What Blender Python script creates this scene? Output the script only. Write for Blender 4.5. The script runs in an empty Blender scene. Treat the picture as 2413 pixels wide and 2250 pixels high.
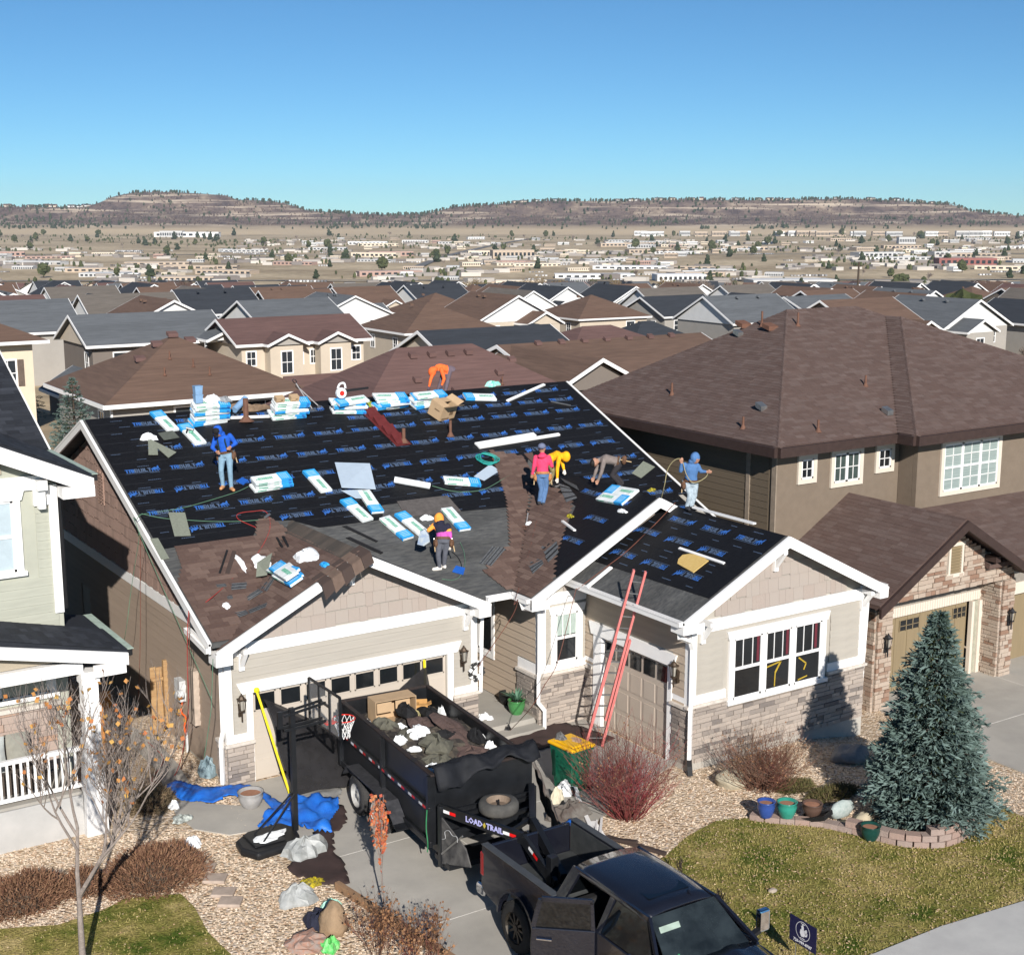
import bpy,bmesh,math,random
from mathutils import Matrix,Vector,noise as mnoise
rnd=random.Random(7)
scene=bpy.context.scene
COL=scene.collection
PI=math.pi
# ---------------------------------------------------------------- camera, sky, sun
cam_data=bpy.data.cameras.new('camera');cam=bpy.data.objects.new('camera',cam_data);COL.objects.link(cam)
cam_data.sensor_width=36.;cam_data.lens=48.43;cam_data.clip_start=.3;cam_data.clip_end=60000
AZ=math.radians(56.83);PITCH=math.radians(10.82)
FW=Vector((math.cos(AZ),math.sin(AZ),0));RT=Vector((math.sin(AZ),-math.cos(AZ),0))
cam.location=(0,0,12.4)
cam.rotation_euler=(math.radians(90)-PITCH,0,AZ-math.radians(90))
scene.camera=cam
SUN=Vector((.41,1.,-.54)).normalized() # the way the light travels
sun_el=math.asin(-SUN.z)
world=bpy.data.worlds.new('World');scene.world=world;world.use_nodes=True
wn=world.node_tree;wn.nodes.clear()
w_out=wn.nodes.new('ShaderNodeOutputWorld');w_bg=wn.nodes.new('ShaderNodeBackground');w_sky=wn.nodes.new('ShaderNodeTexSky')
w_sky.sky_type='NISHITA';w_sky.sun_disc=False;w_sky.sun_elevation=sun_el
w_sky.sun_rotation=math.atan2(-SUN.x,-SUN.y);w_sky.altitude=3600;w_sky.air_density=1.;w_sky.dust_density=0.;w_sky.ozone_density=3.
w_bg.inputs['Strength'].default_value=.06
w_tint=wn.nodes.new('ShaderNodeMix');w_tint.data_type='RGBA';w_tint.blend_type='MULTIPLY';w_tint.inputs[0].default_value=1;w_tint.inputs[7].default_value=(.61,.98,1.13,1)
wn.links.new(w_sky.outputs[0],w_tint.inputs[6]);wn.links.new(w_tint.outputs[2],w_bg.inputs[0]);wn.links.new(w_bg.outputs[0],w_out.inputs[0])
sun_d=bpy.data.lights.new('sun','SUN');sun_o=bpy.data.objects.new('sun',sun_d);COL.objects.link(sun_o)
sun_d.energy=4.8;sun_d.angle=math.radians(.53);sun_d.color=(1.,.95,.89)
sun_o.rotation_euler=SUN.to_track_quat('-Z','Y').to_euler();sun_o.location=(-20,-60,60)
scene.view_settings.view_transform='Standard';scene.view_settings.look='None';scene.view_settings.gamma=1
scene.view_settings.exposure=.42;scene.view_settings.use_curve_mapping=False
# ---------------------------------------------------------------- materials
MATS={}
def mat(name,c,rough=.8,c2=None,scale=6.,var=.15,metal=0.,bump=0.,bscale=40.,spec=.3,tone=None,alpha=1.,trans=0.,stretch=None,emit=None,big=0.,coat=0.):
 """procedural material: base colour, second colour in a noise, optional per-face 'tone' towards colour tone"""
 if name in MATS:return MATS[name]
 m=bpy.data.materials.new(name);m.use_nodes=True;nt=m.node_tree;N=nt.nodes;L=nt.links
 b=N['Principled BSDF'];b.inputs['Roughness'].default_value=rough;b.inputs['Metallic'].default_value=metal
 b.inputs['Specular IOR Level'].default_value=spec
 if coat:b.inputs['Coat Weight'].default_value=coat
 tc=N.new('ShaderNodeTexCoord');vec=tc.outputs['Object']
 if stretch:
  mp=N.new('ShaderNodeMapping');mp.inputs['Scale'].default_value=stretch;L.new(vec,mp.inputs[0]);vec=mp.outputs[0]
 nz=N.new('ShaderNodeTexNoise');nz.inputs['Scale'].default_value=scale;nz.inputs['Detail'].default_value=6;nz.inputs['Roughness'].default_value=.62
 L.new(vec,nz.inputs['Vector'])
 rmp=N.new('ShaderNodeMapRange');rmp.inputs[1].default_value=.33;rmp.inputs[2].default_value=.67;L.new(nz.outputs['Fac'],rmp.inputs[0])
 mx=N.new('ShaderNodeMix');mx.data_type='RGBA'
 c2_=c2 or tuple(x*(1-var)for x in c);c1_=c if c2 else tuple(min(1,x*(1+var))for x in c)
 mx.inputs[6].default_value=(*c1_,1);mx.inputs[7].default_value=(*c2_,1);L.new(rmp.outputs[0],mx.inputs[0])
 col=mx.outputs[2]
 if tone:
  at=N.new('ShaderNodeAttribute');at.attribute_name='tone'
  prev=col
  m2=N.new('ShaderNodeMix');m2.data_type='RGBA';L.new(at.outputs['Fac'],m2.inputs[0]);L.new(prev,m2.inputs[6]);m2.inputs[7].default_value=(*tone,1)
  m3=N.new('ShaderNodeMix');m3.data_type='RGBA';m3.blend_type='MULTIPLY';m3.inputs[0].default_value=.55
  sc=N.new('ShaderNodeMapRange');sc.inputs[3].default_value=.75;sc.inputs[4].default_value=1.2;L.new(rmp.outputs[0],sc.inputs[0])
  L.new(m2.outputs[2],m3.inputs[6]);L.new(sc.outputs[0],m3.inputs[7]);col=m3.outputs[2]
 if big:
  n2=N.new('ShaderNodeTexNoise');n2.inputs['Scale'].default_value=scale*.12;n2.inputs['Detail'].default_value=4;L.new(vec,n2.inputs['Vector'])
  s2=N.new('ShaderNodeMapRange');s2.inputs[1].default_value=.3;s2.inputs[2].default_value=.7;s2.inputs[3].default_value=1-big;s2.inputs[4].default_value=1+big;L.new(n2.outputs['Fac'],s2.inputs[0])
  m4=N.new('ShaderNodeMix');m4.data_type='RGBA';m4.blend_type='MULTIPLY';m4.inputs[0].default_value=1;L.new(col,m4.inputs[6]);L.new(s2.outputs[0],m4.inputs[7]);col=m4.outputs[2]
 L.new(col,b.inputs['Base Color'])
 if bump:
  nb=N.new('ShaderNodeTexNoise');nb.inputs['Scale'].default_value=bscale;nb.inputs['Detail'].default_value=5;L.new(tc.outputs['Object'],nb.inputs['Vector'])
  bp=N.new('ShaderNodeBump');bp.inputs['Strength'].default_value=bump;bp.inputs['Distance'].default_value=.03
  L.new(nb.outputs['Fac'],bp.inputs['Height']);L.new(bp.outputs[0],b.inputs['Normal'])
 if alpha<1:b.inputs['Alpha'].default_value=alpha
 if trans:b.inputs['Transmission Weight'].default_value=trans
 MATS[name]=m;return m
M_white=mat('white_paint',(.8,.79,.77),.45,scale=2.,var=.03)
M_trimw=mat('white_trim',(.82,.81,.79),.5,scale=3,var=.03)
M_side=mat('tan_siding',(.4,.37,.32),.75,var=.05,scale=1.2,tone=(.355,.325,.28),bump=.15,bscale=60)
M_shake=mat('tan_shake',(.38,.33,.29),.85,var=.1,scale=3,tone=(.37,.31,.27),stretch=(9,9,.8),bump=.3,bscale=50)
M_roofdeck=mat('weathered_felt',(.105,.105,.1),.95,c2=(.052,.054,.056),scale=5,stretch=(.7,3,3),bump=.3,bscale=30,big=.25)
M_black=mat('black_underlayment',(.0085,.0085,.01),.62,c2=(.0055,.0055,.0065),scale=8,spec=.25,bump=.25,bscale=14)
M_printb=mat('blue_print',(.035,.13,.42),.6,var=.1)
M_printg=mat('grey_print',(.085,.125,.2),.6,var=.1)
M_shing=mat('brown_shingle',(.125,.078,.062),.95,c2=(.085,.052,.043),scale=30,tone=(.185,.125,.1),bump=.4,bscale=90,big=.12)
M_shing2=mat('taupe_shingle',(.12,.078,.065),.95,c2=(.098,.063,.053),scale=25,tone=(.145,.105,.092),bump=.4,bscale=90,big=.1)
M_shing3=mat('charcoal_shingle',(.024,.027,.034),.95,c2=(.014,.016,.021),scale=25,tone=(.045,.05,.062),bump=.3,bscale=90,big=.1)
M_glass=mat('dark_window_glass',(.012,.014,.016),.06,var=.3,scale=1.,spec=.6)
M_conc=mat('concrete',(.41,.385,.34),.9,c2=(.34,.32,.285),scale=1.2,bump=.15,bscale=60,big=.15)
M_stone=mat('tan_ledgestone',(.42,.36,.3),.9,c2=(.36,.3,.25),scale=7,tone=(.16,.14,.135),bump=.5,bscale=28)
M_mortar=mat('grey_mortar',(.24,.215,.185),.95,scale=10)
M_metal=mat('dull_steel',(.35,.35,.34),.4,metal=.8)
M_blackm=mat('black_painted_steel',(.01,.011,.013),.38,var=.3,scale=3,spec=.5,bump=.05)
M_blackp=mat('black_plastic',(.012,.012,.013),.5,spec=.4)
M_wood=mat('raw_wood',(.42,.27,.13),.8,c2=(.32,.19,.09),scale=4,stretch=(1,1,6))
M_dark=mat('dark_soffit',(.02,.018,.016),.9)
M_bronze=mat('bronze_metal',(.07,.05,.035),.5,metal=.5)
# ---------------------------------------------------------------- mesh builder
class MB:
 def __init__(s):s.v=[];s.f=[];s.t=[]
 def add(s,vs,fs,tone=0.):
  o=len(s.v);s.v.extend([tuple(v)for v in vs]);s.f.extend([tuple(i+o for i in f)for f in fs]);s.t.extend([tone]*len(fs));return s
 def box(s,a,b,tone=0.):
  x0,y0,z0=a;x1,y1,z1=b
  if x0>x1:x0,x1=x1,x0
  if y0>y1:y0,y1=y1,y0
  if z0>z1:z0,z1=z1,z0
  return s.add([(x0,y0,z0),(x1,y0,z0),(x1,y1,z0),(x0,y1,z0),(x0,y0,z1),(x1,y0,z1),(x1,y1,z1),(x0,y1,z1)],[(0,3,2,1),(4,5,6,7),(0,1,5,4),(1,2,6,5),(2,3,7,6),(3,0,4,7)],tone)
 def obox(s,o,ax,ay,az,tone=0.):
  o=Vector(o);ax=Vector(ax);ay=Vector(ay);az=Vector(az)
  if ax.cross(ay).dot(az)<0:ax,ay=ay,ax
  return s.add([o,o+ax,o+ax+ay,o+ay,o+az,o+ax+az,o+ax+ay+az,o+ay+az],[(0,3,2,1),(4,5,6,7),(0,1,5,4),(1,2,6,5),(2,3,7,6),(3,0,4,7)],tone)
 def cbox(s,c,size,R=None,tone=0.):
  c=Vector(c);R=R or Matrix.Identity(3);ax,ay,az=[R@Vector(e)for e in((size[0],0,0),(0,size[1],0),(0,0,size[2]))]
  return s.obox(c-(ax+ay+az)/2,ax,ay,az,tone)
 def beam(s,a,b,w,h,up=(0,0,1),tone=0.):
  """rectangular bar from a to b, w sideways, h along up"""
  a=Vector(a);b=Vector(b);d=(b-a);u=Vector(up);sd=d.cross(u)
  if sd.length<1e-6:sd=d.cross(Vector((1,0,0)))
  sd.normalize();u=sd.cross(d).normalized()
  return s.obox(a-sd*w/2-u*h/2,d,sd*w,u*h,tone)
 def prism(s,pts,vec,tone=0.):
  pts=[Vector(p)for p in pts];n=len(pts);vec=Vector(vec)
  nn=Vector((0,0,0))
  for i in range(n):nn+=pts[i].cross(pts[(i+1)%n])
  if nn.dot(vec)<0:pts=pts[::-1]
  vs=pts+[p+vec for p in pts]
  fs=[tuple(range(n))[::-1],tuple(range(n,2*n))]+[(i,(i+1)%n,(i+1)%n+n,i+n)for i in range(n)]
  return s.add(vs,fs,tone)
 def poly(s,pts,tone=0.):return s.add(pts,[tuple(range(len(pts)))],tone)
 def tube(s,pts,r,n=6,caps=True,tone=0.):
  pts=[Vector(p)for p in pts];rs=r if isinstance(r,(list,tuple))else[r]*len(pts);vs=[];fs=[]
  pu=None
  for i,p in enumerate(pts):
   d=(pts[min(i+1,len(pts)-1)]-pts[max(i-1,0)])
   if d.length<1e-9:d=Vector((0,0,1))
   d.normalize()
   u=pu-d*pu.dot(d)if pu is not None else(Vector((0,0,1))if abs(d.z)<.9 else Vector((1,0,0)))
   if u.length<1e-4:u=Vector((1,0,0)).cross(d)
   u=(u-d*u.dot(d)).normalized();pu=u;w=d.cross(u)
   for k in range(n):
    a=2*PI*k/n;vs.append(p+(u*math.cos(a)+w*math.sin(a))*rs[i])
  for i in range(len(pts)-1):
   for k in range(n):fs.append((i*n+k,i*n+(k+1)%n,(i+1)*n+(k+1)%n,(i+1)*n+k))
  if caps:fs.append(tuple(range(n))[::-1]);fs.append(tuple(range((len(pts)-1)*n,len(pts)*n)))
  return s.add(vs,fs,tone)
 def lathe(s,prof,c=(0,0,0),n=16,R=None,tone=0.,closed=True):
  vs=[];fs=[];c=Vector(c);R=R or Matrix.Identity(3)
  for r,z in prof:
   for k in range(n):vs.append(c+R@Vector((r*math.cos(2*PI*k/n),r*math.sin(2*PI*k/n),z)))
  for i in range(len(prof)-1):
   for k in range(n):fs.append((i*n+k,i*n+(k+1)%n,(i+1)*n+(k+1)%n,(i+1)*n+k))
  if closed:fs.append(tuple(range(n))[::-1]);fs.append(tuple(range((len(prof)-1)*n,len(prof)*n)))
  return s.add(vs,fs,tone)
 def blob(s,c,rad,seed=0,amp=.18,nu=10,nv=7,flat=None,tone=0.):
  vs=[];fs=[];c=Vector(c)
  for j in range(nv+1):
   th=PI*j/nv
   for i in range(nu):
    ph=2*PI*i/nu;d=Vector((math.sin(th)*math.cos(ph),math.sin(th)*math.sin(ph),math.cos(th)))
    k=1+amp*mnoise.noise(d*1.7+Vector((seed*3.1,seed,0)))*2
    p=Vector((d.x*rad[0]*k,d.y*rad[1]*k,d.z*rad[2]*k))
    if flat is not None and p.z<flat:p.z=flat
    vs.append(c+p)
  for j in range(nv):
   for i in range(nu):fs.append((j*nu+i,(j+1)*nu+i,(j+1)*nu+(i+1)%nu,j*nu+(i+1)%nu))
  return s.add(vs,fs,tone)
 def mesh(s,name,m,smooth=False,off=None):
  me=bpy.data.meshes.new(name)
  vs=s.v if off is None else[(v[0]-off[0],v[1]-off[1],v[2]-off[2])for v in s.v]
  me.from_pydata(vs,[],s.f);
  if any(s.t):
   a=me.attributes.new('tone','FLOAT','FACE');a.data.foreach_set('value',s.t)
  if m:me.materials.append(m)
  if smooth:me.polygons.foreach_set('use_smooth',[True]*len(me.polygons))
  me.update();return me
 def build(s,name,m,parent=None,smooth=False,**kw):
  if not s.v:return None
  off=None
  if parent is None:
   xs=[v[0]for v in s.v];ys=[v[1]for v in s.v];zs=[v[2]for v in s.v]
   off=((min(xs)+max(xs))/2,(min(ys)+max(ys))/2,min(zs))
  o=bpy.data.objects.new(name,s.mesh(name,m,smooth,off));COL.objects.link(o)
  if off:o.location=off
  put(o,parent);props(o,**kw);return o
WM={} # world matrix of every Empty that carries parts built in world coordinates
def put(o,parent,local=False):
 if parent is None:return
 o.parent=parent
 if not local and parent.name in WM:o.matrix_parent_inverse=WM[parent.name]
def props(o,label=None,cat=None,group=None,kind=None):
 if label:o['label']=label
 if cat:o['category']=cat
 if group:o['group']=group
 if kind:o['kind']=kind
 return o
def root(name,loc,label=None,cat=None,group=None,rz=0.,kind=None):
 """Empty at the thing's base; parts given in world coordinates are parented to it unmoved"""
 o=bpy.data.objects.new(name,None);COL.objects.link(o);o.location=loc;o.rotation_euler=(0,0,rz);o.empty_display_size=.2
 WM[o.name]=(Matrix.Translation(Vector(loc))@Matrix.Rotation(rz,4,'Z')).inverted()
 return props(o,label,cat,group,kind)
def lroot(name,label=None,cat=None,group=None):
 """Empty for a thing modelled round its own origin (for copies)"""
 o=bpy.data.objects.new(name,None);COL.objects.link(o);return props(o,label,cat,group)
KIDS={}
def copy_tree(o,parent=None):
 if not KIDS or o.name not in KIDS:KIDS[o.name]=[c for c in bpy.data.objects if c.parent==o]
 c=o.copy();COL.objects.link(c)
 if parent is not None:c.parent=parent
 for ch in KIDS[o.name]:copy_tree(ch,c)
 return c
def inst(me,name,M,parent,**kw):
 """one more object on a shared mesh, placed by a world matrix"""
 o=bpy.data.objects.new(name,me);COL.objects.link(o);put(o,parent);o.matrix_basis=M;props(o,**kw);return o
def frame(o,ax,ay,az):
 M=Matrix.Identity(4)
 for i,a in enumerate((ax,ay,az)):
  for k in range(3):M[k][i]=a[k]
 for k in range(3):M[k][3]=o[k]
 return M
def lerp(a,b,t):return a+(b-a)*t
def sstep(a,b,x):
 t=max(0.,min(1.,(x-a)/(b-a)));return t*t*(3-2*t)
def inpoly(x,y,P):
 c=False;n=len(P);j=n-1
 for i in range(n):
  xi,yi=P[i][0],P[i][1];xj,yj=P[j][0],P[j][1]
  if(yi>y)!=(yj>y)and x<(xj-xi)*(y-yi)/(yj-yi)+xi:c=not c
  j=i
 return c
def spans(P,y):
 """x-intervals of polygon P at height y"""
 xs=[];n=len(P)
 for i in range(n):
  x0,y0=P[i][0],P[i][1];x1,y1=P[(i+1)%n][0],P[(i+1)%n][1]
  if(y0>y)!=(y1>y):xs.append(x0+(x1-x0)*(y-y0)/(y1-y0))
 xs.sort();return[(xs[i],xs[i+1])for i in range(0,len(xs)-1,2)]
 # a plane carries (u, v) -> world: O + u*U + v*V, N outwards
class Pl:
 def __init__(s,O,U,V):
  s.O=Vector(O);s.U=Vector(U).normalized();s.V=Vector(V).normalized();s.N=s.U.cross(s.V).normalized()
 def p(s,u,v,n=0.):return s.O+s.U*u+s.V*v+s.N*n
 def uv(s,P):
  d=Vector(P)-s.O;return(d.dot(s.U),d.dot(s.V))
def pieces(name,pl,rects,thick,m,parent,lift=0.,limit=300,tilt=0.,rest=None,gap=0.):
 """rects = (u0,u1,v0,v1,tone,extra): the biggest ones nearest the front are separate objects, the rest one joined part"""
 meshes={}
 if len(rects)>limit:
  c=Vector((0,0,12.4))
  rects=sorted(rects,key=lambda r:-(r[1]-r[0])/(pl.p((r[0]+r[1])/2,(r[2]+r[3])/2)-c).length)
 for r in rects[:limit]:
  tn=round(r[4]*8)/8
  if tn not in meshes:
   b=MB();b.box((0,0,0),(1,1,1),tn+.001);meshes[tn]=b.mesh(name,m)
  ax=pl.U*(r[1]-r[0]-gap);ay=pl.V*(r[3]-r[2]-gap)+pl.N*(-tilt);az=ax.cross(ay).normalized()*(thick+r[5])
  inst(meshes[tn],name,frame(pl.p(r[0],r[2],lift+tilt),ax,ay,az),parent)
 if len(rects)>limit:
  b=MB()
  for r in rects[limit:]:
   b.obox(pl.p(r[0],r[2],lift+tilt),pl.U*(r[1]-r[0]-gap),pl.V*(r[3]-r[2]-gap)+pl.N*(-tilt),pl.N*(thick+r[5]),r[4])
  b.build(rest or name,m,parent,kind='stuff')
def rows(P,v0,v1,h,lens,jit=0.,minlen=.08,tones=None,seed=1,extra=0.,holes=()):
 """cut polygon P (in u,v) into courses of height h and pieces of random length"""
 R=random.Random(seed);out=[];v=v0;k=0
 while v<v1-.01:
  hh=min(h if not isinstance(h,(list,tuple))else R.choice(h),v1-v);vm=v+hh/2
  for a,b in spans(P,vm):
   cuts=[(a,b)]
   for hu0,hu1,hv0,hv1 in holes:
    if hv0<vm<hv1:
     nc=[]
     for c0,c1 in cuts:
      if hu1<=c0 or hu0>=c1:nc.append((c0,c1))
      else:
       if hu0>c0:nc.append((c0,hu0))
       if hu1<c1:nc.append((hu1,c1))
     cuts=nc
   for c0,c1 in cuts:
    u=c0
    first=True
    while u<c1-.005:
     L=R.uniform(*lens)
     if first:L*=R.uniform(.35,1.);first=False
     e=min(u+L,c1)
     if c1-e<minlen:e=c1
     out.append((u,e,v,v+hh-(R.uniform(0,jit)if jit else 0),(tones(R)if tones else 0.),R.uniform(0,extra)if extra else 0.));u=e
  v+=hh;k+=1
 return out
 # ---------------------------------------------------------------- terrain
def ground_z(x,y):
 s=x*FW.x+y*FW.y
 if s<62:z=0.
 elif s<120:z=-4.5*((s-62)/58)**1.3
 elif s<300:z=-4.5-(s-120)*.037
 elif s<600:z=-11.2-(s-300)*.044
 elif s<1000:z=-24.4-(s-600)*.056
 elif s<2600:z=-46.9-(s-1000)*.003
 else:z=-51.7+(s-2600)*.004
 if s<70:z+=-.5*sstep(22.5,26.5,x)*(1-sstep(60,70,s))-0.
 return z
SKY=[(-100,402),(0,402),(100,402),(160,403),(185,398),(220,382),(260,374),(330,373),(390,376),(440,380),(460,388),(520,390),(560,396),(600,410),(640,412),(700,416),(760,417),(820,417),(850,410),(880,402),(940,399),(1000,394),(1060,390),(1200,391),(1300,388),(1500,389),(1650,386),(1750,390),(1800,395),(1850,397),(1880,409),(1920,414),(1988,420),(2300,424)]
def prof(r):
 X=994+r*2722
 if X<=SKY[0][0]:y=SKY[0][1]
 elif X>=SKY[-1][0]:y=SKY[-1][1]
 else:
  for i in range(len(SKY)-1):
   if SKY[i][0]<=X<=SKY[i+1][0]:
    y=lerp(SKY[i][1],SKY[i+1][1],(X-SKY[i][0])/(SKY[i+1][0]-SKY[i][0]));break
 return(415.6-y)/2772*4800+12.4
def hill_z(s,r):
 z0=ground_z(0.+s*FW.x,s*FW.y)
 lat=r*s
 if s<4000:return z0
 top=prof(r);n=mnoise.noise(Vector((lat/420,s/420,0)));n2=mnoise.noise(Vector((lat/120,s/200,3)));n3=mnoise.noise(Vector((lat/45,s/60,7)))
 if s<=4800:
  t=(s-4050)/750+n*.22*(1-abs((s-4400)/400))*1.
  t=max(0,min(1,t));k=.55*t+.45*sstep(.72,.93,t)if t<1 else 1
  k=.62*t**1.15+.38*sstep(.78,.97,t)
  return lerp(z0,top,k)+(n2*7+n3*3.5)*(1-t)*min(1,t*5)
 return top-(s-4800)*.004
def ground_sheet():
 S=[-80,-40,-20,-10];s=-5.
 while s<66:S.append(s);s+=2.2
 while s<300:S.append(s);s*=1.045
 while s<4000:S.append(s);s*=1.09
 s=4000
 while s<4820:S.append(s);s+=20
 S+=[4850,5000,5400,6200,7400]
 NC=90;vs=[];fs=[]
 for s in S:
  if s<62:W=110
  else:W=110+(s-62)*.72
  for c in range(-NC,NC+1):
   l=W*c/NC;x=FW.x*s+RT.x*l;y=FW.y*s+RT.y*l
   if s<4000:z=ground_z(x,y)-(.07 if s<64 else 0)+(mnoise.noise(Vector((x/60,y/60,0)))*1.6*sstep(300,900,s))
   else:z=hill_z(s,l/s)
   vs.append((x,y,z))
 n=2*NC+1
 for i in range(len(S)-1):
  for c in range(n-1):fs.append((i*n+c,i*n+c+1,(i+1)*n+c+1,(i+1)*n+c))
  # split near and far: one terrain sheet, the mesas are their own piece of the setting
 k4=S.index(4000)
 near=MB();near.add(vs[:(k4+1)*n],[f for f in fs if f[2]<(k4+1)*n])
 o=near.build('ground',M_gnd,smooth=True,kind='structure')
 far=MB();base=k4*n;far.add(vs[base:],[tuple(i-base for i in f)for f in fs if f[0]>=base])
 o2=far.build('mesa_hills',M_mesa,smooth=True,kind='structure')
def ground_material():
 m=bpy.data.materials.new('dry_grass_plain');m.use_nodes=True;nt=m.node_tree;N=nt.nodes;L=nt.links;b=N['Principled BSDF'];b.inputs['Roughness'].default_value=1;b.inputs['Specular IOR Level'].default_value=.05
 tc=N.new('ShaderNodeTexCoord');n1=N.new('ShaderNodeTexNoise');n1.inputs['Scale'].default_value=.006;n1.inputs['Detail'].default_value=8;L.new(tc.outputs['Object'],n1.inputs['Vector'])
 r=N.new('ShaderNodeValToRGB');e=r.color_ramp.elements;e[0].position=.38;e[0].color=(.36,.28,.18,1);e[1].position=.62;e[1].color=(.56,.45,.3,1)
 e2=e.new(.5);e2.color=(.46,.365,.24,1)
 L.new(n1.outputs['Fac'],r.inputs[0])
 n2=N.new('ShaderNodeTexNoise');n2.inputs['Scale'].default_value=.12;n2.inputs['Detail'].default_value=6;L.new(tc.outputs['Object'],n2.inputs['Vector'])
 mr=N.new('ShaderNodeMapRange');mr.inputs[1].default_value=.3;mr.inputs[2].default_value=.7;mr.inputs[3].default_value=.7;mr.inputs[4].default_value=1.2;L.new(n2.outputs['Fac'],mr.inputs[0])
 mx=N.new('ShaderNodeMix');mx.data_type='RGBA';mx.blend_type='MULTIPLY';mx.inputs[0].default_value=1;L.new(r.outputs[0],mx.inputs[6]);L.new(mr.outputs[0],mx.inputs[7])
 L.new(mx.outputs[2],b.inputs['Base Color']);return m
def mesa_material():
 m=bpy.data.materials.new('scrub_mesa');m.use_nodes=True;nt=m.node_tree;N=nt.nodes;L=nt.links;b=N['Principled BSDF'];b.inputs['Roughness'].default_value=1;b.inputs['Specular IOR Level'].default_value=.05
 g=N.new('ShaderNodeNewGeometry');sx=N.new('ShaderNodeSeparateXYZ');L.new(g.outputs['Position'],sx.inputs[0])
 n1=N.new('ShaderNodeTexNoise');n1.inputs['Scale'].default_value=.016;n1.inputs['Detail'].default_value=9;n1.inputs['Roughness'].default_value=.7;L.new(g.outputs['Position'],n1.inputs['Vector'])
 r=N.new('ShaderNodeValToRGB');e=r.color_ramp.elements;e[0].position=.4;e[0].color=(.075,.055,.052,1);e[1].position=.66;e[1].color=(.34,.265,.2,1)
 for p_,c_ in((.44,(.12,.088,.078,1)),(.52,(.155,.112,.092,1)),(.58,(.21,.16,.12,1))):
  q=e.new(p_);q.color=c_
 L.new(n1.outputs['Fac'],r.inputs[0])
 # pale bands of bare rock that run level round the mesas
 mp=N.new('ShaderNodeMapping');mp.inputs['Scale'].default_value=(.0022,.0022,.085);L.new(g.outputs['Position'],mp.inputs[0])
 n2=N.new('ShaderNodeTexNoise');n2.inputs['Scale'].default_value=1;n2.inputs['Detail'].default_value=7;n2.inputs['Roughness'].default_value=.65;L.new(mp.outputs[0],n2.inputs['Vector'])
 mr=N.new('ShaderNodeMapRange');mr.inputs[1].default_value=.53;mr.inputs[2].default_value=.62;L.new(n2.outputs['Fac'],mr.inputs[0])
 mx=N.new('ShaderNodeMix');mx.data_type='RGBA';L.new(mr.outputs[0],mx.inputs[0]);L.new(r.outputs[0],mx.inputs[6]);mx.inputs[7].default_value=(.5,.41,.31,1)
 # dry grass at the foot
 fr=N.new('ShaderNodeMapRange');fr.inputs[1].default_value=-34;fr.inputs[2].default_value=-18;fr.inputs[3].default_value=1;fr.inputs[4].default_value=0;L.new(sx.outputs['Z'],fr.inputs[0])
 m2=N.new('ShaderNodeMix');m2.data_type='RGBA';L.new(fr.outputs[0],m2.inputs[0]);L.new(mx.outputs[2],m2.inputs[6]);m2.inputs[7].default_value=(.52,.41,.27,1)
 L.new(m2.outputs[2],b.inputs['Base Color']);return m
M_gnd=ground_material();M_mesa=mesa_material()
ground_sheet()
# the plain and its mesas rest on solid earth
def sheet(name,P,lift,m,kind='structure',thick=0.,**kw):
 bm=bmesh.new();vs=[bm.verts.new((p[0],p[1],0))for p in P];bm.faces.new(vs)
 for X in(22.5,23.2,23.9,24.5,25.1,25.8,26.5):
  bmesh.ops.bisect_plane(bm,geom=bm.verts[:]+bm.edges[:]+bm.faces[:],plane_co=(X,0,0),plane_no=(1,0,0))
 for v in bm.verts:v.co.z=ground_z(v.co.x,v.co.y)+lift
 bmesh.ops.recalc_face_normals(bm,faces=bm.faces[:])
 for f in bm.faces:
  if f.normal.z<0:f.normal_flip()
 if thick:
  r=bmesh.ops.extrude_face_region(bm,geom=bm.faces[:])
  for g in r['geom']:
   if isinstance(g,bmesh.types.BMVert):g.co.z+=0
  vv=[g for g in r['geom']if isinstance(g,bmesh.types.BMVert)]
  for v in vv:v.co.z-=thick
  bmesh.ops.recalc_face_normals(bm,faces=bm.faces[:])
 me=bpy.data.meshes.new(name);bm.to_mesh(me);bm.free();me.materials.append(m)
 o=bpy.data.objects.new(name,me);COL.objects.link(o);props(o,kind=kind,**kw);return o
def xy(*ps):return[(p[0],p[1])for p in ps]
def pebble_mat():
 m=bpy.data.materials.new('tan_river_gravel');m.use_nodes=True;nt=m.node_tree;N=nt.nodes;L=nt.links;b=N['Principled BSDF'];b.inputs['Roughness'].default_value=.9;b.inputs['Specular IOR Level'].default_value=.15
 tc=N.new('ShaderNodeTexCoord');v=N.new('ShaderNodeTexVoronoi');v.inputs['Scale'].default_value=17;L.new(tc.outputs['Object'],v.inputs['Vector'])
 s=N.new('ShaderNodeSeparateColor');L.new(v.outputs['Color'],s.inputs[0])
 r=N.new('ShaderNodeValToRGB');e=r.color_ramp.elements;e[0].color=(.34,.23,.145,1);e[1].color=(.68,.57,.46,1)
 q=e.new(.35);q.color=(.52,.4,.27,1);q=e.new(.7);q.color=(.6,.48,.35,1);L.new(s.outputs[0],r.inputs[0])
 mr=N.new('ShaderNodeMapRange');mr.inputs[1].default_value=0.;mr.inputs[2].default_value=.045;mr.inputs[3].default_value=1.;mr.inputs[4].default_value=.92;L.new(v.outputs['Distance'],mr.inputs[0])
 bp=N.new('ShaderNodeBump');bp.inputs['Strength'].default_value=1.;bp.inputs['Distance'].default_value=.03;bp.invert=True
 L.new(v.outputs['Distance'],bp.inputs['Height']);L.new(bp.outputs[0],b.inputs['Normal']);L.new(r.outputs[0],b.inputs['Base Color']);return m
M_gravel=pebble_mat()
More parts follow.
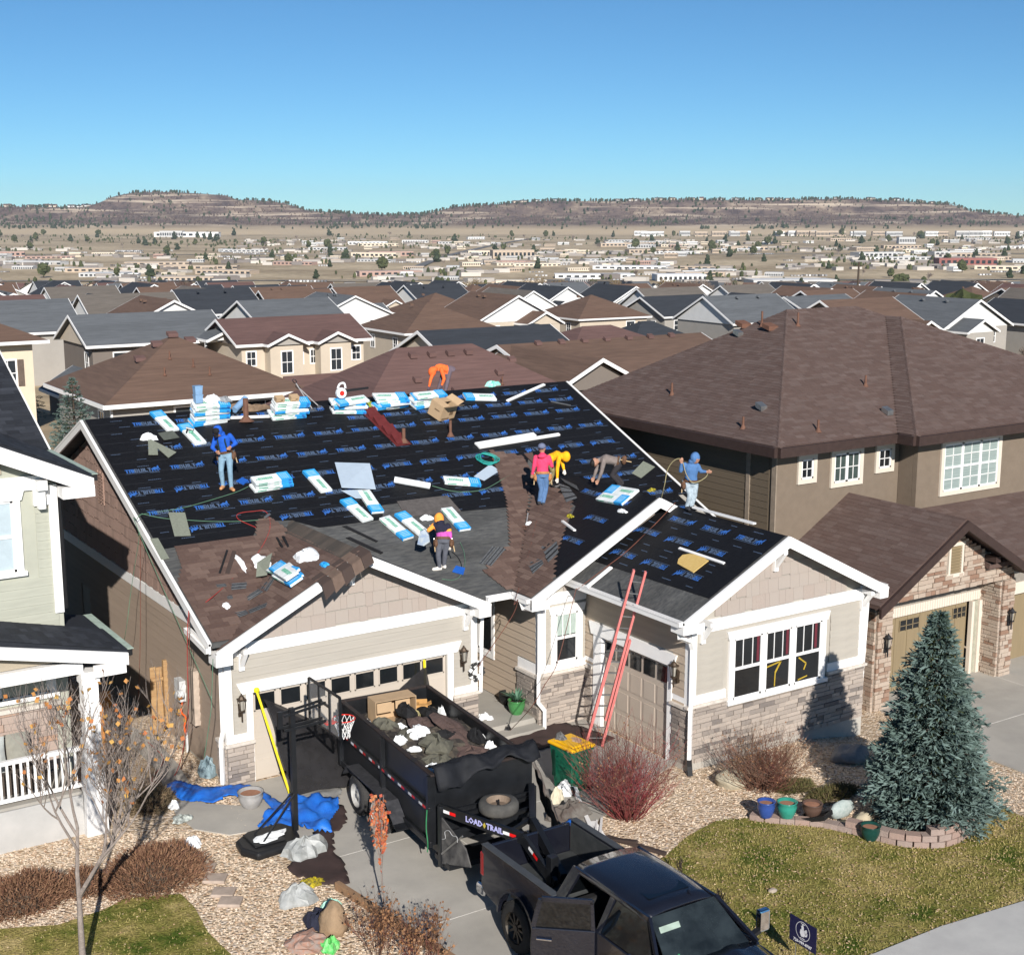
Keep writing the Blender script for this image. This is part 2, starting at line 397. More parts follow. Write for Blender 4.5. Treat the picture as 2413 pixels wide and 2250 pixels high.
def lawn_mat():
 m=bpy.data.materials.new('autumn_lawn');m.use_nodes=True;nt=m.node_tree;N=nt.nodes;L=nt.links;b=N['Principled BSDF'];b.inputs['Roughness'].default_value=1;b.inputs['Specular IOR Level'].default_value=.05
 tc=N.new('ShaderNodeTexCoord');n1=N.new('ShaderNodeTexNoise');n1.inputs['Scale'].default_value=.75;n1.inputs['Detail'].default_value=7;n1.inputs['Roughness'].default_value=.7;L.new(tc.outputs['Object'],n1.inputs['Vector'])
 r=N.new('ShaderNodeValToRGB');e=r.color_ramp.elements;e[0].position=.38;e[0].color=(.065,.1,.016,1);e[1].position=.62;e[1].color=(.44,.345,.155,1)
 q=e.new(.46);q.color=(.19,.18,.045,1);q=e.new(.56);q.color=(.3,.245,.085,1);L.new(n1.outputs['Fac'],r.inputs[0])
 n2=N.new('ShaderNodeTexNoise');n2.inputs['Scale'].default_value=22;n2.inputs['Detail'].default_value=5;L.new(tc.outputs['Object'],n2.inputs['Vector'])
 mr=N.new('ShaderNodeMapRange');mr.inputs[1].default_value=.32;mr.inputs[2].default_value=.68;mr.inputs[3].default_value=.55;mr.inputs[4].default_value=1.35;L.new(n2.outputs['Fac'],mr.inputs[0])
 mx=N.new('ShaderNodeMix');mx.data_type='RGBA';mx.blend_type='MULTIPLY';mx.inputs[0].default_value=1;L.new(r.outputs[0],mx.inputs[6]);L.new(mr.outputs[0],mx.inputs[7]);L.new(mx.outputs[2],b.inputs['Base Color'])
 bp=N.new('ShaderNodeBump');bp.inputs['Strength'].default_value=.8;bp.inputs['Distance'].default_value=.04;L.new(n2.outputs['Fac'],bp.inputs['Height']);L.new(bp.outputs[0],b.inputs['Normal']);return m
M_lawn=lawn_mat()
YARD=[(-6,4),(36,4),(46,16),(46,40),(27,52),(8,52),(-6,40)]
sheet('gravel_bed',YARD,0.,M_gravel)
LAWN_R=xy((13.04,18.14,0),(14.86,19.14,0),(16.33,19.46,0),(17.25,19.89,0),(18.2,20.12,0),(18.83,19.89,0),(19.1,19.53,0),(19.93,18.56,0),(20.43,17.34,0),(21.17,16.77,0),(22.46,16.96,0),(24.1,17.6),(24.,16.),(24.,14.35),(20.64,14.41,0),(16.96,14.64,0),(15.3,14.75),(15.,15.5))
LAWN_L=xy((3.45,23.96,0),(4.69,23.7,0),(5.59,23.28,0),(6.45,23.38,0),(6.87,23.58,0),(7.81,23.19,0),(7.84,22.56,0),(7.72,21.56,0),(7.78,20.64,0),(9.6,17.),(8.5,13.5),(0.,14.5))
sheet('lawn',LAWN_R,.012,M_lawn)
sheet('lawn',LAWN_L,.012,M_lawn)
DRIVE=xy((10.75,27.2),(10.55,24.5),(10.36,21.98,0),(10.64,19.55,0),(11.1,12.4),(14.9,12.4),(15.1,17.),(15.6,21.2),(18.6,22.6),(19.4,22.9),(19.4,26.35),(18.,26.35),(16.8,26.5),(16.8,27.2))
sheet('driveway',DRIVE,.03,M_conc,thick=.1)
# control joints of the slab, cut as shallow pale grooves
jm=MB()
for a,b in(((10.6,22.9),(18.9,22.9)),((11.,19.6),(15.2,19.6)),((11.2,16.4),(14.95,16.4)),((13.3,12.5),(13.3,27.))):
 jm.beam((a[0],a[1],.031),(b[0],b[1],.031),.012,.004)
jm.build('slab_joint',mat('joint_sand',(.62,.6,.55),.9),bpy.data.objects['driveway'])
SIDEW=xy((14.9,14.8),(16.96,14.64,0),(18.6,14.63,0),(20.64,14.41,0),(26.7,14.2),(40,13.6),(40,11.9),(20.,12.6),(14.9,12.9))
sheet('sidewalk',SIDEW,.045,mat('pavement_concrete',(.52,.51,.48),.9,c2=(.44,.43,.41),scale=1.5,bump=.1),thick=.1)
street=sheet('street',[(-40,0),(60,0),(60,10.9),(-40,10.9)],-.04,mat('asphalt',(.05,.05,.052),.9,scale=30))
PATH=xy((9.46,32.91,0),(9.78,31.91,0),(9.97,31.03,0),(9.89,29.08,0),(9.71,27.76,0),(9.64,26.71,0),(10.2,26.23,0),(11.34,26.08,0),(10.55,24.5),(10.5,23.6),(10.11,24.88,-0),(9.49,25.01,0),(8.99,25.66,0),(8.92,26.6,0),(9.15,27.88,0),(9.37,29.15,0),(9.37,30.53,0),(9.3,31.76,0))
sheet('garden_path',PATH,.025,M_conc,thick=.06)
RH_DRIVE=[(26.65,12.5),(37.5,12.5),(37.5,24.6),(27.2,24.6),(26.75,21.)]
o=sheet('driveway',RH_DRIVE,.03,M_conc,thick=.1)
jm=MB()
for a,b in(((26.8,21.4),(37.4,21.4)),((31.9,12.6),(31.9,24.4)),((26.7,17.6),(37.4,17.6))):
 jm.beam((a[0],a[1],-.468),(b[0],b[1],-.468),.015,.004)
jm.build('slab_joint',MATS['joint_sand'],o)
# ---------------------------------------------------------------- the house under re-roofing
H=root('ranch_house',(17.5,30.,0),'tan single storey house with white trim, its roof torn off and covered in black underlayment','house')
MAINP=Pl((9.95,26.8,3.5),(1,0,0),(0,1,.43))
def mz(y):return 7.2-.43*(35.4-y)
def mpt(x,y,n=0.):return Vector((x,y,mz(y)))+MAINP.N*n
def slopez(pl,x,y):
 return{'main':7.2-.43*(35.4-y),'back':7.2+.43*(35.4-y),'ggl':5.03+.5*(x-13.45),'ggr':5.03-.5*(x-13.45),'mgl':5.5+.526*(x-21.35),'rwl':5.225+.5*(x-21.9),'rwr':5.225-.5*(x-21.9)}[pl]
POL={'main':[(9.95,26.8),(10.39,26.8),(13.45,30.35),(16.51,26.8),(17.55,26.8),(21.35,31.44),(25.2,27.05),(25.2,35.4),(9.95,35.4)],'back':[(9.95,35.4),(25.2,35.4),(25.2,44.2),(9.95,44.2)],'ggl':[(10.02,26.75),(13.45,26.75),(13.45,30.35),(10.39,26.8)],'ggr':[(13.45,26.75),(16.78,26.75),(16.78,26.95),(16.51,26.8),(13.45,30.35)],'mgl':[(17.55,26.),(21.35,26.),(21.35,31.44),(17.55,26.8)],'rwl':[(18.88,22.05),(21.9,22.05),(21.9,26.3),(18.88,26.3)],'rwr':[(21.9,22.05),(25.2,22.05),(25.2,27.05),(21.35,31.44),(21.35,26.),(21.9,26.)]}
for k,P in POL.items():
 b=MB();b.prism([(x,y,slopez(k,x,y)-.11)for x,y in P],(0,0,.1));b.build('roof_deck',M_roofdeck,H)
def roofpoly(b,k,P,lift,thick=.004):
 """a sheet lying on slope k"""
 b.prism([(x,y,slopez(k,x,y)+lift)for x,y in P],(0,0,thick))
 # --- walls (solid panels 0.16 thick)
def wall_y(b,y,P,t=.16):b.prism([(x,y,z)for x,z in P],(0,t,0))
def wall_x(b,x,P,t=.16):b.prism([(x,y,z)for y,z in P],(t,0,0))
YG,YM,YR=27.27,26.43,22.48
b=MB();wall_y(b,YG,[(10.4,0),(11.,0),(11.,2.08),(15.95,2.08),(15.95,0),(16.75,0),(16.75,3.2),(13.45,4.88),(10.4,3.32)]);b.build('front_wall',M_side,H)
b=MB();wall_x(b,10.4,[(YG+.17,0),(43.2,0),(43.2,3.7),(35.4,7.03),(YG+.17,3.55)]);b.build('side_wall',M_side,H)
b=MB();wall_x(b,16.6,[(YG+.17,0),(31,0),(31,3.3),(YG+.17,3.2)]);b.build('side_wall',M_side,H)
b=MB();wall_x(b,18.08,[(YM+.17,0),(31,0),(31,3.4),(YM+.17,3.3)]);b.build('side_wall',M_side,H)
b=MB();wall_y(b,31.,[(16.76,0),(18.07,0),(18.07,3.4),(16.76,3.4)]);b.build('front_wall',M_side,H)
b=MB();wall_y(b,YM,[(18.08,0),(19.45,0),(19.45,3.9),(24.9,3.9),(24.9,3.72),(21.35,5.36),(18.08,3.62)]);b.build('front_wall',M_side,H)
b=MB();wall_x(b,19.45,[(YR+.17,0),(23.2,0),(23.2,2.3),(25.72,2.3),(25.72,0),(YM,0),(YM,3.85),(YR+.17,3.85)]);b.build('side_wall',M_side,H)
b=MB();wall_y(b,YR,[(19.45,0),(24.95,0),(24.95,3.58),(21.9,5.08),(19.45,3.85)]);b.build('front_wall',M_side,H)
b=MB();wall_x(b,24.8,[(YR+.17,-.5),(43.2,-.5),(43.2,3.5),(35.4,6.9),(YM,3.5),(YR+.17,3.5)]);b.build('side_wall',M_side,H)
b=MB();wall_y(b,43.2,[(10.4,0),(24.95,0),(24.95,3.7),(10.4,3.7)]);b.build('back_wall',M_side,H)
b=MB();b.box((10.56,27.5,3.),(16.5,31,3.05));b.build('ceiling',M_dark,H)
# --- lap siding, one board per object
def siding(pl,P,v0,v1,holes=(),m=M_side,h=.195,seed=3,lens=(3.2,4.2),limit=300,tones=None,th=.012):
 rr=rows(P,v0,v1,h,lens,seed=seed,holes=holes,minlen=.5,tones=tones or(lambda R:R.uniform(0,.35)))
 rr=[(a,b_,c,d-.004,t,e)for a,b_,c,d,t,e in rr]
 pieces('siding_board',pl,rr,.013,m,H,lift=.002,tilt=.022,limit=limit)
def shakes(pl,P,v0,v1,h=.33,seed=5,m=M_shake,lens=(.12,.42),limit=300,par=None,jit=.035,tones=None,th=.014):
 R=random.Random(seed);rr=rows(P,v0,v1,h,lens,seed=seed,tones=tones or(lambda R:R.uniform(0,1)**2),minlen=.08)
 out=[]
 for a,b_,c,d,t,e in rr:
  j=R.choice((0,0,jit));out.append((a+.003,b_-.002,c-0+j*.9,d+0.,t,e))
 pieces('shake',pl,out,th,m,par or H,lift=.003,tilt=.02,limit=limit,rest='shakes')
 # garage front: boards between the stone and the band
PG=Pl((0,YG,0),(1,0,0),(0,0,1)) # u = x, v = z, n = -y
siding(PG,[(10.55,1.1),(16.6,1.1),(16.6,2.98),(10.55,2.98)],1.1,2.98,holes=((10.83,16.12,0,2.36),),seed=4)
shakes(PG,[(10.6,3.26),(16.65,3.26),(13.45,4.86)],3.27,4.8,seed=6)
PMG=Pl((0,YM,0),(1,0,0),(0,0,1))
siding(PMG,[(18.2,1.6),(19.42,1.6),(19.42,3.1),(18.2,3.1)],1.6,3.1,holes=((18.42,19.27,0,3.05),),seed=7)
shakes(PMG,[(18.5,3.42),(19.8,3.42),(21.9,5.12),(21.35,5.32)],3.42,5.25,seed=8)
PRW=Pl((0,YR,0),(1,0,0),(0,0,1))
siding(PRW,[(19.6,1.6),(24.82,1.6),(24.82,3.2),(19.6,3.2)],1.6,3.2,holes=((20.42,23.82,0,3.05),),seed=9)
shakes(PRW,[(19.9,3.5),(24.6,3.5),(21.9,4.98)],3.5,5.,seed=10)
PLW=Pl((10.4,0,0),(0,-1,0),(0,0,1)) # facing -x, u = -y
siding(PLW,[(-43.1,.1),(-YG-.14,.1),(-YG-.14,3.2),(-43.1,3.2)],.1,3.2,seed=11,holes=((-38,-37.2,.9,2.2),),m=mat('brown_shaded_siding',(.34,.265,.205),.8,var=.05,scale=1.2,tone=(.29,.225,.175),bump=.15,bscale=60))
M_shakeb=mat('brown_shaded_shake',(.36,.245,.2),.85,var=.12,scale=3,tone=(.29,.2,.165),stretch=(9,9,.8),bump=.3,bscale=50)  # side wall siding and shakes: tan ones with shade put into the colour
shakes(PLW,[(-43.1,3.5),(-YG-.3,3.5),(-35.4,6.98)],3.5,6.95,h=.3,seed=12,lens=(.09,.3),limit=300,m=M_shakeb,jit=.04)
PEN=Pl((18.08,0,0),(0,-1,0),(0,0,1))
siding(PEN,[(-30.9,.3),(-YM-.14,.3),(-YM-.14,3.3),(-30.9,3.3)],.3,3.3,seed=13,holes=((-29.95,-28.45,1.25,2.75),(-27.35,-26,0,1.62)),m=mat('tan_entry_siding',(.46,.37,.28),.8,var=.05,scale=1.2,tone=(.4,.32,.25),bump=.15,bscale=60))
PRS=Pl((19.45,0,0),(0,-1,0),(0,0,1))
siding(PRS,[(-YM+.02,1.5),(-YR-.14,1.5),(-YR-.14,3.7),(-YM+.02,3.7)],1.5,3.7,holes=((-26.05,-23.05,0,2.63),),seed=14,m=MATS['tan_entry_siding'])
# --- stone veneer
def stone_tone(R):return R.choice((.02,.05,.1,0.,.15,.22,.3,.05,.45,0.,.7))+R.uniform(0,.08)
M_stoneb=mat('mixed_ledgestone',(.49,.43,.37),.9,c2=(.42,.35,.295),scale=3.5,tone=(.13,.115,.11),bump=.5,bscale=28)
def veneer(pl,P,v0,v1,seed,limit=120,h=(.075,.095,.11),lens=(.16,.5),m=None,parent=None,tones=stone_tone):
 back=MB();back.prism([pl.p(u,v,0.)for u,v in P],pl.N*.025);back.build('mortar_bed',M_mortar,parent or H)
 rr=rows(P,v0,v1,list(h),lens,seed=seed,tones=tones,extra=.03,minlen=.09)
 rr=[(a+.006,b_-.006,c+.005,d-.006,t,e)for a,b_,c,d,t,e in rr]
 pieces('stone',pl,rr,.045,m or M_stoneb,parent or H,lift=.02,limit=limit,rest='stones')
veneer(PG,[(10.36,0.),(10.98,0.),(10.98,.95),(10.36,.95)],0,.95,21,60)
veneer(PG,[(16.12,0.),(16.8,0.),(16.8,.95),(16.12,.95)],0,.95,22,60)
veneer(PMG,[(18.,0.),(19.44,0.),(19.44,1.36),(18.,1.36)],0,1.36,23,150)
veneer(PRW,[(19.36,.18),(25.,.18),(25.,1.5),(23.72,1.5),(23.72,1.33),(20.52,1.33),(20.52,1.5),(19.36,1.5)],.18,1.5,24,300)
veneer(PRS,[(-26.42,0.),(-26.08,0.),(-26.08,1.4),(-26.42,1.4)],0,1.4,25,40)
veneer(PRS,[(-23.,.15),(-YR+0.,.15),(-YR+0.,1.45),(-23.,1.45)],.15,1.45,26,60,tones=lambda R:R.uniform(.1,.8))
veneer(PEN,[(-27.32,.25),(-YM+0,.25),(-YM+0,1.3),(-27.32,1.3)],.25,1.3,27,60,tones=lambda R:R.uniform(.1,.8))
veneer(PLW,[(-27.75,0.),(-YG+0,0.),(-YG+0,.95),(-27.75,.95)],0,.95,28,40)
b=MB();b.box((19.38,YR-.06,-.3),(25.,YR-0.,.18));b.box((19.38,YR,-.3),(19.44,23.05,.15));b.build('foundation',M_conc,H)
# --- stone ledges, bands, corner boards, fascias
M_ledge=mat('cast_stone_ledge',(.56,.51,.45),.8)
class _L:
 def box(s,a,b):m_=MB();m_.box(a,b);m_.build('stone_ledge',M_ledge,H)
lg=_L()
lg.box((10.3,YG-.11,.95),(11.,YG,1.02));lg.box((16.1,YG-.11,.95),(16.86,YG,1.02));lg.box((10.3,YG,.95),(10.4,27.78,1.02))
lg.box((17.95,YM-.11,1.36),(19.36,YM,1.43));lg.box((17.97,YM,1.3),(18.08,27.36,1.37));lg.box((19.34,26.08,1.4),(19.44,YM-.12,1.47))
lg.box((19.3,YR-.12,1.5),(20.5,YR,1.56));lg.box((23.74,YR-.12,1.5),(25.06,YR,1.56));lg.box((19.33,YR,1.45),(19.45,23.05,1.51))
def board(*bx,name='trim_board',m=M_trimw):
 for a,c in bx:
  b=MB();b.box(a,c);o=b.build(name,m,H)
 return o
board(((10.36,YG-.05,1.02),(10.52,YG,3.1)),name='corner_board');board(((10.37,YG,1.02),(10.4,YG+.12,3.35)),name='corner_board')
board(((16.62,YG-.05,1.02),(16.79,YG,3.2)),name='corner_board')
board(((10.52,YG-.045,1.02),(10.86,YG,1.2)),name='skirt_board');board(((16.15,YG-.045,1.02),(16.62,YG,1.2)),name='skirt_board')
board(((10.5,YG-.055,2.98),(16.66,YG,3.26)),name='band_board')
board(((10.84,YG-.05,1.),(10.99,YG,2.1)),name='door_casing');board(((15.96,YG-.05,1.),(16.12,YG,2.1)),((15.96,YG-.03,0.),(16.1,YG,1.)),((10.86,YG-.03,0.),(11.,YG,1.)),name='door_casing')
b=MB();b.prism([(10.74,YG-.07,2.1),(16.22,YG-.07,2.1),(16.34,YG-.07,2.36),(10.62,YG-.07,2.36)],(0,.07,0));b.build('door_header',M_trimw,H)
board(((18.05,YM-.05,1.43),(18.22,YM,3.3)),name='corner_board');board(((18.05,YM,1.37),(18.08,YM+.14,3.2)),name='corner_board')
board(((18.05,YM-.05,3.12),(19.9,YM,3.4)),name='band_board')
board(((18.22,YM-.045,1.43),(19.44,YM,1.62)),name='skirt_board')
board(((19.44,YR-.05,1.56),(19.6,YR,3.3)),name='corner_board');board(((19.42,YR,1.5),(19.45,YR+.14,3.6)),name='corner_board');board(((24.8,YR-.05,1.56),(24.98,YR,3.55)),name='corner_board')
board(((19.44,YR-.055,3.2),(24.9,YR,3.48)),name='band_board')
board(((19.6,YR-.045,1.56),(20.5,YR,1.76)),name='skirt_board');board(((23.75,YR-.045,1.56),(24.8,YR,1.76)),name='skirt_board')
board(((19.42,YR+.14,1.5),(19.45,23.05,1.7)),name='skirt_board');board(((19.42,26.04,1.47),(19.45,YM-.02,1.66)),name='skirt_board');board(((18.05,YM+.14,1.37),(18.08,27.36,1.62)),name='skirt_board')
board(((10.36,YG+.12,3.22),(10.4,43.2,3.48)),name='band_board')
board(((19.4,23.05,0.),(19.45,23.2,2.32)),name='door_casing');board(((19.4,25.72,0.),(19.45,26.04,2.32)),name='door_casing')
b=MB();b.prism([(19.37,22.98,2.32),(19.37,26.1,2.32),(19.37,26.2,2.62),(19.37,22.88,2.62)],(.08,0,0));b.build('door_header',M_trimw,H)
def rake(p0,p1,h=.22,t=.05,name='rake_board',out=(0,-1,0),m=M_trimw):
 """a white board hung under a sloping roof edge, with the metal drip edge above it"""
 p0=Vector(p0);p1=Vector(p1);o=Vector(out)*t
 b=MB();b.prism([p0,p1,p1-Vector((0,0,h)),p0-Vector((0,0,h))],o);b.build(name,m,H)
 d=(p1-p0);n=Vector(out)
 b=MB();b.prism([p0+n*(t+.012)+Vector((0,0,-.05)),p1+n*(t+.012)+Vector((0,0,-.05)),p1+n*(t+.012)+Vector((0,0,.012)),p0+n*(t+.012)+Vector((0,0,.012))],-n*.075);b.build('drip_edge',M_white,H)
def gable_rake(y,xl,xm,xr,fl,fr,**k):
 rake((xl,y,fl(xl)),(xm,y,fl(xm)),**k);rake((xm,y,fl(xm)),(xr,y,fr(xr)),**k)
rake((10.,26.73,3.3),(13.45,26.73,5.02),h=.24);rake((13.45,26.73,5.02),(16.85,26.73,3.32),h=.24)
rake((17.5,25.98,3.47),(21.35,25.98,5.49),h=.24);rake((21.35,25.98,5.49),(22.15,25.98,5.09),h=.24)
rake((18.83,22.03,3.69),(21.9,22.03,5.22),h=.25);rake((21.9,22.03,5.22),(25.25,22.03,3.55),h=.25)
rake((9.93,26.8,3.5),(9.93,35.4,7.19),h=.22,out=(-1,0,0));rake((9.93,35.4,7.19),(9.93,44.2,3.41),h=.22,out=(-1,0,0))
rake((25.2,27.05,3.6),(25.2,35.4,7.19),h=.22,out=(1,0,0));rake((25.2,35.4,7.19),(25.2,44.2,3.41),h=.22,out=(1,0,0))
# box returns at the foot of the gables, soffits and knee brackets
board(((9.98,26.66,3.),(10.35,27.1,3.26)),name='eave_return');board(((16.5,26.66,3.02),(16.84,27.1,3.28)),name='eave_return')
board(((18.8,21.97,3.42),(19.4,22.4,3.62)),((24.95,21.97,3.3),(25.22,22.4,3.52)),name='eave_return');board(((17.5,25.91,3.2),(18.,26.35,3.42)),name='eave_return')
sf=MB()
sf.prism([(9.99,26.75,3.15),(10.4,26.75,3.36),(10.4,43.9,3.36),(9.99,43.9,3.15)],(0,0,.02))if False else None
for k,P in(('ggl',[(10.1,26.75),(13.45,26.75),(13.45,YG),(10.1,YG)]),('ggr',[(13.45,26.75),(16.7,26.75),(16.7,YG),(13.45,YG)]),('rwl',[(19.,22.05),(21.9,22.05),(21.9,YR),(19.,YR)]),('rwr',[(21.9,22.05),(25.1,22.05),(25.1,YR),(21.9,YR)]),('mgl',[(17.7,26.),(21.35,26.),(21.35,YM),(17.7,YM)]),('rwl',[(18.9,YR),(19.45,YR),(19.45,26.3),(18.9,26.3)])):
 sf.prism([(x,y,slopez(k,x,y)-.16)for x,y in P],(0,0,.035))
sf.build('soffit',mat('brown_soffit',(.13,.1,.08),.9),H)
def bracket(x,y,z,side=0):
 b=MB();b.box((x-.06,y-.38,z-0.),(x+.06,y,z+.1));b.box((x-.06,y-.1,z-.45),(x+.06,y,z));b.beam((x,y-.34,z+.03),(x,y-.05,z-.36),.1,.09);b.build('knee_bracket',M_trimw,H)
for x,z in((10.75,3.1),(13.45,4.62),(16.45,3.06)):bracket(x,YG,z)
for x,z in((19.75,3.42),(21.9,4.78),(24.85,3.38)):bracket(x,YR,z)
# --- gutters and downspouts
def gutter(a,b_,n,name='gutter'):
 a=Vector(a);b_=Vector(b_);n=Vector(n);g=MB();up=Vector((0,0,1));d=b_-a
 g.obox(a+up*-.13,d,n*.015,up*.13);g.obox(a+up*-.13,d,n*.12,up*.012);g.obox(a+up*-.13+n*.12,d,n*.012,up*.125);g.obox(a+up*-.02+n*.125,d,n*.02,up*.018)
 g.obox(a+up*-.13,d.normalized()*.01,n*.13,up*.12);g.obox(b_+up*-.13,d.normalized()*.01,n*.13,up*.12)
 return g.build(name,M_white,H)
gutter((16.75,26.78,3.5),(17.45,26.78,3.5),(0,-1,0));gutter((17.52,26.,3.5),(17.52,26.75,3.5),(-1,0,0))
gutter((18.85,22.05,3.72),(18.85,26.35,3.72),(-1,0,0));gutter((25.22,22.1,3.58),(25.22,27.,3.58),(1,0,0));
gutter((9.95,26.85,3.4),(9.95,28.1,3.55),(-1,0,0),'bent_gutter')
def spout(pts,w=.085,foot=None,m=M_white):
 b=MB();b.tube(pts,w/1.5,n=4);o=b.build('downspout',m,H)
spout([(17.45,26.3,3.36),(17.5,26.3,3.2),(17.96,26.33,3.08),(18.02,26.35,2.9),(18.02,26.35,1.5),(17.95,26.28,1.35),(17.95,26.28,.75),(18.08,26.2,.55),(18.08,26.2,.1)])
spout([(18.85,22.2,3.58),(18.9,22.22,3.3),(19.32,22.35,3.1),(19.42,22.38,2.9),(19.42,22.38,1.62),(19.34,22.3,1.4),(19.34,22.3,.35)])
spout([(19.34,22.3,.35),(19.34,22.28,.2),(19.3,22.2,-0.)],.11,m=M_blackp)
spout([(16.9,26.9,3.2),(16.86,27.1,3.),(16.84,27.15,1.)])
spout([(10.3,27.,3.1),(10.32,27.3,2.9),(10.32,27.32,1.3),(10.26,27.3,1.1),(10.26,27.3,.1)])
spout([(25.25,22.3,3.45),(25.1,22.5,3.2),(25.04,22.55,.1)])
# --- windows
def window_y(y,x0,x1,z0,z1,units=1,sash=True,muntins=3,casing=.14,head=True,sill=True,curtain=None,parent=None,mglass=None,tri=True,fx=0.,facem=None):
 """a framed window in a wall facing -y; returns its part"""
 par=parent or H;fm=facem or M_white
 b=MB();c=casing
 b.box((x0-c,y-.055,z0-(c if not sill else 0.)),(x0,y,z1));b.box((x1,y-.055,z0-(c if not sill else 0.)),(x1+c,y,z1))
 if head:b.prism([(x0-c-.03,y-.075,z1),(x1+c+.03,y-.075,z1),(x1+c+.09,y-.075,z1+.2),(x0-c-.09,y-.075,z1+.2)],(0,.075,0))
 else:b.box((x0-c,y-.055,z1),(x1+c,y,z1+c))
 if sill:b.box((x0-c-.05,y-.11,z0-.09),(x1+c+.05,y,z0))
 else:b.box((x0,y-.055,z0-c),(x1,y,z0))
 w=(x1-x0)/units;f=.05
 for i in range(1,units):b.box((x0+w*i-.055,y-.05,z0),(x0+w*i+.055,y,z1))
 win=b.build('window',fm,par)
 for i in range(units):
  a0=x0+w*i+(.055 if i else 0);a1=x0+w*(i+1)-(.055 if i<units-1 else 0)
  s=MB();s.box((a0,y-.035,z0),(a0+f,y+.02,z1));s.box((a1-f,y-.035,z0),(a1,y+.02,z1));s.box((a0,y-.035,z0),(a1,y+.02,z0+f));s.box((a0,y-.035,z1-f),(a1,y+.02,z1))
  zm=z0+(z1-z0)*.5
  if sash:
   s.box((a0,y-.04,zm-.035),(a1,y+.02,zm+.035))
   for k in range(1,muntins):
    xx=a0+(a1-a0)*k/muntins;s.box((xx-.009,y-.03,zm),(xx+.009,y+0.,z1))
  s.build('sash',fm,win)
  g=MB();g.box((a0,y-.016,z0),(a1,y-.008,z1));g.build('pane',mglass or M_glass,win)
 return win
def window_x(x,y0,y1,z0,z1,parent=None,fm=None,head=True,bars=1):
 par=parent or H;fm=fm or M_white;b=MB();c=.12
 b.box((x-.055,y0-c,z0-c),(x,y0,z1+c));b.box((x-.055,y1,z0-c),(x,y1+c,z1+c));b.box((x-.055,y0,z0-c),(x,y1,z0));b.box((x-.055,y0,z1),(x,y1,z1+c))
 win=b.build('window',fm,par)
 s=MB();f=.05
 for a in(y0,y1-f):s.box((x-.035,a,z0),(x+.01,a+f,z1))
 for a in(z0,z1-f):s.box((x-.035,y0,a),(x+.01,y1,a+f))
 for k in range(1,bars+1):yy=lerp(y0,y1,k/(bars+1));s.box((x-.035,yy-.03,z0),(x+.01,yy+.03,z1))
 s.build('sash',fm,win);g=MB();g.box((x-.016,y0,z0),(x-.008,y1,z1));g.build('pane',M_glass,win);return win
 # the dark of the unlit rooms is put into the pane colour
win3=window_y(YR,20.72,23.52,1.44,2.9,units=3)
M_curt=mat('red_curtain',(.12,.02,.03),.9,stretch=(20,1,1));
winm=window_y(YM,18.52,19.18,1.62,2.86)
g=MB();g.box((18.56,YM-.022,2.3),(19.14,YM-.018,2.8));g.build('valance',mat('pale_net_curtain',(.35,.42,.38),.9,scale=8,var=.3,stretch=(14,1,1)),winm)
for x in(21.52,22.45,23.38):g=MB();g.box((x-.08,YR-.022,2.24),(x-0.,YR-.018,2.84));g.build('curtain',M_curt,win3)
# yellow frame of a toy tent seen behind the middle and right panes
g=MB();
for a,c,w_ in(((21.72,2.02),(22.22,2.1),.035),((22.22,2.1),(22.05,1.85),.05),((22.05,1.85),(22.04,1.52),.03),((22.8,2.08),(23.05,1.9),.035),((23.05,1.9),(22.98,1.75),.035),((22.8,1.53),(23.1,1.58),.03)):
 g.beam((a[0],YR-.021,a[1]),(c[0],YR-.021,c[1]),.006,w_)
g.build('play_frame',mat('yellow_toy_plastic',(.42,.29,.03),.6),win3)
wen=window_x(18.08,28.55,29.85,1.35,2.65)
# --- garage doors
M_gdoor=mat('beige_door_paint',(.48,.425,.36),.6,var=.04,scale=1)
gd=MB();gd.box((11.,YG+.05,.02),(15.95,YG+.1,2.08));gdo=gd.build('garage_door',M_gdoor,H)
for r in range(4):
 for c in range(8):
  x0=11.+4.95/8*c;z0=.02+.515*r
  if r==3:
   p=MB();p.box((x0+.08,YG+.04,z0+.08),(x0+.54,YG+.052,z0+.44));p.build('pane',M_glass,gdo)
   p=MB();p.box((x0+.05,YG+.035,z0+.05),(x0+.57,YG+.05,z0+.08));p.box((x0+.05,YG+.035,z0+.44),(x0+.57,YG+.05,z0+.47));p.box((x0+.05,YG+.035,z0+.05),(x0+.08,YG+.05,z0+.47));p.box((x0+.54,YG+.035,z0+.05),(x0+.57,YG+.05,z0+.47));p.build('pane_frame',M_gdoor,gdo)
  else:
   p=MB();p.box((x0+.06,YG+.04,z0+.07),(x0+.56,YG+.052,z0+.45));p.build('panel',M_gdoor,gdo)
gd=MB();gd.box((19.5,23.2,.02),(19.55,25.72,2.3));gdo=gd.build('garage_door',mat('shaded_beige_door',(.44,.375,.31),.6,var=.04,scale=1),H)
for r in range(4):
 for c in range(5):
  y0=23.2+2.52/5*c;z0=.02+.57*r
  p=MB()
  if r==3:p.box((19.48,y0+.06,z0+.1),(19.5,y0+.45,z0+.48));p.build('pane',M_glass,gdo)
  else:
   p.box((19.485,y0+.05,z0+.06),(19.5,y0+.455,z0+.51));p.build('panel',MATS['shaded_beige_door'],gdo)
b=MB();b.box((19.455,23.2,0),(19.5,23.22,2.3));b.box((19.455,25.7,0),(19.5,25.72,2.3));b.box((19.455,23.22,2.28),(19.5,25.7,2.3));b.box((11.,YG,2.06),(15.95,YG+.05,2.08));b.build('door_jamb',M_trimw,H)
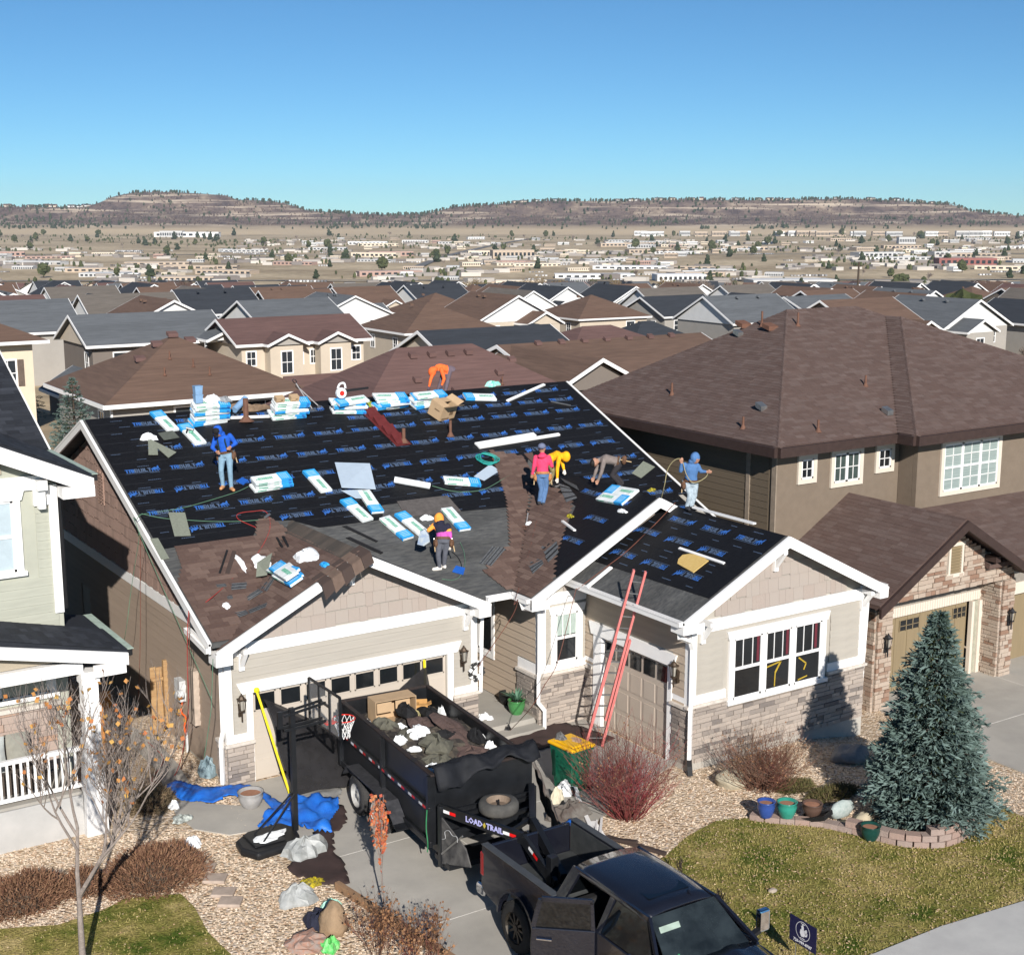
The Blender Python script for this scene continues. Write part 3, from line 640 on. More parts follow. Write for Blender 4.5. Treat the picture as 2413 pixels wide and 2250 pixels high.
# --- coach lanterns
def lantern(x,y,z,n,par=None,m=None):
 b=MB();n=Vector(n);c=Vector((x,y,z))+n*.13
 b.cbox(c+Vector((0,0,.17)),(.17,.17,.03));b.lathe([(.09,.17),(.05,.24),(.012,.28),(.02,.3)],c,8);b.cbox(c+Vector((0,0,-.1)),(.11,.11,.03))
 for a in(-1,1):
  for d in(-1,1):b.beam(c+Vector((a*.07,d*.07,.16)),c+Vector((a*.045,d*.045,-.09)),.014,.014)
 b.tube([c+Vector((0,0,-.1)),c+Vector((0,0,-.2)),c-n*.12+Vector((0,0,-.25))],.014);b.tube([c+Vector((0,0,-.12)),c+Vector((0,0,-.34))],.02);b.cbox(c-n*.12+Vector((0,0,-.1)),(.1,.1,.3))
 o=b.build('wall_lantern',m or M_bronze,par or H)
 g=MB();g.lathe([(.04,-.08),(.06,.15)],c,8);g.build('lantern_glass',mat('seeded_glass',(.3,.28,.24),.2),o)
lantern(10.7,YG,1.85,(0,-1,0));lantern(16.36,YG,1.95,(0,-1,0));lantern(19.42,22.85,2.25,(-1,0,0))
# --- porch
b=MB();b.box((16.76,26.55,0),(18.07,31,.28));b.box((16.9,26.15,0),(18.05,26.54,.15));b.build('porch_slab',M_conc,H)
# --- left gable louvre, gas and electric gear
b=MB();
for k in range(9):b.box((10.33,35.35,4.98+k*.09),(10.4,35.75,5.03+k*.09));
b.box((10.34,35.3,4.92),(10.37,35.35,5.8));b.box((10.34,35.75,4.92),(10.37,35.8,5.8));b.box((10.34,35.53,4.92),(10.37,35.57,5.8))
b.build('louvre_vent',mat('brown_vent',(.3,.2,.16),.8),H)
# ================================================================ roof coverings
def logo_print(pl,cx,cy,s,flip,bb,gg):
 """the word TRIBUILT with a small charging beast, as flat print on the membrane"""
 L={'T':[(0,5,4,6),(1.3,0,2.7,5)],'R':[(0,0,1.2,6),(1.2,4.8,3.8,6),(1.2,2.2,3.8,3.4),(2.8,3.4,4,4.8),(2.6,0,3.9,2.2)],'I':[(0,0,1.2,6)],'B':[(0,0,1.3,6),(1.3,4.9,3.6,6),(1.3,2.5,3.6,3.5),(1.3,0,3.6,1.1),(3.,3.4,4.1,5.),(3.,1.,4.2,2.6)],'U':[(0,0,1.3,6),(2.9,0,4.2,6),(1.3,0,2.9,1.2)],'L':[(0,0,1.3,6),(1.3,0,3.6,1.2)]}
 W={'T':4.3,'R':4.3,'I':1.6,'B':4.7,'U':4.8,'L':3.9}
 x=-17.5;u=s/50.;sg=-1 if flip else 1
 def q(b,x0,y0,x1,y1,k=0.):
  P=[]
  for a,c in((x0,y0),(x1,y0),(x1,y1),(x0,y1)):
   P.append(pl.p(cx+sg*(a+c*.12)*u,cy+sg*(c-3)*u*1.15,.0105))
  b.poly(P)
 for i,ch in enumerate('TRIBUILT'):
  b=bb if i<3 else gg
  for r in L[ch]:q(b,x+r[0],r[1],x+r[2],r[3])
  x+=W[ch]
  # the beast: body, hump, head, legs, tail
 for P in([(0,2),(5.5,2.6),(6.5,5.5),(4.2,6.6),(1.5,5.)],[(5.5,2.9),(8.4,4.),(9.2,6.4),(8.,8.4),(6.2,5.4)],[(.2,2.1),(1.4,2.3),(.6,-.6),(-.6,-.6)],[(2.,2.4),(3.2,2.4),(4.2,-.4),(3.,-.4)],[(5.,2.6),(6.3,3.),(7.4,-.2),(6.2,-.2)],[(7.3,3.4),(8.5,4.),(9.6,1.6),(8.6,1.2)],[(-2.6,2.6),(.4,3.),(1.5,4.8)],[(8.2,8.2),(9.6,9.2),(8.9,7.2)]):
  bb.poly([pl.p(cx+sg*(x+.6+a)*u,cy+sg*(c-3)*u*1.15,.0105)for a,c in(P if not flip else P)])
 q(gg,-17.5,-1.6,x+7,-1.15)
MAINP2=Pl((0,35.4,7.2),(1,0,0),(0,1,.43)) # v measured along the slope, 0 at the ridge
cs=math.cos(math.atan(.43))
def vmain(y):return(y-35.4)/cs
BLACKP=[(10.,30.),(17.6,29.95),(19.75,29.8),(20.1,30.35),(21.35,31.6),(25.15,27.15),(25.15,35.38),(10.,35.38)]
# the membrane was rolled out in courses; each strip is a part, lapping the one below it
ys=[35.42,34.5,33.58,32.66,31.74,30.82,29.9]
strips=[]
def clipstrip(P,y0,y1):
 """part of polygon P between two levels (convex enough clipping, Sutherland-Hodgman)"""
 def clip(Q,f):
  out=[]
  for i in range(len(Q)):
   a=Q[i];b_=Q[(i+1)%len(Q)];fa,fb=f(a),f(b_)
   if fa>=0:out.append(a)
   if(fa>=0)!=(fb>=0):t=fa/(fa-fb);out.append((a[0]+(b_[0]-a[0])*t,a[1]+(b_[1]-a[1])*t))
  return out
 Q=clip(P,lambda p:p[1]-y0)
 return clip(Q,lambda p:y1-p[1])if Q else[]
BLK_A=[(10.,30.),(12.3,30.05),(12.7,30.55),(13.45,30.42),(14.,30.02),(15.75,30.),(16.,30.55),(17.35,30.6),(17.75,29.93),(19.75,29.8),(20.,30.2),(21.35,31.8),(21.35,35.4),(10.,35.4)]
BLK_B=[(21.35,31.8),(22.4,30.35),(25.15,27.2),(25.15,35.4),(21.35,35.4)]
for i in range(12):
 y1=35.4-.865*i*1.;y0=y1-.95
 for PB in(BLK_A,BLK_B):
  Q=clipstrip(PB,y0,y1)
  if len(Q)>=3:
   b=MB();b.prism([(x,y,mz(y)+.002+(y1-y)/.95*.004)for x,y in Q],(0,0,.003));b.build('underlayment_strip',M_black,H)
bb=MB();gg=MB()
LOGR=[(35.,10.35,0),(33.86,10.36,0),(33.02,10.62,0),(32.13,10.5,1),(31.32,10.58,0),(30.58,10.28,1)]
def inblack(x,y):return(inpoly(x,y,BLK_A)or inpoly(x,y,BLK_B))
for y,x0,fl in LOGR:
 x=x0
 while x<25.2:
  if all(inblack(x+d,y+e)for d in(-.42,.42)for e in(-.1,.1)):logo_print(MAINP2,x,vmain(y),1.*1.12,fl,bb,gg)
  x+=1.145
for y,x0 in((34.45,17.4),):
 x=x0
 while x<24.9:logo_print(MAINP2,x,vmain(y),1.12,0,bb,gg);x+=1.145
for y in(29.6,28.8,28.):
 x=22.
 while x<25:
  if all(inblack(x+d,y+e)for d in(-.42,.42)for e in(-.1,.1)):logo_print(MAINP2,x,vmain(y),1.12,y==28.8,bb,gg)
  x+=1.145
  # fine printed guide lines and small lettering
Rr=random.Random(5)
def guide(pl,y,xa,xb,ok,step=.9,lift=.0105):
 x=xa
 while x<xb:
  L=Rr.uniform(.2,.34)
  if ok(x,y)and ok(x+L,y):
   for k in range(7):
    w=L/7;gg.poly([pl.p(x+k*w,vm(y),lift),pl.p(x+k*w+w*.7,vm(y),lift),pl.p(x+k*w+w*.7,vm(y)+.022,lift),pl.p(x+k*w,vm(y)+.022,lift)])
  x+=step*Rr.uniform(.8,1.2)
vm=vmain
for i in range(28):
 guide(MAINP2,35.2-i*.29,10.1+Rr.uniform(0,.8),25,inblack,step=Rr.choice((.75,1.5)))
lines=MB()
for i in range(18):
 y=35.1-i*.4325
 for xa in range(20):
  x=10.05+xa*.76
  for(da,db)in((0,.7),):
   if inblack(x,y)and inblack(x+db,y)and Rr.random()<.85:lines.add([MAINP2.p(x,vmain(y),.0102),MAINP2.p(x+db,vmain(y),.0102),MAINP2.p(x+db,vmain(y)+.01,.0102),MAINP2.p(x,vmain(y)+.01,.0102)],[(0,1,2,3)])
lines.build('printed_guide_lines',mat('faint_print',(.035,.038,.045),.8),H,kind='stuff')
# right wing: slope facing left
RWP=Pl((21.9,0,5.225),(0,-1,0),(1,0,.5)) # u = -y, v along slope from the ridge (negative downwards)
RWB=[(19.58,26.3),(19.62,22.1),(21.88,22.1),(21.88,26.3)]
cr=math.cos(math.atan(.5))
b=MB();b.prism([(x,y,slopez('rwl',x,y)+.002)for x,y in[(19.58,26.28),(19.64,22.12),(20.6,22.12),(20.6,26.28)]],(0,0,.004));b.build('underlayment_strip',M_black,H)
b=MB();b.prism([(x,y,slopez('rwl',x,y)+.0065)for x,y in[(20.5,26.28),(20.5,22.12),(21.89,22.12),(21.89,26.28)]],(0,0,.004));b.build('underlayment_strip',M_black,H)
for x,y0,fl in((21.5,25.33,0),(20.88,25.8,1),(20.04,25.65,1)):
 for k in range(4):
  y=y0-1.2*k
  if 22.5<y<25.9:logo_print(RWP,-y,(x-21.9)/cr,1.08,fl,bb,gg)
vm=lambda y:(y-21.9)/cr
for xx in(21.75,21.2,20.5,19.75,20.3):guide(RWP,xx,-26.2,-22.3,lambda u,v:True,step=.8)
RRP=Pl((21.9,0,5.225),(0,1,0),(-1,0,.5))
b=MB();b.prism([(x,y,slopez('rwr',x,y)+.002)for x,y in[(21.92,22.12),(25.18,22.12),(25.18,27.),(21.4,31.3),(21.37,26.05),(21.92,26.05)]],(0,0,.004));b.build('underlayment_strip',M_black,H)
# middle gable, left slope: black towards the front rake
MGP=Pl((21.35,0,5.5),(0,-1,0),(1,0,.526))
MGB=[(18.3,26.05),(21.33,26.05),(21.33,31.2),(20.95,30.95),(20.4,28.2),(18.5,26.7)]
b=MB();b.prism([(x,y,slopez('mgl',x,y)+.002)for x,y in MGB],(0,0,.004));b.build('underlayment_strip',M_black,H)
for y,x,fl in((27.1,20.9,0),(28.3,20.95,0),(27.,20.2,1),(26.9,19.4,1)):logo_print(MGP,-y,(x-21.35)/math.cos(math.atan(.526)),1.,fl,bb,gg)
b=MB();b.prism([(x,y,slopez('ggr',x,y)+.002)for x,y in[(13.47,26.8),(14.15,26.8),(13.9,30.),(13.47,30.3)]],(0,0,.004));b.build('underlayment_strip',M_black,H)
bb.build('blue_logo_print',M_printb,H,kind='stuff');gg.build('grey_logo_print',M_printg,H,kind='stuff')
# shingles: three fields, laid in courses, one object per shingle up to the limit
def sh_tone(R):return R.choice((0,.1,.2,.35,.5,.7,.9))*R.uniform(.6,1)
def shingle_field(pl,P,v0,v1,seed,m=M_shing,limit=100,parent=None,h=.145,lens=(.22,.46),holes=(),stag=0.):
 rr=rows(P,v0,v1,h,lens,seed=seed,tones=sh_tone,minlen=.1,extra=.006,holes=holes)
 rr=[(a+.003,b_-.003,c,d+.012,t,e)for a,b_,c,d,t,e in rr]
 pieces('shingle',pl,rr,.008,m,parent or H,lift=.012,tilt=.008,limit=limit,rest='shingles')
def uvmain(P):return[(x,vmain(y))for x,y in P]
shingle_field(MAINP2,uvmain([(9.97,26.82),(10.42,26.82),(13.2,30.1),(12.95,30.7),(12.6,30.55),(12.35,30.02),(10.35,29.98),(10.25,29.3),(9.97,28.8)]),vmain(26.82),vmain(30.6),31,limit=150)
GGP=Pl((13.45,0,5.03),(0,-1,0),(1,0,.5))
shingle_field(GGP,[(-26.76,-3.82),(-26.76,-.02),(-30.3,-.02),(-26.85,-3.5)],-3.82,-0.,32,limit=150)
# brown field round the middle gable's valley: main-slope side and gable side
shingle_field(MAINP2,uvmain([(17.4,26.85),(17.7,26.85),(19.6,29.3),(21.,31.1),(21.2,31.9),(20.35,32.3),(19.95,31.2),(19.5,30.1),(18.5,28.4),(17.2,27.6)]),vmain(26.85),vmain(32.3),33,limit=70)
V=math.cos(math.atan(.526))
shingle_field(MGP,[(-y,(x-21.35)/V)for x,y in[(17.58,26.03),(18.2,26.03),(18.75,26.75),(20.4,28.35),(20.6,28.9),(21.,30.9),(21.3,31.3),(17.6,26.82)]],-3.8/V,0,34,limit=100)
# starter strips / ridge caps carried over the garage gable and its torn flap hanging over the rake
cp=MB()
for k in range(22):
 y=26.95+k*.155
 for sd in(-1,1):pass
 cp.prism([(13.1,y,slopez('ggl',13.1,y)+.03),(13.45,y,5.06),(13.8,y,slopez('ggr',13.8,y)+.03),(13.45,y,5.075)],(0,.17,.006),tone=Rr.uniform(0,1))
cp.build('ridge_cap',mat('dark_ridge_cap',(.05,.045,.04),.95,tone=(.1,.08,.065)),H)
fl_=MB()
M_flap=mat('brown_flap',(.06,.042,.036),.95,tone=(.13,.09,.07))
for k in range(5):
 x=12.35+k*.24
 p0=Vector((x,26.95,slopez('ggl',x,0)+.05));d=Vector((.11,0,.055))*2.1
 fl_.prism([p0,p0+d,p0+d+Vector((.05,-.42,-.06)),p0+Vector((.05,-.42,-.06))],(0,0,.012),tone=k%2)
 fl_.prism([p0+Vector((.05,-.42,-.06)),p0+d+Vector((.05,-.42,-.06)),p0+d+Vector((.1,-.5,-.3)),p0+Vector((.1,-.5,-.3-.08*(k<3)))],(0,-.012,0),tone=k%2)
fl_.build('loose_shingle_flap',M_flap,H)
# plumbing stacks
def vent(x,y,h,m,par=None,kz=None,flash=True,r=.05):
 z=kz if kz is not None else mz(y);b=MB();b.tube([(x,y,z-.05),(x,y,z+h)],r,8);
 if flash:b.lathe([(r*3,0.),(r*2.2,.03),(r*1.1,.12)],(x,y,z),10)
 return b.build('vent_pipe',m,par or H)
M_rust=mat('rusty_brown_pipe',(.15,.075,.05),.8)
# ================================================================ people
def skin_mat(n,c):return mat(n,c,.6,var=.08,scale=10)
M_skin=skin_mat('skin',(.36,.19,.125));M_hair=mat('black_hair',(.012,.01,.009),.7)
def clothm(n,c,v=.14):return mat(n,c,.9,var=v,scale=9,bump=.5,bscale=14)
def person(label,base,J,cl,faceto=(0,-1,0),group='roofers at work on the roof'):
 """one continuous body grown over the joints J (right, away, up) and remeshed; clothing is coloured by region"""
 base=Vector(base)
 def W(p):return RT*p[0]+FW*p[1]+Vector((0,0,p[2]))
 J={k:W(v)for k,v in J.items()}
 segs=[] # (a, b, ra, rb, material key)
 b=MB()
 def limb(a,c,ra,rc,key,n=9):
  pts=[a.lerp(c,t)for t in(0,.25,.5,.75,1)];rr=[ra,lerp(ra,rc,.25)*1.06,lerp(ra,rc,.5)*1.03,lerp(ra,rc,.75),rc]
  b.tube(pts,rr,n=n);b.blob(a,(ra,ra,ra),amp=0,nu=8,nv=6);b.blob(c,(rc,rc,rc),amp=0,nu=8,nv=6);segs.append((a,c,ra,rc,key))
 sh=(J['shR']-J['shL']);side=sh.normalized();spine=(J['chest']-J['pelvis']).normalized();front=side.cross(spine).normalized()
 # torso: oval sections from hips to shoulders
 secs=[(J['pelvis']-spine*.1,.15,.115),(J['pelvis'],.165,.125),(J['pelvis'].lerp(J['chest'],.45),.15,.115),(J['chest'],.185,.13),(J['chest'].lerp(J['neck'],.55),.19,.11),(J['neck'],.075,.07)]
 vs=[];fs=[];n=14
 for c,w,d in secs:
  for k in range(n):a=2*PI*k/n;vs.append(c+side*math.cos(a)*w+front*math.sin(a)*d)
 for i in range(len(secs)-1):
  for k in range(n):fs.append((i*n+k,i*n+(k+1)%n,(i+1)*n+(k+1)%n,(i+1)*n+k))
 fs.append(tuple(range(n))[::-1]);fs.append(tuple(range((len(secs)-1)*n,len(secs)*n)));b.add(vs,fs)
 segs.append((J['pelvis']+spine*.06,J['chest'],.17,.17,'shirt'));segs.append((J['chest'],J['neck']-(J['neck']-J['chest'])*.1,.18,.1,'shirt'));segs.append((J['pelvis']-spine*.12,J['pelvis']-spine*.02,.17,.17,'pants'))
 limb(J['neck'],J['head'],.06,.06,'neck')
 hd=(J['head']-J['neck']).normalized();fd=Vector((0,0,0))+RT*faceto[0]+FW*faceto[1]+Vector((0,0,faceto[2]));fd=(fd-hd*fd.dot(hd)*.6).normalized();ear=hd.cross(fd).normalized()
 hood=cl.get('hood')
 b.blob(J['head'],(.095,.095,.12),amp=0,nu=12,nv=9);b.blob(J['head']+fd*.03-hd*.055,(.065,.065,.06),amp=0,nu=10,nv=7)
 b.blob(J['head']+fd*.105-hd*.02,(.018,.018,.028),amp=0,nu=6,nv=5)
 for s_ in(-1,1):b.blob(J['head']+ear*s_*.093,(.018,.022,.032),amp=0,nu=6,nv=5)
 segs.append((J['head']-hd*.04,J['head']+hd*.04,.1,.1,'head'))
 for s_,S in(('L',-1),('R',1)):
  limb(J['sh'+s_],J['el'+s_],.066,.05,'shirt');limb(J['el'+s_],J['ha'+s_],.05,.034,'shirt')
  d=(J['ha'+s_]-J['el'+s_]).normalized();pc=J['ha'+s_]+d*.045;u=d.cross(front if abs(d.dot(front))<.9 else side).normalized();v=d.cross(u)
  b.cbox(pc,(.075,.03,.085),Matrix((u,v,d)).transposed());segs.append((J['ha'+s_]+d*.01,pc+d*.12,.035,.035,'hand'))
  for k,(o,L)in enumerate(((-.03,.06),(-.01,.07),(.01,.065),(.03,.05))):
   p=pc+u*o+d*.035;b.tube([p,p+d*L*.5+v*.008,p+d*L*.8+v*.03],[.0105,.0095,.0085],n=6)
  p=pc-u*.035-d*.01;b.tube([p,p-u*.025+d*.03,p-u*.02+d*.055+v*.012],[.012,.011,.009],n=6)
  limb(J['hip'+s_],J['kn'+s_],.095,.065,'pants');limb(J['kn'+s_],J['an'+s_],.066,.05,'pants')
  t=J['toe'+s_]-J['an'+s_];t.z*=.3;t.normalize();a=J['an'+s_]+Vector((0,0,-.035))
  b.tube([a-t*.05,a+t*.06,a+t*.16,a+t*.19],[.047,.05,.043,.025],n=8);segs.append((a-t*.06,a+t*.2,.05,.05,'shoe'))
 if hood:
  hc=J['head']-fd*.022+hd*.012
  b.blob(hc,(.125,.125,.15),amp=.02,nu=12,nv=9);b.blob(J['neck']+hd*.02-fd*.02,(.12,.12,.08),amp=.05,nu=10,nv=7);
 me=bpy.data.meshes.new('person');me.from_pydata([tuple(v)for v in b.v],[],b.f);o=bpy.data.objects.new('person',me);COL.objects.link(o)
 rm=o.modifiers.new('r','REMESH');rm.mode='VOXEL';rm.voxel_size=.0125;rm.use_smooth_shade=True
 sm=o.modifiers.new('s','SMOOTH');sm.factor=.5;sm.iterations=2
 dg=bpy.context.evaluated_depsgraph_get();me2=bpy.data.meshes.new_from_object(o.evaluated_get(dg));bpy.data.objects.remove(o);me2.name='body'
 keys=['shirt','pants','shoe','hand','head','neck','shirt2'];
 for k in keys:me2.materials.append(cl.get(k)or{'head':M_skin,'hand':M_skin,'neck':cl['shirt']if hood else M_skin,'shirt2':cl['shirt']}[k])
 idx=[]
 for p in me2.polygons:
  c=p.center;best=9;bk='shirt'
  for a,d,ra,rc,key in segs:
   ad=d-a;t=max(0,min(1,(c-a).dot(ad)/max(ad.length_squared,1e-9)));r=(c-(a+ad*t)).length-lerp(ra,rc,t)
   if r<best:best=r;bk=key
  if bk in('head','neck')and hood:
   q=c-J['head']
   bk='head' if q.dot(fd)>.062 and abs(q.dot(ear))<.06 and-.09<q.dot(hd)<.06 else 'shirt'
   if hood!=True and bk=='shirt':bk='neck'
  if bk=='shirt' and cl.get('shirt2')and abs((c-J['pelvis']).dot(spine))<cl.get('split',.28)and(c-J['pelvis']).length<.36:bk='shirt2'
  if bk=='shirt' and cl.get('sleeve')and min((c-J[k]).length for k in('elL','elR','haL','haR'))<.16:bk='neck'
  idx.append(keys.index(bk))
 me2.polygons.foreach_set('material_index',idx)
 R_=root('person',base,label,'person',group)
 o=bpy.data.objects.new('body',me2);COL.objects.link(o);o.parent=R_
 R_['_']=0;del R_['_']
 def P(v):return base+v
 # face: eyes and mouth
 if cl.get('face',True):
  for s_ in(-1,1):m_=MB();m_.blob(P(J['head']+fd*.092+ear*s_*.034+hd*.012),(.011,.011,.008),amp=0,nu=6,nv=4);m_.build('eye',M_hair,R_)
  m_=MB();m_.cbox(P(J['head']+fd*.088-hd*.062),(.035,.012,.008));m_.build('mouth',mat('lips',(.25,.09,.07),.6),R_)
 hp=Matrix((ear,fd,hd)).transposed()
 if cl.get('cap'):
  m_=MB();m_.lathe([(.106,-.01),(.108,.04),(.095,.09),(.055,.125),(.01,.135)],P(J['head']+hd*.01),12,hp);k=cl.get('brim',1)
  m_.prism([P(J['head']+hd*.02+fd*k*.09+ear*a_)for a_ in(-.07,.07)]+[P(J['head']+hd*.005+fd*k*.19+ear*a_)for a_ in(.05,-.05)],hd*.012);m_.build('cap',cl['cap'],R_,smooth=True)
 if cl.get('hair'):
  m_=MB();m_.lathe([(.104,-.03),(.108,.04),(.09,.09),(.05,.125),(.005,.13)],P(J['head']-fd*.014+hd*.008),12,hp);m_.build('hair',M_hair,R_,smooth=True)
 if cl.get('belt'):
  m_=MB();
  vs=[];n=14
  for hh in(-.03,.03):
   for rr in(1.05,1.12):
    for k in range(n):a=2*PI*k/n;vs.append(P(J['pelvis']+spine*(hh+.03)+side*math.cos(a)*.165*rr+front*math.sin(a)*.128*rr))
  fs=[]
  for k in range(n):
   q=(k+1)%n;fs+=[(n+k,n+q,3*n+q,3*n+k),(k,2*n+k,2*n+q,q),(k,q,n+q,n+k),(2*n+k,3*n+k,3*n+q,2*n+q)]
  m_.add(vs,fs);m_.build('tool_belt',cl['belt'],R_)
  for s_,fb in cl.get('pouch',((-1,0),(1,0))):
   c=J['pelvis']+side*s_*.185+front*fb-spine*.1;m_=MB();m_.blob(P(c),(.07,.075,.12),seed=s_+3,amp=.12,nu=8,nv=6);m_.blob(P(c+front*.05-spine*.02),(.055,.045,.075),seed=s_+5,amp=.1,nu=7,nv=5);m_.build('tool_pouch',cl['belt'],R_,smooth=True)
   m_=MB();h0=P(c+side*s_*.03+spine*.1);m_.tube([h0,h0-spine*.3+side*s_*.02],.014,6);m_.build('hammer_handle',mat('pale_hickory',(.5,.36,.2),.7),R_)
   m_=MB();m_.beam(h0+spine*.01-front*.06,h0+spine*.01+front*.06,.025,.03);m_.build('hammer_head',M_metal,R_)
 return R_,P,J,side,spine,front
M_belt=mat('brown_leather',(.12,.062,.035),.75,var=.3,scale=12)
M_beltt=mat('tan_leather',(.42,.19,.07),.75,var=.25,scale=12)
M_jean=clothm('faded_denim',(.2,.32,.42));M_jean2=clothm('blue_denim',(.09,.17,.32));M_jean3=clothm('pale_ragged_denim',(.36,.43,.48),.3)
M_boot=mat('tan_work_boot',(.52,.26,.12),.7);M_shoe=mat('white_trainer',(.72,.68,.62),.6);M_bshoe=mat('dark_shoe',(.03,.03,.035),.7)
M_glove=mat('pale_glove',(.62,.58,.52),.8);M_dblue=clothm('bright_blue_hoodie',(.015,.1,.5));M_mblue=clothm('dusty_blue_hoodie',(.075,.17,.36))
M_pink=clothm('pink_hoodie',(.78,.055,.14));M_yel=clothm('yellow_hoodie',(.92,.42,.01));M_oran=clothm('orange_hoodie',(.85,.15,.035));M_oran2=clothm('light_orange_cloth',(.9,.33,.05))
M_navy=clothm('navy_vest',(.018,.018,.035));M_purp=clothm('magenta_vest',(.5,.09,.38));M_grpant=clothm('grey_trousers',(.1,.105,.125));M_taupe=clothm('taupe_sweater',(.2,.165,.15));M_dkpant=clothm('dark_trousers',(.03,.027,.03));M_camo=clothm('camouflage_trousers',(.2,.17,.08),.6)
def roofz(r,f):return .36*f-.235*r
p1=(12.42,31.89,5.69)
R_,P,J,sd,sp,fr=person('man in bright blue hoodie and faded jeans standing left of the white bundle stack',p1,dict(pelvis=(-.02,.03,.93),chest=(-.07,0,1.24),neck=(-.1,-.05,1.38),head=(-.16,-.13,1.47),shL=(-.24,0,1.3),shR=(.11,-.02,1.36),elL=(-.33,-.03,1.06),haL=(-.2,-.17,.99),elR=(.25,.02,1.16),haR=(.15,-.15,1.1),hipL=(-.11,.02,.86),hipR=(.07,.02,.86),knL=(-.13,-.05,.49),knR=(.09,-.05,.47),anL=(-.11,0,.11),anR=(.1,-.02,.07),toeL=(-.13,-.15,.06),toeR=(.17,-.13,.03)),dict(shirt=M_dblue,pants=M_jean,shoe=M_boot,hood=True,cap=mat('black_cap',(.01,.01,.012),.8),belt=M_belt,pouch=((-1,0),(1,0))),faceto=(-.1,-.8,-.6))
m_=MB()
for s_ in(-1,1):m_.tube([P(J['pelvis']+sp*.06+sd*s_*.1+fr*.125),P(J['chest']+sd*s_*.09+fr*.15),P(J['chest'].lerp(J['neck'],.75)+sd*s_*.09+fr*.03),P(J['chest']+sd*s_*.06-fr*.15)],.02,6)
m_.build('harness_strap',mat('black_webbing',(.012,.03,.03),.8),R_)
p2=(16.2,27.88,3.96)
R_,P,J,sd,sp,fr=person('man in orange hood and navy to magenta vest stepping over the grey felt',p2,dict(pelvis=(.04,.05,.76),chest=(0.,.14,1.02),neck=(-.04,.18,1.13),head=(-.07,.24,1.21),shL=(-.19,.14,1.08),shR=(.15,.14,1.08),elL=(-.31,.08,.98),haL=(-.27,.2,1.02),elR=(.21,.1,.86),haR=(.2,.02,.64),hipL=(-.05,.05,.7),hipR=(.13,.05,.7),knL=(-.08,-.02,.38),knR=(.08,.06,.4),anL=(-.05,0.,.09),anR=(.05,.1,.11),toeL=(-.22,-.06,.06),toeR=(-.06,.2,.08)),dict(shirt=M_navy,shirt2=M_purp,split=.17,neck=M_oran2,sleeve=1,head=M_oran2,pants=M_grpant,shoe=M_shoe,hand=M_glove,hood=2,belt=M_belt,face=False),faceto=(-.3,.9,-.3))
m_=MB();bb0=Vector(p2)
pts=[(-.52,0.,.95),(-.4,.05,1.02),(-.3,.02,.86),(-.28,-.02,.72),(-.42,-.04,.62),(-.58,-.04,.66)]
m_.prism([bb0+RT*a+FW*c+Vector((0,0,d))for a,c,d in pts],FW*.1);m_.build('shingle_wrapper',mat('blue_grey_wrapper',(.16,.23,.36),.5,c2=(.42,.45,.42),scale=6),label='crumpled blue and grey wrapper bag held by the man in the orange hood',cat='bag')
p3=(20.13,29.38,4.86)
person('man in pink hoodie and grey cap with tan tool pouches, seen from behind',p3,dict(pelvis=(.03,0.,.84),chest=(.02,.03,1.17),neck=(.02,.03,1.36),head=(.01,.05,1.5),shL=(-.15,.03,1.27),shR=(.19,.03,1.27),elL=(-.2,0.,1.02),haL=(-.24,.03,.82),elR=(.27,.02,1.04),haR=(.3,.2,.98),hipL=(-.06,0.,.78),hipR=(.12,0.,.78),knL=(0.,-.02,.42),knR=(.12,.04,.44),anL=(-.06,-.02,.1),anR=(.05,-.05,.07),toeL=(-.06,.14,.1),toeR=(.06,.1,.06)),dict(shirt=M_pink,pants=M_jean2,shoe=M_bshoe,cap=mat('grey_blue_cap',(.14,.16,.24),.8),brim=-1,belt=M_beltt,pouch=((-1,-.03),(1,-.03)),face=False),faceto=(0,1,-.1))
m_=MB();q=Vector(p3)+Vector((0,0,1.32))+RT*.02+FW*-.06;m_.blob(q,(.14,.1,.07),seed=4,nu=10,nv=6);m_.build('hood',M_pink,bpy.data.objects['person.002'],smooth=True)
p4=(20.77,29.87,5.2)
person('man in yellow hoodie and camouflage trousers bending down to the shingles beside the pink hoodie',p4,dict(pelvis=(-.02,.18,.74),chest=(.2,.14,.84),neck=(.32,.12,.83),head=(.4,.1,.79),shL=(.22,-.03,.8),shR=(.24,.3,.82),elL=(.17,-.08,.5),haL=(.17,-.1,.25),elR=(.32,.22,.58),haR=(.36,.18,.42),hipL=(-.04,.1,.68),hipR=(-.02,.26,.68),knL=(.06,.04,.38),knR=(.04,.24,.42),anL=(-.03,0.,.09),anR=(0.,.22,.16),toeL=(.1,-.06,.04),toeR=(.14,.2,.1)),dict(shirt=M_yel,pants=M_camo,shoe=M_bshoe,hand=M_glove,hood=True,face=False),faceto=(.5,.3,-.8))
p5=(21.5,27.72,5.63)
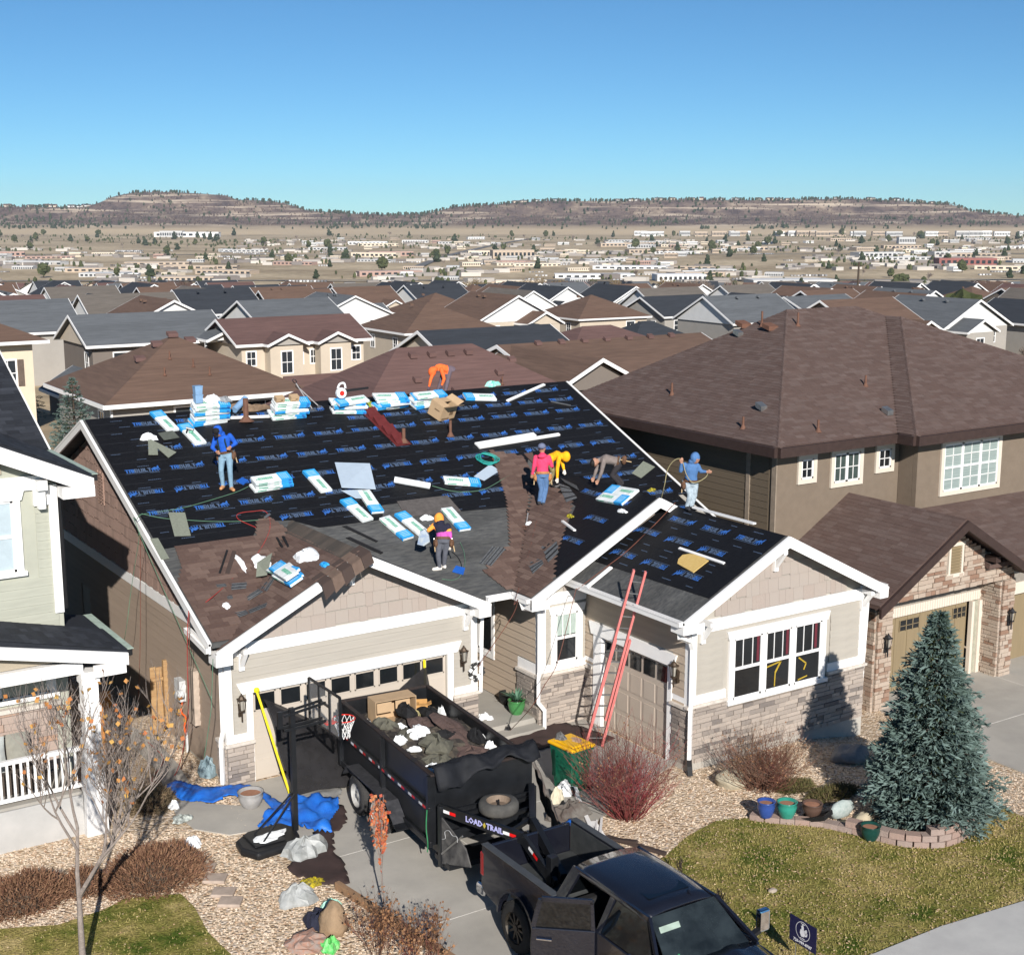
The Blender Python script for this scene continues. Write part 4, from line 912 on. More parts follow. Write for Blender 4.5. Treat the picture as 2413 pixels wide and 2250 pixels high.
person('man in taupe sweater with black hair crouching on all fours behind the middle gable ridge',(p5[0],p5[1]+.35,p5[2]-.22),dict(pelvis=(.14,.05,.66),chest=(-.22,0.,.74),neck=(-.36,0.,.72),head=(-.49,-.04,.66),shL=(-.27,-.15,.67),shR=(-.27,.15,.68),elL=(-.32,-.16,.42),haL=(-.4,-.16,.22),elR=(-.44,.12,.42),haR=(-.5,.1,.24),hipL=(.13,-.04,.58),hipR=(.13,.13,.58),knL=(-.04,-.06,.32),knR=(.02,.16,.34),anL=(.18,-.06,.08),anR=(.24,.14,.1),toeL=(.05,-.1,.04),toeR=(.1,.16,.06)),dict(shirt=M_taupe,pants=M_dkpant,shoe=M_bshoe,hair=1,belt=M_belt,pouch=((-1,.1),)),faceto=(-.35,-.75,-.5))
p6=(21.9,25.49,5.27)
R_,P,J,sd,sp,fr=person('man in dusty blue hood and ragged pale jeans holding a rope on the right wing',p6,dict(pelvis=(.03,.03,.66),chest=(.02,0.,.98),neck=(.06,-.02,1.14),head=(.11,-.06,1.24),shL=(-.14,0.,1.08),shR=(.17,0.,1.06),elL=(-.24,-.02,.93),haL=(-.23,-.08,1.14),elR=(.26,-.02,.92),haR=(.39,-.08,.92),hipL=(-.05,.03,.6),hipR=(.12,.03,.6),knL=(0.,-.06,.32),knR=(.12,-.02,.32),anL=(-.06,0.,.04),anR=(.06,.03,.04),toeL=(-.02,-.15,-.02),toeR=(.16,-.12,-.02)),dict(shirt=M_mblue,pants=M_jean3,shoe=M_bshoe,hood=True,belt=M_belt,pouch=((-1,.03),)),faceto=(.45,-.6,-.5))
hl=P(J['haL'])+Vector((0,0,.08));hr=P(J['haR']);rb=Vector(p6)
m_=MB();rp=[rb+RT*-.66+FW*.3+Vector((0,0,.2)),rb+RT*-.62+Vector((0,0,.6)),rb+RT*-.56+Vector((0,0,.95)),rb+RT*-.42+FW*-.1+Vector((0,0,1.2)),hl,rb+RT*-.12+FW*-.16+Vector((0,0,.88)),rb+RT*.03+FW*-.2+Vector((0,0,.68)),rb+RT*.2+FW*-.18+Vector((0,0,.7)),rb+RT*.38+FW*-.1+Vector((0,0,.8)),hr+RT*.04]
def smooth_path(pts,n=6):
 pts=[Vector(p)for p in pts];out=[]
 for i in range(len(pts)-1):
  p0=pts[max(i-1,0)];p1_=pts[i];p2_=pts[i+1];p3_=pts[min(i+2,len(pts)-1)]
  for k in range(n):
   t=k/n;out.append(.5*((2*p1_)+(p2_-p0)*t+(2*p0-5*p1_+4*p2_-p3_)*t*t+(3*p1_-p0-3*p2_+p3_)*t**3))
 out.append(pts[-1]);return out
m_.tube(smooth_path(rp),.011,6);M_rope=mat('drab_rope',(.3,.26,.14),.8);m_.build('rope',M_rope,label='drab rope looped between the hands of the man in the dusty blue hood',cat='rope')
p7=(20.78,35.5,7.16)
person('man in orange hoodie bent double over the bundles at the main ridge',(p7[0],35.75,7.02),dict(pelvis=(.24,.12,.8),chest=(-.02,0.,.86),neck=(-.16,-.04,.8),head=(-.22,-.09,.72),shL=(-.17,-.12,.78),shR=(.05,-.1,.8),elL=(-.27,-.18,.52),haL=(-.32,-.22,.3),elR=(.13,-.16,.52),haR=(.06,-.22,.34),hipL=(.12,.12,.72),hipR=(.27,.12,.74),knL=(.02,.05,.4),knR=(.22,.05,.42),anL=(-.1,.05,.09),anR=(.14,0.,.09),toeL=(-.16,-.1,.05),toeR=(.1,-.14,.05)),dict(shirt=M_oran,pants=clothm('mauve_trousers',(.13,.1,.12)),shoe=M_bshoe,hand=mat('dark_glove',(.1,.07,.09),.8),hood=True,face=False),faceto=(-.2,-.3,-1))
# ================================================================ things on the roof
PLN={'main':(MAINP2.U,MAINP2.V,MAINP2.N),'ggl':(GGP.U,GGP.V,GGP.N),'mgl':(MGP.U,MGP.V,MGP.N),'rwl':(RWP.U,RWP.V,RWP.N)}
PLN['ggr']=(Vector((0,1,0)),Vector((-1,0,.5)).normalized(),Vector((.5,0,1)).normalized())
M_wrap=mat('white_wrapper',(.8,.81,.8),.45,c2=(.66,.72,.72),scale=9,bump=.5,bscale=12)
M_wblue=mat('blue_wrapper_print',(.02,.26,.66),.45,c2=(.05,.42,.8),scale=14,stretch=(1,6,1))
M_wgreen=mat('green_wrapper_print',(.03,.3,.17),.5,c2=(.3,.58,.46),scale=20)
M_wdark=mat('dark_print',(.1,.14,.14),.6)
def rbox(b,x0,x1,y0,y1,z0,z1,c=.012):
 """box with bevelled long edges"""
 P=[(y0+c,z0),(y1-c,z0),(y1,z0+c),(y1,z1-c),(y1-c,z1),(y0+c,z1),(y0,z1-c),(y0,z0+c)]
 b.prism([(x0,p,q)for p,q in P],(x1-x0,0,0))
def make_bundle(end=.3):
 r=lroot('shingle_bundle')
 b=MB();R2=random.Random(int(end*100))
 nx,ny=10,4
 vs=[];
 for j in range(2):
  for i in range(nx+1):
   for k in range(ny+1):
    x=-.5+i/nx;y=-.17+.34*k/ny;e=(1 if 0<i<nx else 0)*(1 if 0<k<ny else 0)
    vs.append((x,y*(1 if 0<i<nx else .95),(0. if j==0 else .058+.012*e+R2.uniform(-.004,.004)*e)))
 N_=(nx+1)*(ny+1);fs=[]
 for i in range(nx):
  for k in range(ny):
   a=i*(ny+1)+k;fs.append((a,a+1,a+ny+2,a+ny+1));fs.append((N_+a,N_+a+ny+1,N_+a+ny+2,N_+a+1))
 ring=[k for k in range(ny+1)]+[i*(ny+1)+ny for i in range(1,nx+1)]+[nx*(ny+1)+k for k in range(ny-1,-1,-1)]+[i*(ny+1)for i in range(nx-1,0,-1)]
 for q in range(len(ring)):a,c=ring[q],ring[(q+1)%len(ring)];fs.append((a,a+N_,c+N_,c))
 b.add(vs,fs);o=b.build('wrapper',M_wrap,r,smooth=False)
 b=MB();b.box((.5-end,-.172,-.001),(.499,.172,.0745));b.build('blue_band',M_wblue,r)
 b=MB()
 x=-.38
 for w in(.05,.03,.045,.03,.05,.035,.04,.03):b.box((x,-.055,.0725),(x+w,.045,.0755));x+=w+.012
 b.prism([(-.44,-.05,.0725),(-.4,-.05,.0725),(-.42,.04,.0725)],(0,0,.003));b.build('green_lettering',M_wgreen,r)
 b=MB();b.box((-.42,-.1735,.018),(-.18,-.17,.05));b.box((0.,-.1735,.02),(.13,-.17,.035));b.build('green_side_label',M_wgreen,r)
 b=MB();b.box((.4,-.1765,.012),(.47,-.1725,.052));b.build('end_label',mat('label_blue',(.04,.16,.5),.5),r)
 b=MB();
 for k in range(4):b.box((.5-end+.04+k*.055,-.12,.0745),(.5-end+.065+k*.055,.12,.0765))
 b.build('pale_stripe',mat('pale_blue_stripe',(.3,.58,.82),.5),r)
 return r
BUN=make_bundle();BUN['_proto']=1
nb=[0]
def plane_at(p,default='main'):
 for k in('rwl','mgl','ggl','ggr','main'):
  if inpoly(p[0],p[1],POL[k]):return k
 return default
def set_frame(o,c,ux,n):
 ux=(ux-n*ux.dot(n)).normalized();vy=n.cross(ux);o.matrix_basis=frame(c,ux,vy,n)
def bundle(pe,po,pl,label,group=None,h=.012,ang=0):
 """blue end at pe, other end towards po"""
 pl=plane_at((Vector(pe)+Vector(po))/2,pl);U,V,N_=PLN[pl];pe=Vector(pe);po=Vector(po)
 if nb[0]==0:o=BUN;del o['_proto']
 else:o=copy_tree(BUN)
 nb[0]+=1
 props(o,label,'shingle bundle',group or 'wrapped shingle bundles on the roof');d=(pe-po)
 d=(d-N_*d.dot(N_)).normalized()
 if ang:d=(Matrix.Rotation(ang,3,N_)@d)
 set_frame(o,(pe+po)/2+N_*h,d,N_);return o
bundle((11.88,35.38,7.19),(12.02,34.59,6.85),'main','white bundle with blue end lying near the left end of the main ridge')
bundle((12.37,34.71,6.9),(12.49,33.88,6.55),'main','white bundle under the nail gun, up and left of the man in bright blue')
bundle((14.76,32.18,5.81),(14.83,31.37,5.47),'main','lone slanting bundle just right of the white stack beside the man in bright blue')
bundle((15.73,30.33,5.02),(15.79,31.08,5.34),'main','bundle with its blue end downhill just under the translucent sheets')
bundle((15.15,30.87,5.25),(15.31,30.02,4.89),'main','bundle with its blue end uphill, lower left of the translucent sheets')
bundle((19.1,30.92,5.28),(18.27,31.18,5.39),'main','level bundle lying between the hose and the pale roll, blue end to the right')
bundle((15.96,29.19,4.53),(15.8,29.96,4.86),'ggr','bundle on the grey felt left of the orange hood, outer one of two')
bundle((16.3,29.93,4.85),(16.43,29.37,4.61),'ggr','bundle on the grey felt left of the orange hood, inner one of two')
bundle((17.62,29.2,4.53),(17.61,30,4.88),'ggr','bundle right of the man in the orange hood, blue end lowest')
bundle((21.18,34.96,7.01),(22.08,34.8,6.94),'main','bundle near the main ridge just right of the open cardboard box')
bundle((20.95,26.78,5.29),(20.88,27.78,5.25),'mgl','nearer of two bundles on the middle gable, blue end right')
bundle((21.15,27.82,5.39),(21.24,26.76,5.44),'mgl','farther of two bundles on the middle gable, blue end left')
def stack(p,n,pl,label,dirx=1,seed=1,jit=.05,skew=.1,cols=1):
 pl=plane_at(p,pl);U,V,N_=PLN[pl];R2=random.Random(seed);Z=Vector((0,0,1));p=Vector(p)
 for k in range(n):
  d=U*dirx*(1 if R2.random()<.7 else-1);d=Matrix.Rotation(R2.uniform(-skew,skew),3,N_)@d
  c=p+N_*(.014+.073*k)+U*R2.uniform(-jit,jit)+V*R2.uniform(-jit,jit)*.7
  o=copy_tree(BUN)if nb[0]else BUN;nb[0]+=1
  pos='topmost bundle' if k==n-1 else 'lowest bundle' if k==0 else '%s bundle up'%('second','third','fourth','fifth','sixth','seventh','eighth')[k-1]
  props(o,pos+' of the '+label,'shingle bundle','wrapped shingle bundles on the roof');set_frame(o,c,d,N_)
s1=Vector((13.13,34.87,6.97));s2=Vector((15.36,34.77,6.93));s3=Vector((17.22,34.82,6.95));s4=Vector((18.56,34.81,6.94));s5=Vector((19.74,34.8,6.94))
stack(s1,8,'main','stack under the blue tubs at the left of the ridge',seed=2)
stack(s2,7,'main','stack topped by two small brown boxes on the ridge',seed=3)
stack(s3,5,'main','stack carrying the leaf blower',seed=4,skew=.2,jit=.08)
stack(s4,5,'main','stack above the dark red vents',seed=5,skew=.2,jit=.08)
stack(s5,5,'main','stack in front of the man in orange',seed=6,skew=.25,jit=.09)
s6=Vector((13.53,31.8,5.65));stack(s6,4,'main','white stack right of the man in bright blue',seed=8,skew=.08,jit=.03)
s7=Vector((12.2,27.74,4.4));stack(s7,4,'ggl','slumped pile on the shingles over the garage',seed=9,skew=.5,jit=.16)
def crumple(c,size,seed,n,m,name,label,cat,pl='main',amp=.35,group=None,nu=18,nv=9):
 """a crumpled sheet or bag: a lumpy flattened solid with sharp random folds"""
 U,V,N_=PLN[plane_at(c,pl)]if isinstance(pl,str)else pl;b=MB();R2=random.Random(seed);vs=[];fs=[]
 for j in range(nv+1):
  th=PI*j/nv
  for i in range(nu):
   ph=2*PI*i/nu;k=1+amp*(mnoise.noise(Vector((math.cos(ph)*1.8,math.sin(ph)*1.8,seed*1.7)))*1.6+R2.uniform(-.22,.22))
   x=math.sin(th)*math.cos(ph)*size[0]/2*k;y=math.sin(th)*math.sin(ph)*size[1]/2*k;z=max(-0.,math.cos(th))*size[2]*(1+amp*R2.uniform(-1,1))
   vs.append(Vector(c)+U*x+V*y+N_*(z+.016))
 for j in range(nv):
  for i in range(nu):fs.append((j*nu+i,(j+1)*nu+i,(j+1)*nu+(i+1)%nu,j*nu+(i+1)%nu))
 b.add(vs,fs);return b.build(name,m,label=label,cat=cat,group=group)
M_plw=mat('white_plastic',(.82,.84,.84),.4,var=.06);M_plgrn=mat('teal_film',(.1,.52,.42),.4,c2=(.5,.75,.68),scale=9)
M_feltp=mat('grey_green_felt',(.2,.215,.17),.95,var=.12,scale=20);M_feltd=mat('charcoal_offcut',(.05,.055,.062),.95,c2=(.15,.155,.16),scale=12,stretch=(1,5,1))
crumple((12.81,28.13,4.71),(.9,.5,.12),3,1,M_plw,'torn_wrapper','white torn wrappers bunched at the top of the slumped pile over the garage','wrapper','ggl')
crumple((11.59,29.13,4.5),(.15,.62,.06),5,1,M_plw,'torn_wrapper','narrow white wrapper rag left of the slumped pile','wrapper','ggl')
crumple((10.7,27.83,3.94),(.22,.22,.06),6,1,M_plw,'torn_wrapper','small white scrap low on the brown shingles over the garage','wrapper','ggl')
crumple((12.05,29.03,4.46),(.42,.6,.1),7,1,M_plw,'torn_wrapper','white wrapper under the grey felt flap beside the slumped pile','wrapper','ggl')
crumple((12.81,27.2,4.71),(.3,.16,.07),8,1,M_wblue,'torn_wrapper','bright blue wrapper end at the right of the slumped pile','wrapper','ggl')
crumple((22.45,35.49,7.24),(.55,.25,.12),9,1,M_plgrn,'torn_wrapper','teal film crumpled on the far side of the main ridge','wrapper')
crumple((11.3,34.34,6.74),(.4,.3,.12),10,1,M_plw,'torn_wrapper','white crumpled wrapper above the grey felt pieces at the left','wrapper')
crumple((16.89,29.8,4.79),(.4,.2,.08),12,1,M_plw,'torn_wrapper','small white wrapper behind the shoulder of the man in the orange hood','wrapper')
crumple((19.43,28.95,4.49),(.14,.16,.06),13,1,M_plw,'torn_wrapper','white rag beside the tear off fork on the middle gable','rag','main')
crumple((20.63,26.54,5.12),(.35,.14,.06),14,1,M_plw,'torn_wrapper','white offcut by the front rake of the middle gable','wrapper','mgl')
def slab(pts,pl,thick,m,name,label=None,cat=None,lift=.012,group=None,parent=None,bend=0):
 pts=[Vector(p)for p in pts];c=sum(pts,Vector())/len(pts);U,V,N_=PLN[plane_at(c,pl)];b=MB();pts=[p-N_*((p-c).dot(N_))for p in pts]
 b.prism([p+N_*(lift+(bend if i%2 else 0))for i,p in enumerate(pts)],N_*thick);return b.build(name,m,parent,label=label,cat=cat,group=group)
G1='loose grey felt pieces'
slab([(10.67,31.26,5.42),(11.05,31.18,5.39),(10.86,30.32,5.02),(10.49,30.38,5.04)],'main',.012,M_feltp,'felt_piece','grey green felt rectangle lying on the underlayment above the left gutter end','felt piece',group=G1)
slab([(9.92,30.4,5.05),(10.1,30.39,5.04),(10.09,29.64,4.72),(9.9,29.63,4.72)],'main',.012,M_feltp,'felt_piece','narrow grey green felt strip along the left rake','felt piece',group=G1)
slab([(11.26,34.29,6.72),(11.74,33.57,6.41),(11.46,33.37,6.33),(11.34,33.83,6.52),(11.25,33.54,6.4),(11.02,33.58,6.42)],'main',.015,M_feltp,'felt_piece','forked grey green felt piece beside the white wrapper at the left','felt piece',group=G1,lift=.04)
slab([(11.6,34.49,6.81),(11.98,34.47,6.8),(12.07,34.22,6.69),(11.61,34.09,6.64)],'main',.015,mat('dark_felt',(.09,.1,.085),.95),'felt_piece','dark folded felt piece right of the white wrapper','felt piece',group=G1,lift=.02,bend=.05)
slab([(24.83,31,5.31),(25.01,30.68,5.17),(24.18,30.27,5),(24.05,30.54,5.11)],'main',.012,M_feltp,'felt_piece','pale felt square behind the crouching man in taupe','felt piece',group=G1)
slab([(12.39,29.21,4.54),(11.9,28.4,4.26),(11.67,28.49,4.23),(11.86,28.88,4.4)],'ggl',.015,M_feltp,'felt_piece','curling felt flap left of the slumped pile','felt piece',group=G1,lift=.1,bend=.06)
slab([(16.48,30.62,5.14),(17.97,30.6,5.14),(17.97,29.91,4.84),(16.39,29.96,4.86)],'main',.008,mat('brown_grey_felt',(.095,.085,.08),.95,var=.2,scale=8),'felt_piece','broad brown grey felt sheet above the two slanting bundles','felt piece',group=G1,lift=.008)
slab([(13.65,30.52,5.1),(13.8,30.35,5.03),(15.07,28.77,4.35),(14.75,28.52,4.38)],'main',.01,M_feltp,'felt_piece','long felt strip lying along the garage ridge valley','felt piece',group=G1,lift=.02)if False else None
slab([(14.45,29.5,4.66),(14.57,29.51,4.67),(15.1,28.79,4.36),(15.01,28.75,4.34)],'ggr',.012,mat('black_strip',(.012,.012,.013),.8),'membrane_strip','black strip lying across the grey felt right of the garage ridge','strip',lift=.012)
slab([(14.58,29.94,4.85),(14.7,29.94,4.85),(15.19,29.22,4.54),(15.12,29.2,4.53)],'ggr',.012,MATS['black_strip'],'membrane_strip','black strip higher up the grey felt beside the garage ridge','strip',lift=.012)
# loose grey shingles torn off, with a darker band
G2='loose grey shingles torn off the roof'
def loose(pts,pl,label,seed):
 R2=random.Random(seed);P_=[Vector(p)for p in pts];U,V,N_=PLN[plane_at(sum(P_,Vector())/4,pl)]
 r=root('loose_shingles',tuple(sum(P_,Vector())/4),label,'loose shingles',G2)
 n=3
 for k in range(n):
  a=P_[0].lerp(P_[3],k/n);b_=P_[1].lerp(P_[2],k/n);c=P_[1].lerp(P_[2],(k+1)/n);d=P_[0].lerp(P_[3],(k+1)/n)
  m_=MB();j=U*R2.uniform(-.04,.04);m_.prism([q+N_*(.015+.012*k)+j for q in(a,b_,c,d)],N_*.008);m_.build('shingle',M_feltd,r)
  m_=MB();m_.prism([a.lerp(d,.4)+N_*(.0235+.012*k)+j,b_.lerp(c,.4)+N_*(.0235+.012*k)+j,b_.lerp(c,.6)+N_*(.0235+.012*k)+j,a.lerp(d,.6)+N_*(.0235+.012*k)+j],N_*.003);m_.build('tar_band',MATS['black_strip'],r)
loose([(17.3,27.92,3.98),(18.02,28.43,4.2),(18.23,28.23,4.12),(17.47,27.71,3.89)],'main','slanting pair of grey shingles alone on the grey felt right of the blue square',1)
loose([(18.91,27.63,4.22),(19.36,27.68,4.45),(18.93,26.81,4.23),(18.57,26.73,4.04)],'mgl','upper heap of grey shingles on the middle gable slope',2)
loose([(18.36,27.38,3.93),(18.62,27.17,4.07),(18.5,26.85,4),(18.14,26.79,3.81)],'mgl','lower heap of grey shingles on the middle gable slope',3)
loose([(20.94,29.72,5.28),(20.9,29.16,5.27),(20.63,28.43,5.12),(20.41,28.61,5)],'mgl','grey shingles below the hands of the man in yellow',4)
loose([(21.12,29.89,5.38),(21.02,29,5.32),(20.87,28.73,5.25),(21.01,29.61,5.32)],'mgl','grey strip shingles right of the hands of the man in yellow',11)
loose([(10.75,28.58,4.27),(10.96,28.59,4.27),(10.93,28.42,4.2),(10.71,28.44,4.21)],'ggl','leftmost scrap of grey shingle over the garage',5)
loose([(11.11,28.62,4.28),(11.46,28.57,4.26),(11.35,28.26,4.13),(11.01,28.28,4.14)],'ggl','square scrap of grey shingle below the white rag over the garage',6)
loose([(11.18,27.98,4.01),(11.62,28.15,4.12),(11.6,27.86,4.11),(11.26,27.87,3.96)],'ggl','long grey shingle scrap in the middle over the garage',7)
loose([(11.64,28.09,4.13),(12.03,28.4,4.32),(11.97,28.03,4.29),(11.65,27.73,4.13)],'ggl','grey shingle scrap right below the felt flap',8)
loose([(11.12,27.64,3.86),(11.49,27.36,4.05),(11.35,27.09,3.98),(11.05,27.28,3.83)],'ggl','lowest big heap of grey shingle scraps over the garage',9)
loose([(10.86,28.17,4.09),(10.98,28.17,4.09),(10.92,28.01,4.02),(10.8,28.01,4.02)],'ggl','small dark shingle scrap above the white scrap over the garage',10)
loose([(10.79,27.58,3.84),(11.06,27.6,3.85),(11.01,27.38,3.81),(10.8,27.4,3.76)],'ggl','grey shingle scrap beside the garage rake, below the white scrap',12)
for i,(a,c,w)in enumerate((((11.47,29.63,4.72),(10.98,28.89,4.4),.05),((11.62,29.57,4.69),(11.14,28.84,4.38),.1),((12.8,29.84,4.81),(12.73,29.34,4.67),.05),((12.96,29.84,4.81),(12.81,29.18,4.71),.06))):
 b=MB();a=Vector(a);c=Vector(c);b.beam(a+MAINP2.N*.03,c+MAINP2.N*.03,w,.02,MAINP2.N);b.build('membrane_strip',MATS['black_strip']if i!=1 else M_flap,label=('black strip left of the white rag over the garage','brown starter strip left of the white rag over the garage','thin dark strip just under the nail gun by the garage ridge','short black strip right of the thin one by the garage ridge')[i],cat='strip')
 # pale sheets, roll and long white boards
M_sheet=mat('translucent_sheet',(.42,.5,.58),.4,var=.04)
slab([(15.59,32.4,5.91),(16.47,32.13,5.79),(16.11,31.1,5.35),(15.21,31.27,5.42)],'main',.01,M_sheet,'plastic_sheet','big pale translucent sheet in the middle of the roof','plastic sheet',lift=.09,bend=.05)
slab([(15.21,31.27,5.42),(15.78,31.2,5.39),(15.58,30.86,5.25),(15.43,30.89,5.26)],'main',.008,M_sheet,'plastic_sheet','lower torn corner of the pale sheet','plastic sheet',lift=.05)
slab([(19.97,31.67,5.6),(20.1,31.36,5.46),(19.37,31.01,5.31),(19.18,31.24,5.41)],'main',.01,M_sheet,'plastic_sheet','small pale sheet under the teal hose coil','plastic sheet')
b=MB();a=Vector((16.82,31.41,5.49));c=Vector((17.65,30.98,5.3));b.tube([a+MAINP2.N*.08,c+MAINP2.N*.08],.085,12);b.build('membrane_roll',M_plw,label='white wrapped roll lying between the pale sheet and the level bundle',cat='roll',smooth=False)
for a,c,w,h,lb in(((20.08,32.58,5.99),(22.2,32.77,6.07),.16,.05,'shorter and wider of the two white fascia boards above the hose coil'),((20.09,32.46,5.93),(22.99,32.66,6.02),.1,.05,'longer white fascia board above the hose coil'),((22.41,34.56,6.84),(24.25,35.27,7.14),.09,.04,'pale board near the right end of the main ridge'),((23.86,34.35,6.75),(24.4,34.06,6.62),.05,.02,'short grey strip below the right end of the main ridge'),((13.67,34.89,6.98),(14.88,34.79,6.94),.07,.05,'white board on the ridge between two bundle stacks'),((20.67,24.37,4.61),(20.64,22.76,4.59),.07,.03,'thin white strip above the yellow panel on the right wing roof'),((18.79,25.49,3.67),(19.54,25.52,4.05),.1,.04,'white trim piece lying by the gutter of the right wing roof'),((21.9,25.34,5.27),(21.9,23.16,5.27),.1,.04,'long white board along the ridge of the right wing'),((19.81,27.98,4.69),(19.66,27.23,4.61),.07,.04,'short pale offcut on the brown shingles of the middle gable'),((31.49,27.26,3.7),(31.48,27.25,3.69),.01,.01,'')):
 if not lb:continue
 b=MB();a=Vector(a);c=Vector(c);n_=Vector((0,0,1))if 'ridge of' in lb else(RWP.N if 'wing' in lb or 'panel' in lb else MAINP2.N)
 b.beam(a+n_*(.02+h/2),c+n_*(.02+h/2),w,h,n_);b.build('loose_board',M_trimw if 'grey' not in lb else M_metal,label=lb,cat='board')
slab([(20.37,24.04,4.46),(20.52,24.07,4.53),(20.61,23.92,4.58),(20.65,23.6,4.6),(20.59,23.23,4.57),(20.14,23.24,4.35),(20.24,23.92,4.4)],'rwl',.02,mat('yellow_particle_board',(.56,.38,.12),.85,c2=(.62,.44,.17),scale=14),'board_offcut','yellow wood panel offcut on the right wing roof','panel')
slab([(16.63,27.94,3.99),(16.81,27.81,3.93),(16.63,27.6,3.84),(16.42,27.76,3.92)],'ggr',.02,mat('blue_pad',(.015,.1,.42),.6),'kneeling_pad','blue square pad at the feet of the man in the orange hood','pad')
slab([(12.76,32.17,5.81),(12.98,32.29,5.86),(13.07,32.13,5.79),(12.88,31.99,5.73)],'main',.02,MATS['blue_pad'],'kneeling_pad','blue pad between the man in bright blue and the white stack','pad')
# cardboard box with open flaps, small boxes, tubs
M_card=mat('cardboard',(.46,.32,.19),.85,var=.06);M_cardp=mat('cardboard_print',(.17,.11,.06),.8)
def cardboard(c,U,V,N_,sz,label,open_=True,m=None):
 c=Vector(c);r=root('cardboard_box',tuple(c),label,'box');lx,ly,lz=sz;t=.012;R3=Matrix((U,V,N_)).transposed();m=m or M_card
 o=c-U*lx/2-V*ly/2
 b=MB();b.obox(o,U*lx,V*t,N_*lz);b.obox(o+V*(ly-t),U*lx,V*t,N_*lz);b.obox(o+V*t,U*t,V*(ly-2*t),N_*lz);b.obox(o+V*t+U*(lx-t),U*t,V*(ly-2*t),N_*lz);b.obox(o+V*t+U*t,U*(lx-2*t),V*(ly-2*t),N_*t);b.build('carton',m,r)
 if open_:
  top=o+N_*lz
  for(p,e,f_)in((top,U*lx,(-V*.5+N_*.3)),(top+V*ly,U*lx,(-V*ly*.92+N_*.02)),(top+U*lx,V*ly,(U*.25+N_*.12)),(top,V*ly,(U*.3+N_*.05))):
   f2=f_.normalized()*min(f_.length,ly*.48 if f_.length<.9 else .3);b=MB();b.prism([p,p+e,p+e+f2,p+f2],N_*.008 if abs(f2.normalized().dot(N_))<.7 else e.normalized()*.008);b.build('flap',m,r)
 else:b=MB();b.obox(o+N_*lz,U*lx,V*ly,N_*t);b.build('lid',m,r)
 b=MB();b.obox(o-V*.003+U*lx*.55+N_*lz*.35,U*lx*.25,V*.002,N_*lz*.3);b.obox(o-V*.003+U*lx*.1+N_*lz*.05,U*lx*.5,V*.002,N_*lz*.12);b.obox(o-U*.003+V*ly*.2+N_*lz*.55,U*.002,V*ly*.4,N_*lz*.08);b.build('printed_marks',M_cardp,r)
 return r
Zv=Vector((0,0,1));bx=Vector((19.85,34.15,6.66))
u1=(Vector((math.cos(math.radians(18)),math.sin(math.radians(18)),0)));v1=Vector((-u1.y,u1.x,.43)).normalized();n1=u1.cross(v1).normalized()
cardboard(bx+n1*.012,u1,v1,n1,(.62,.5,.44),'big open brown cardboard box standing near the main ridge')
top2=s2+MAINP2.N*.53
for dx,lb in((-.33,'small brown box on the left of the bundle stack at the ridge'),(.1,'small brown box on the right of the bundle stack at the ridge')):
 cardboard(top2+MAINP2.U*dx,MAINP2.U,MAINP2.V,MAINP2.N,(.24,.18,.12),lb,False)
top1=s1+MAINP2.N*.6
M_tub=mat('blue_tub',(.2,.34,.52),.5,var=.1)
for k,lb in enumerate(('lower blue tub standing on the leftmost bundle stack','upper blue tub stacked on another tub at the ridge')):
 b=MB();o_=top1+MAINP2.U*-.36+Zv*(.23*k);b.lathe([(.13,0),(.145,.2),(.155,.2),(.155,.225),(0.,.225)],o_,4,Matrix.Rotation(PI/4,3,'Z'));b.build('storage_tub',M_tub,label=lb,cat='tub')
crumple(top1+MAINP2.U*.02,(.45,.3,.16),21,1,M_plw,'white_bag','white bag on top of the leftmost bundle stack','bag')
crumple(top1+MAINP2.U*.38,(.34,.26,.1),22,1,mat('grey_plastic',(.25,.26,.27),.5),'grey_bag','grey plastic bundle at the right of the leftmost stack','bag')
b=MB();a=Vector((13.96,35.12,7.08))+Zv*.1;c=Vector((14.42,35.43,7.21))+Zv*.22;b.tube([a,c],.09,12);b.build('membrane_roll',MATS['blue_tub'],label='blue roll leaning between two bundle stacks at the ridge',cat='roll')
crumple((14.62,35.25,7.14),(.8,.35,.1),23,1,mat('brown_kraft_paper',(.19,.13,.085),.9,var=.3),'kraft_paper','crumpled brown paper beside the ridge pipe','paper')
crumple((14.14,35.43,7.21),(.5,.25,.08),24,1,MATS['brown_kraft_paper'],'kraft_paper','brown paper behind the leaning blue roll','paper')
crumple((17.96,35.01,7.03),(.3,.26,.1),25,1,mat('lime_black_straps',(.1,.13,.02),.7,c2=(.42,.5,.05),scale=20),'work_gloves','lime and black gloves in a heap between two bundle stacks','gloves')
crumple((24.09,29.68,4.74),(.3,.14,.07),26,1,mat('yellow_black_tool',(.5,.42,.02),.5,c2=(.04,.04,.03),scale=16),'yellow_tool','yellow and black tool near the peak of the middle gable','tool','mgl')
crumple((20.04,27.93,4.81),(.26,.14,.06),27,1,MATS['yellow_black_tool'],'yellow_tool','small yellow and black tool on the brown shingles','tool','mgl')
# plumbing stacks fixed through the roof
for(p,h,r)in(((14.13,34.73,6.91),.62,.075),((18.05,33.08,6.2),.4,.05),((19.59,33.15,6.23),.46,.04)):vent(p[0],p[1],h,M_rust,kz=p[2],r=r)
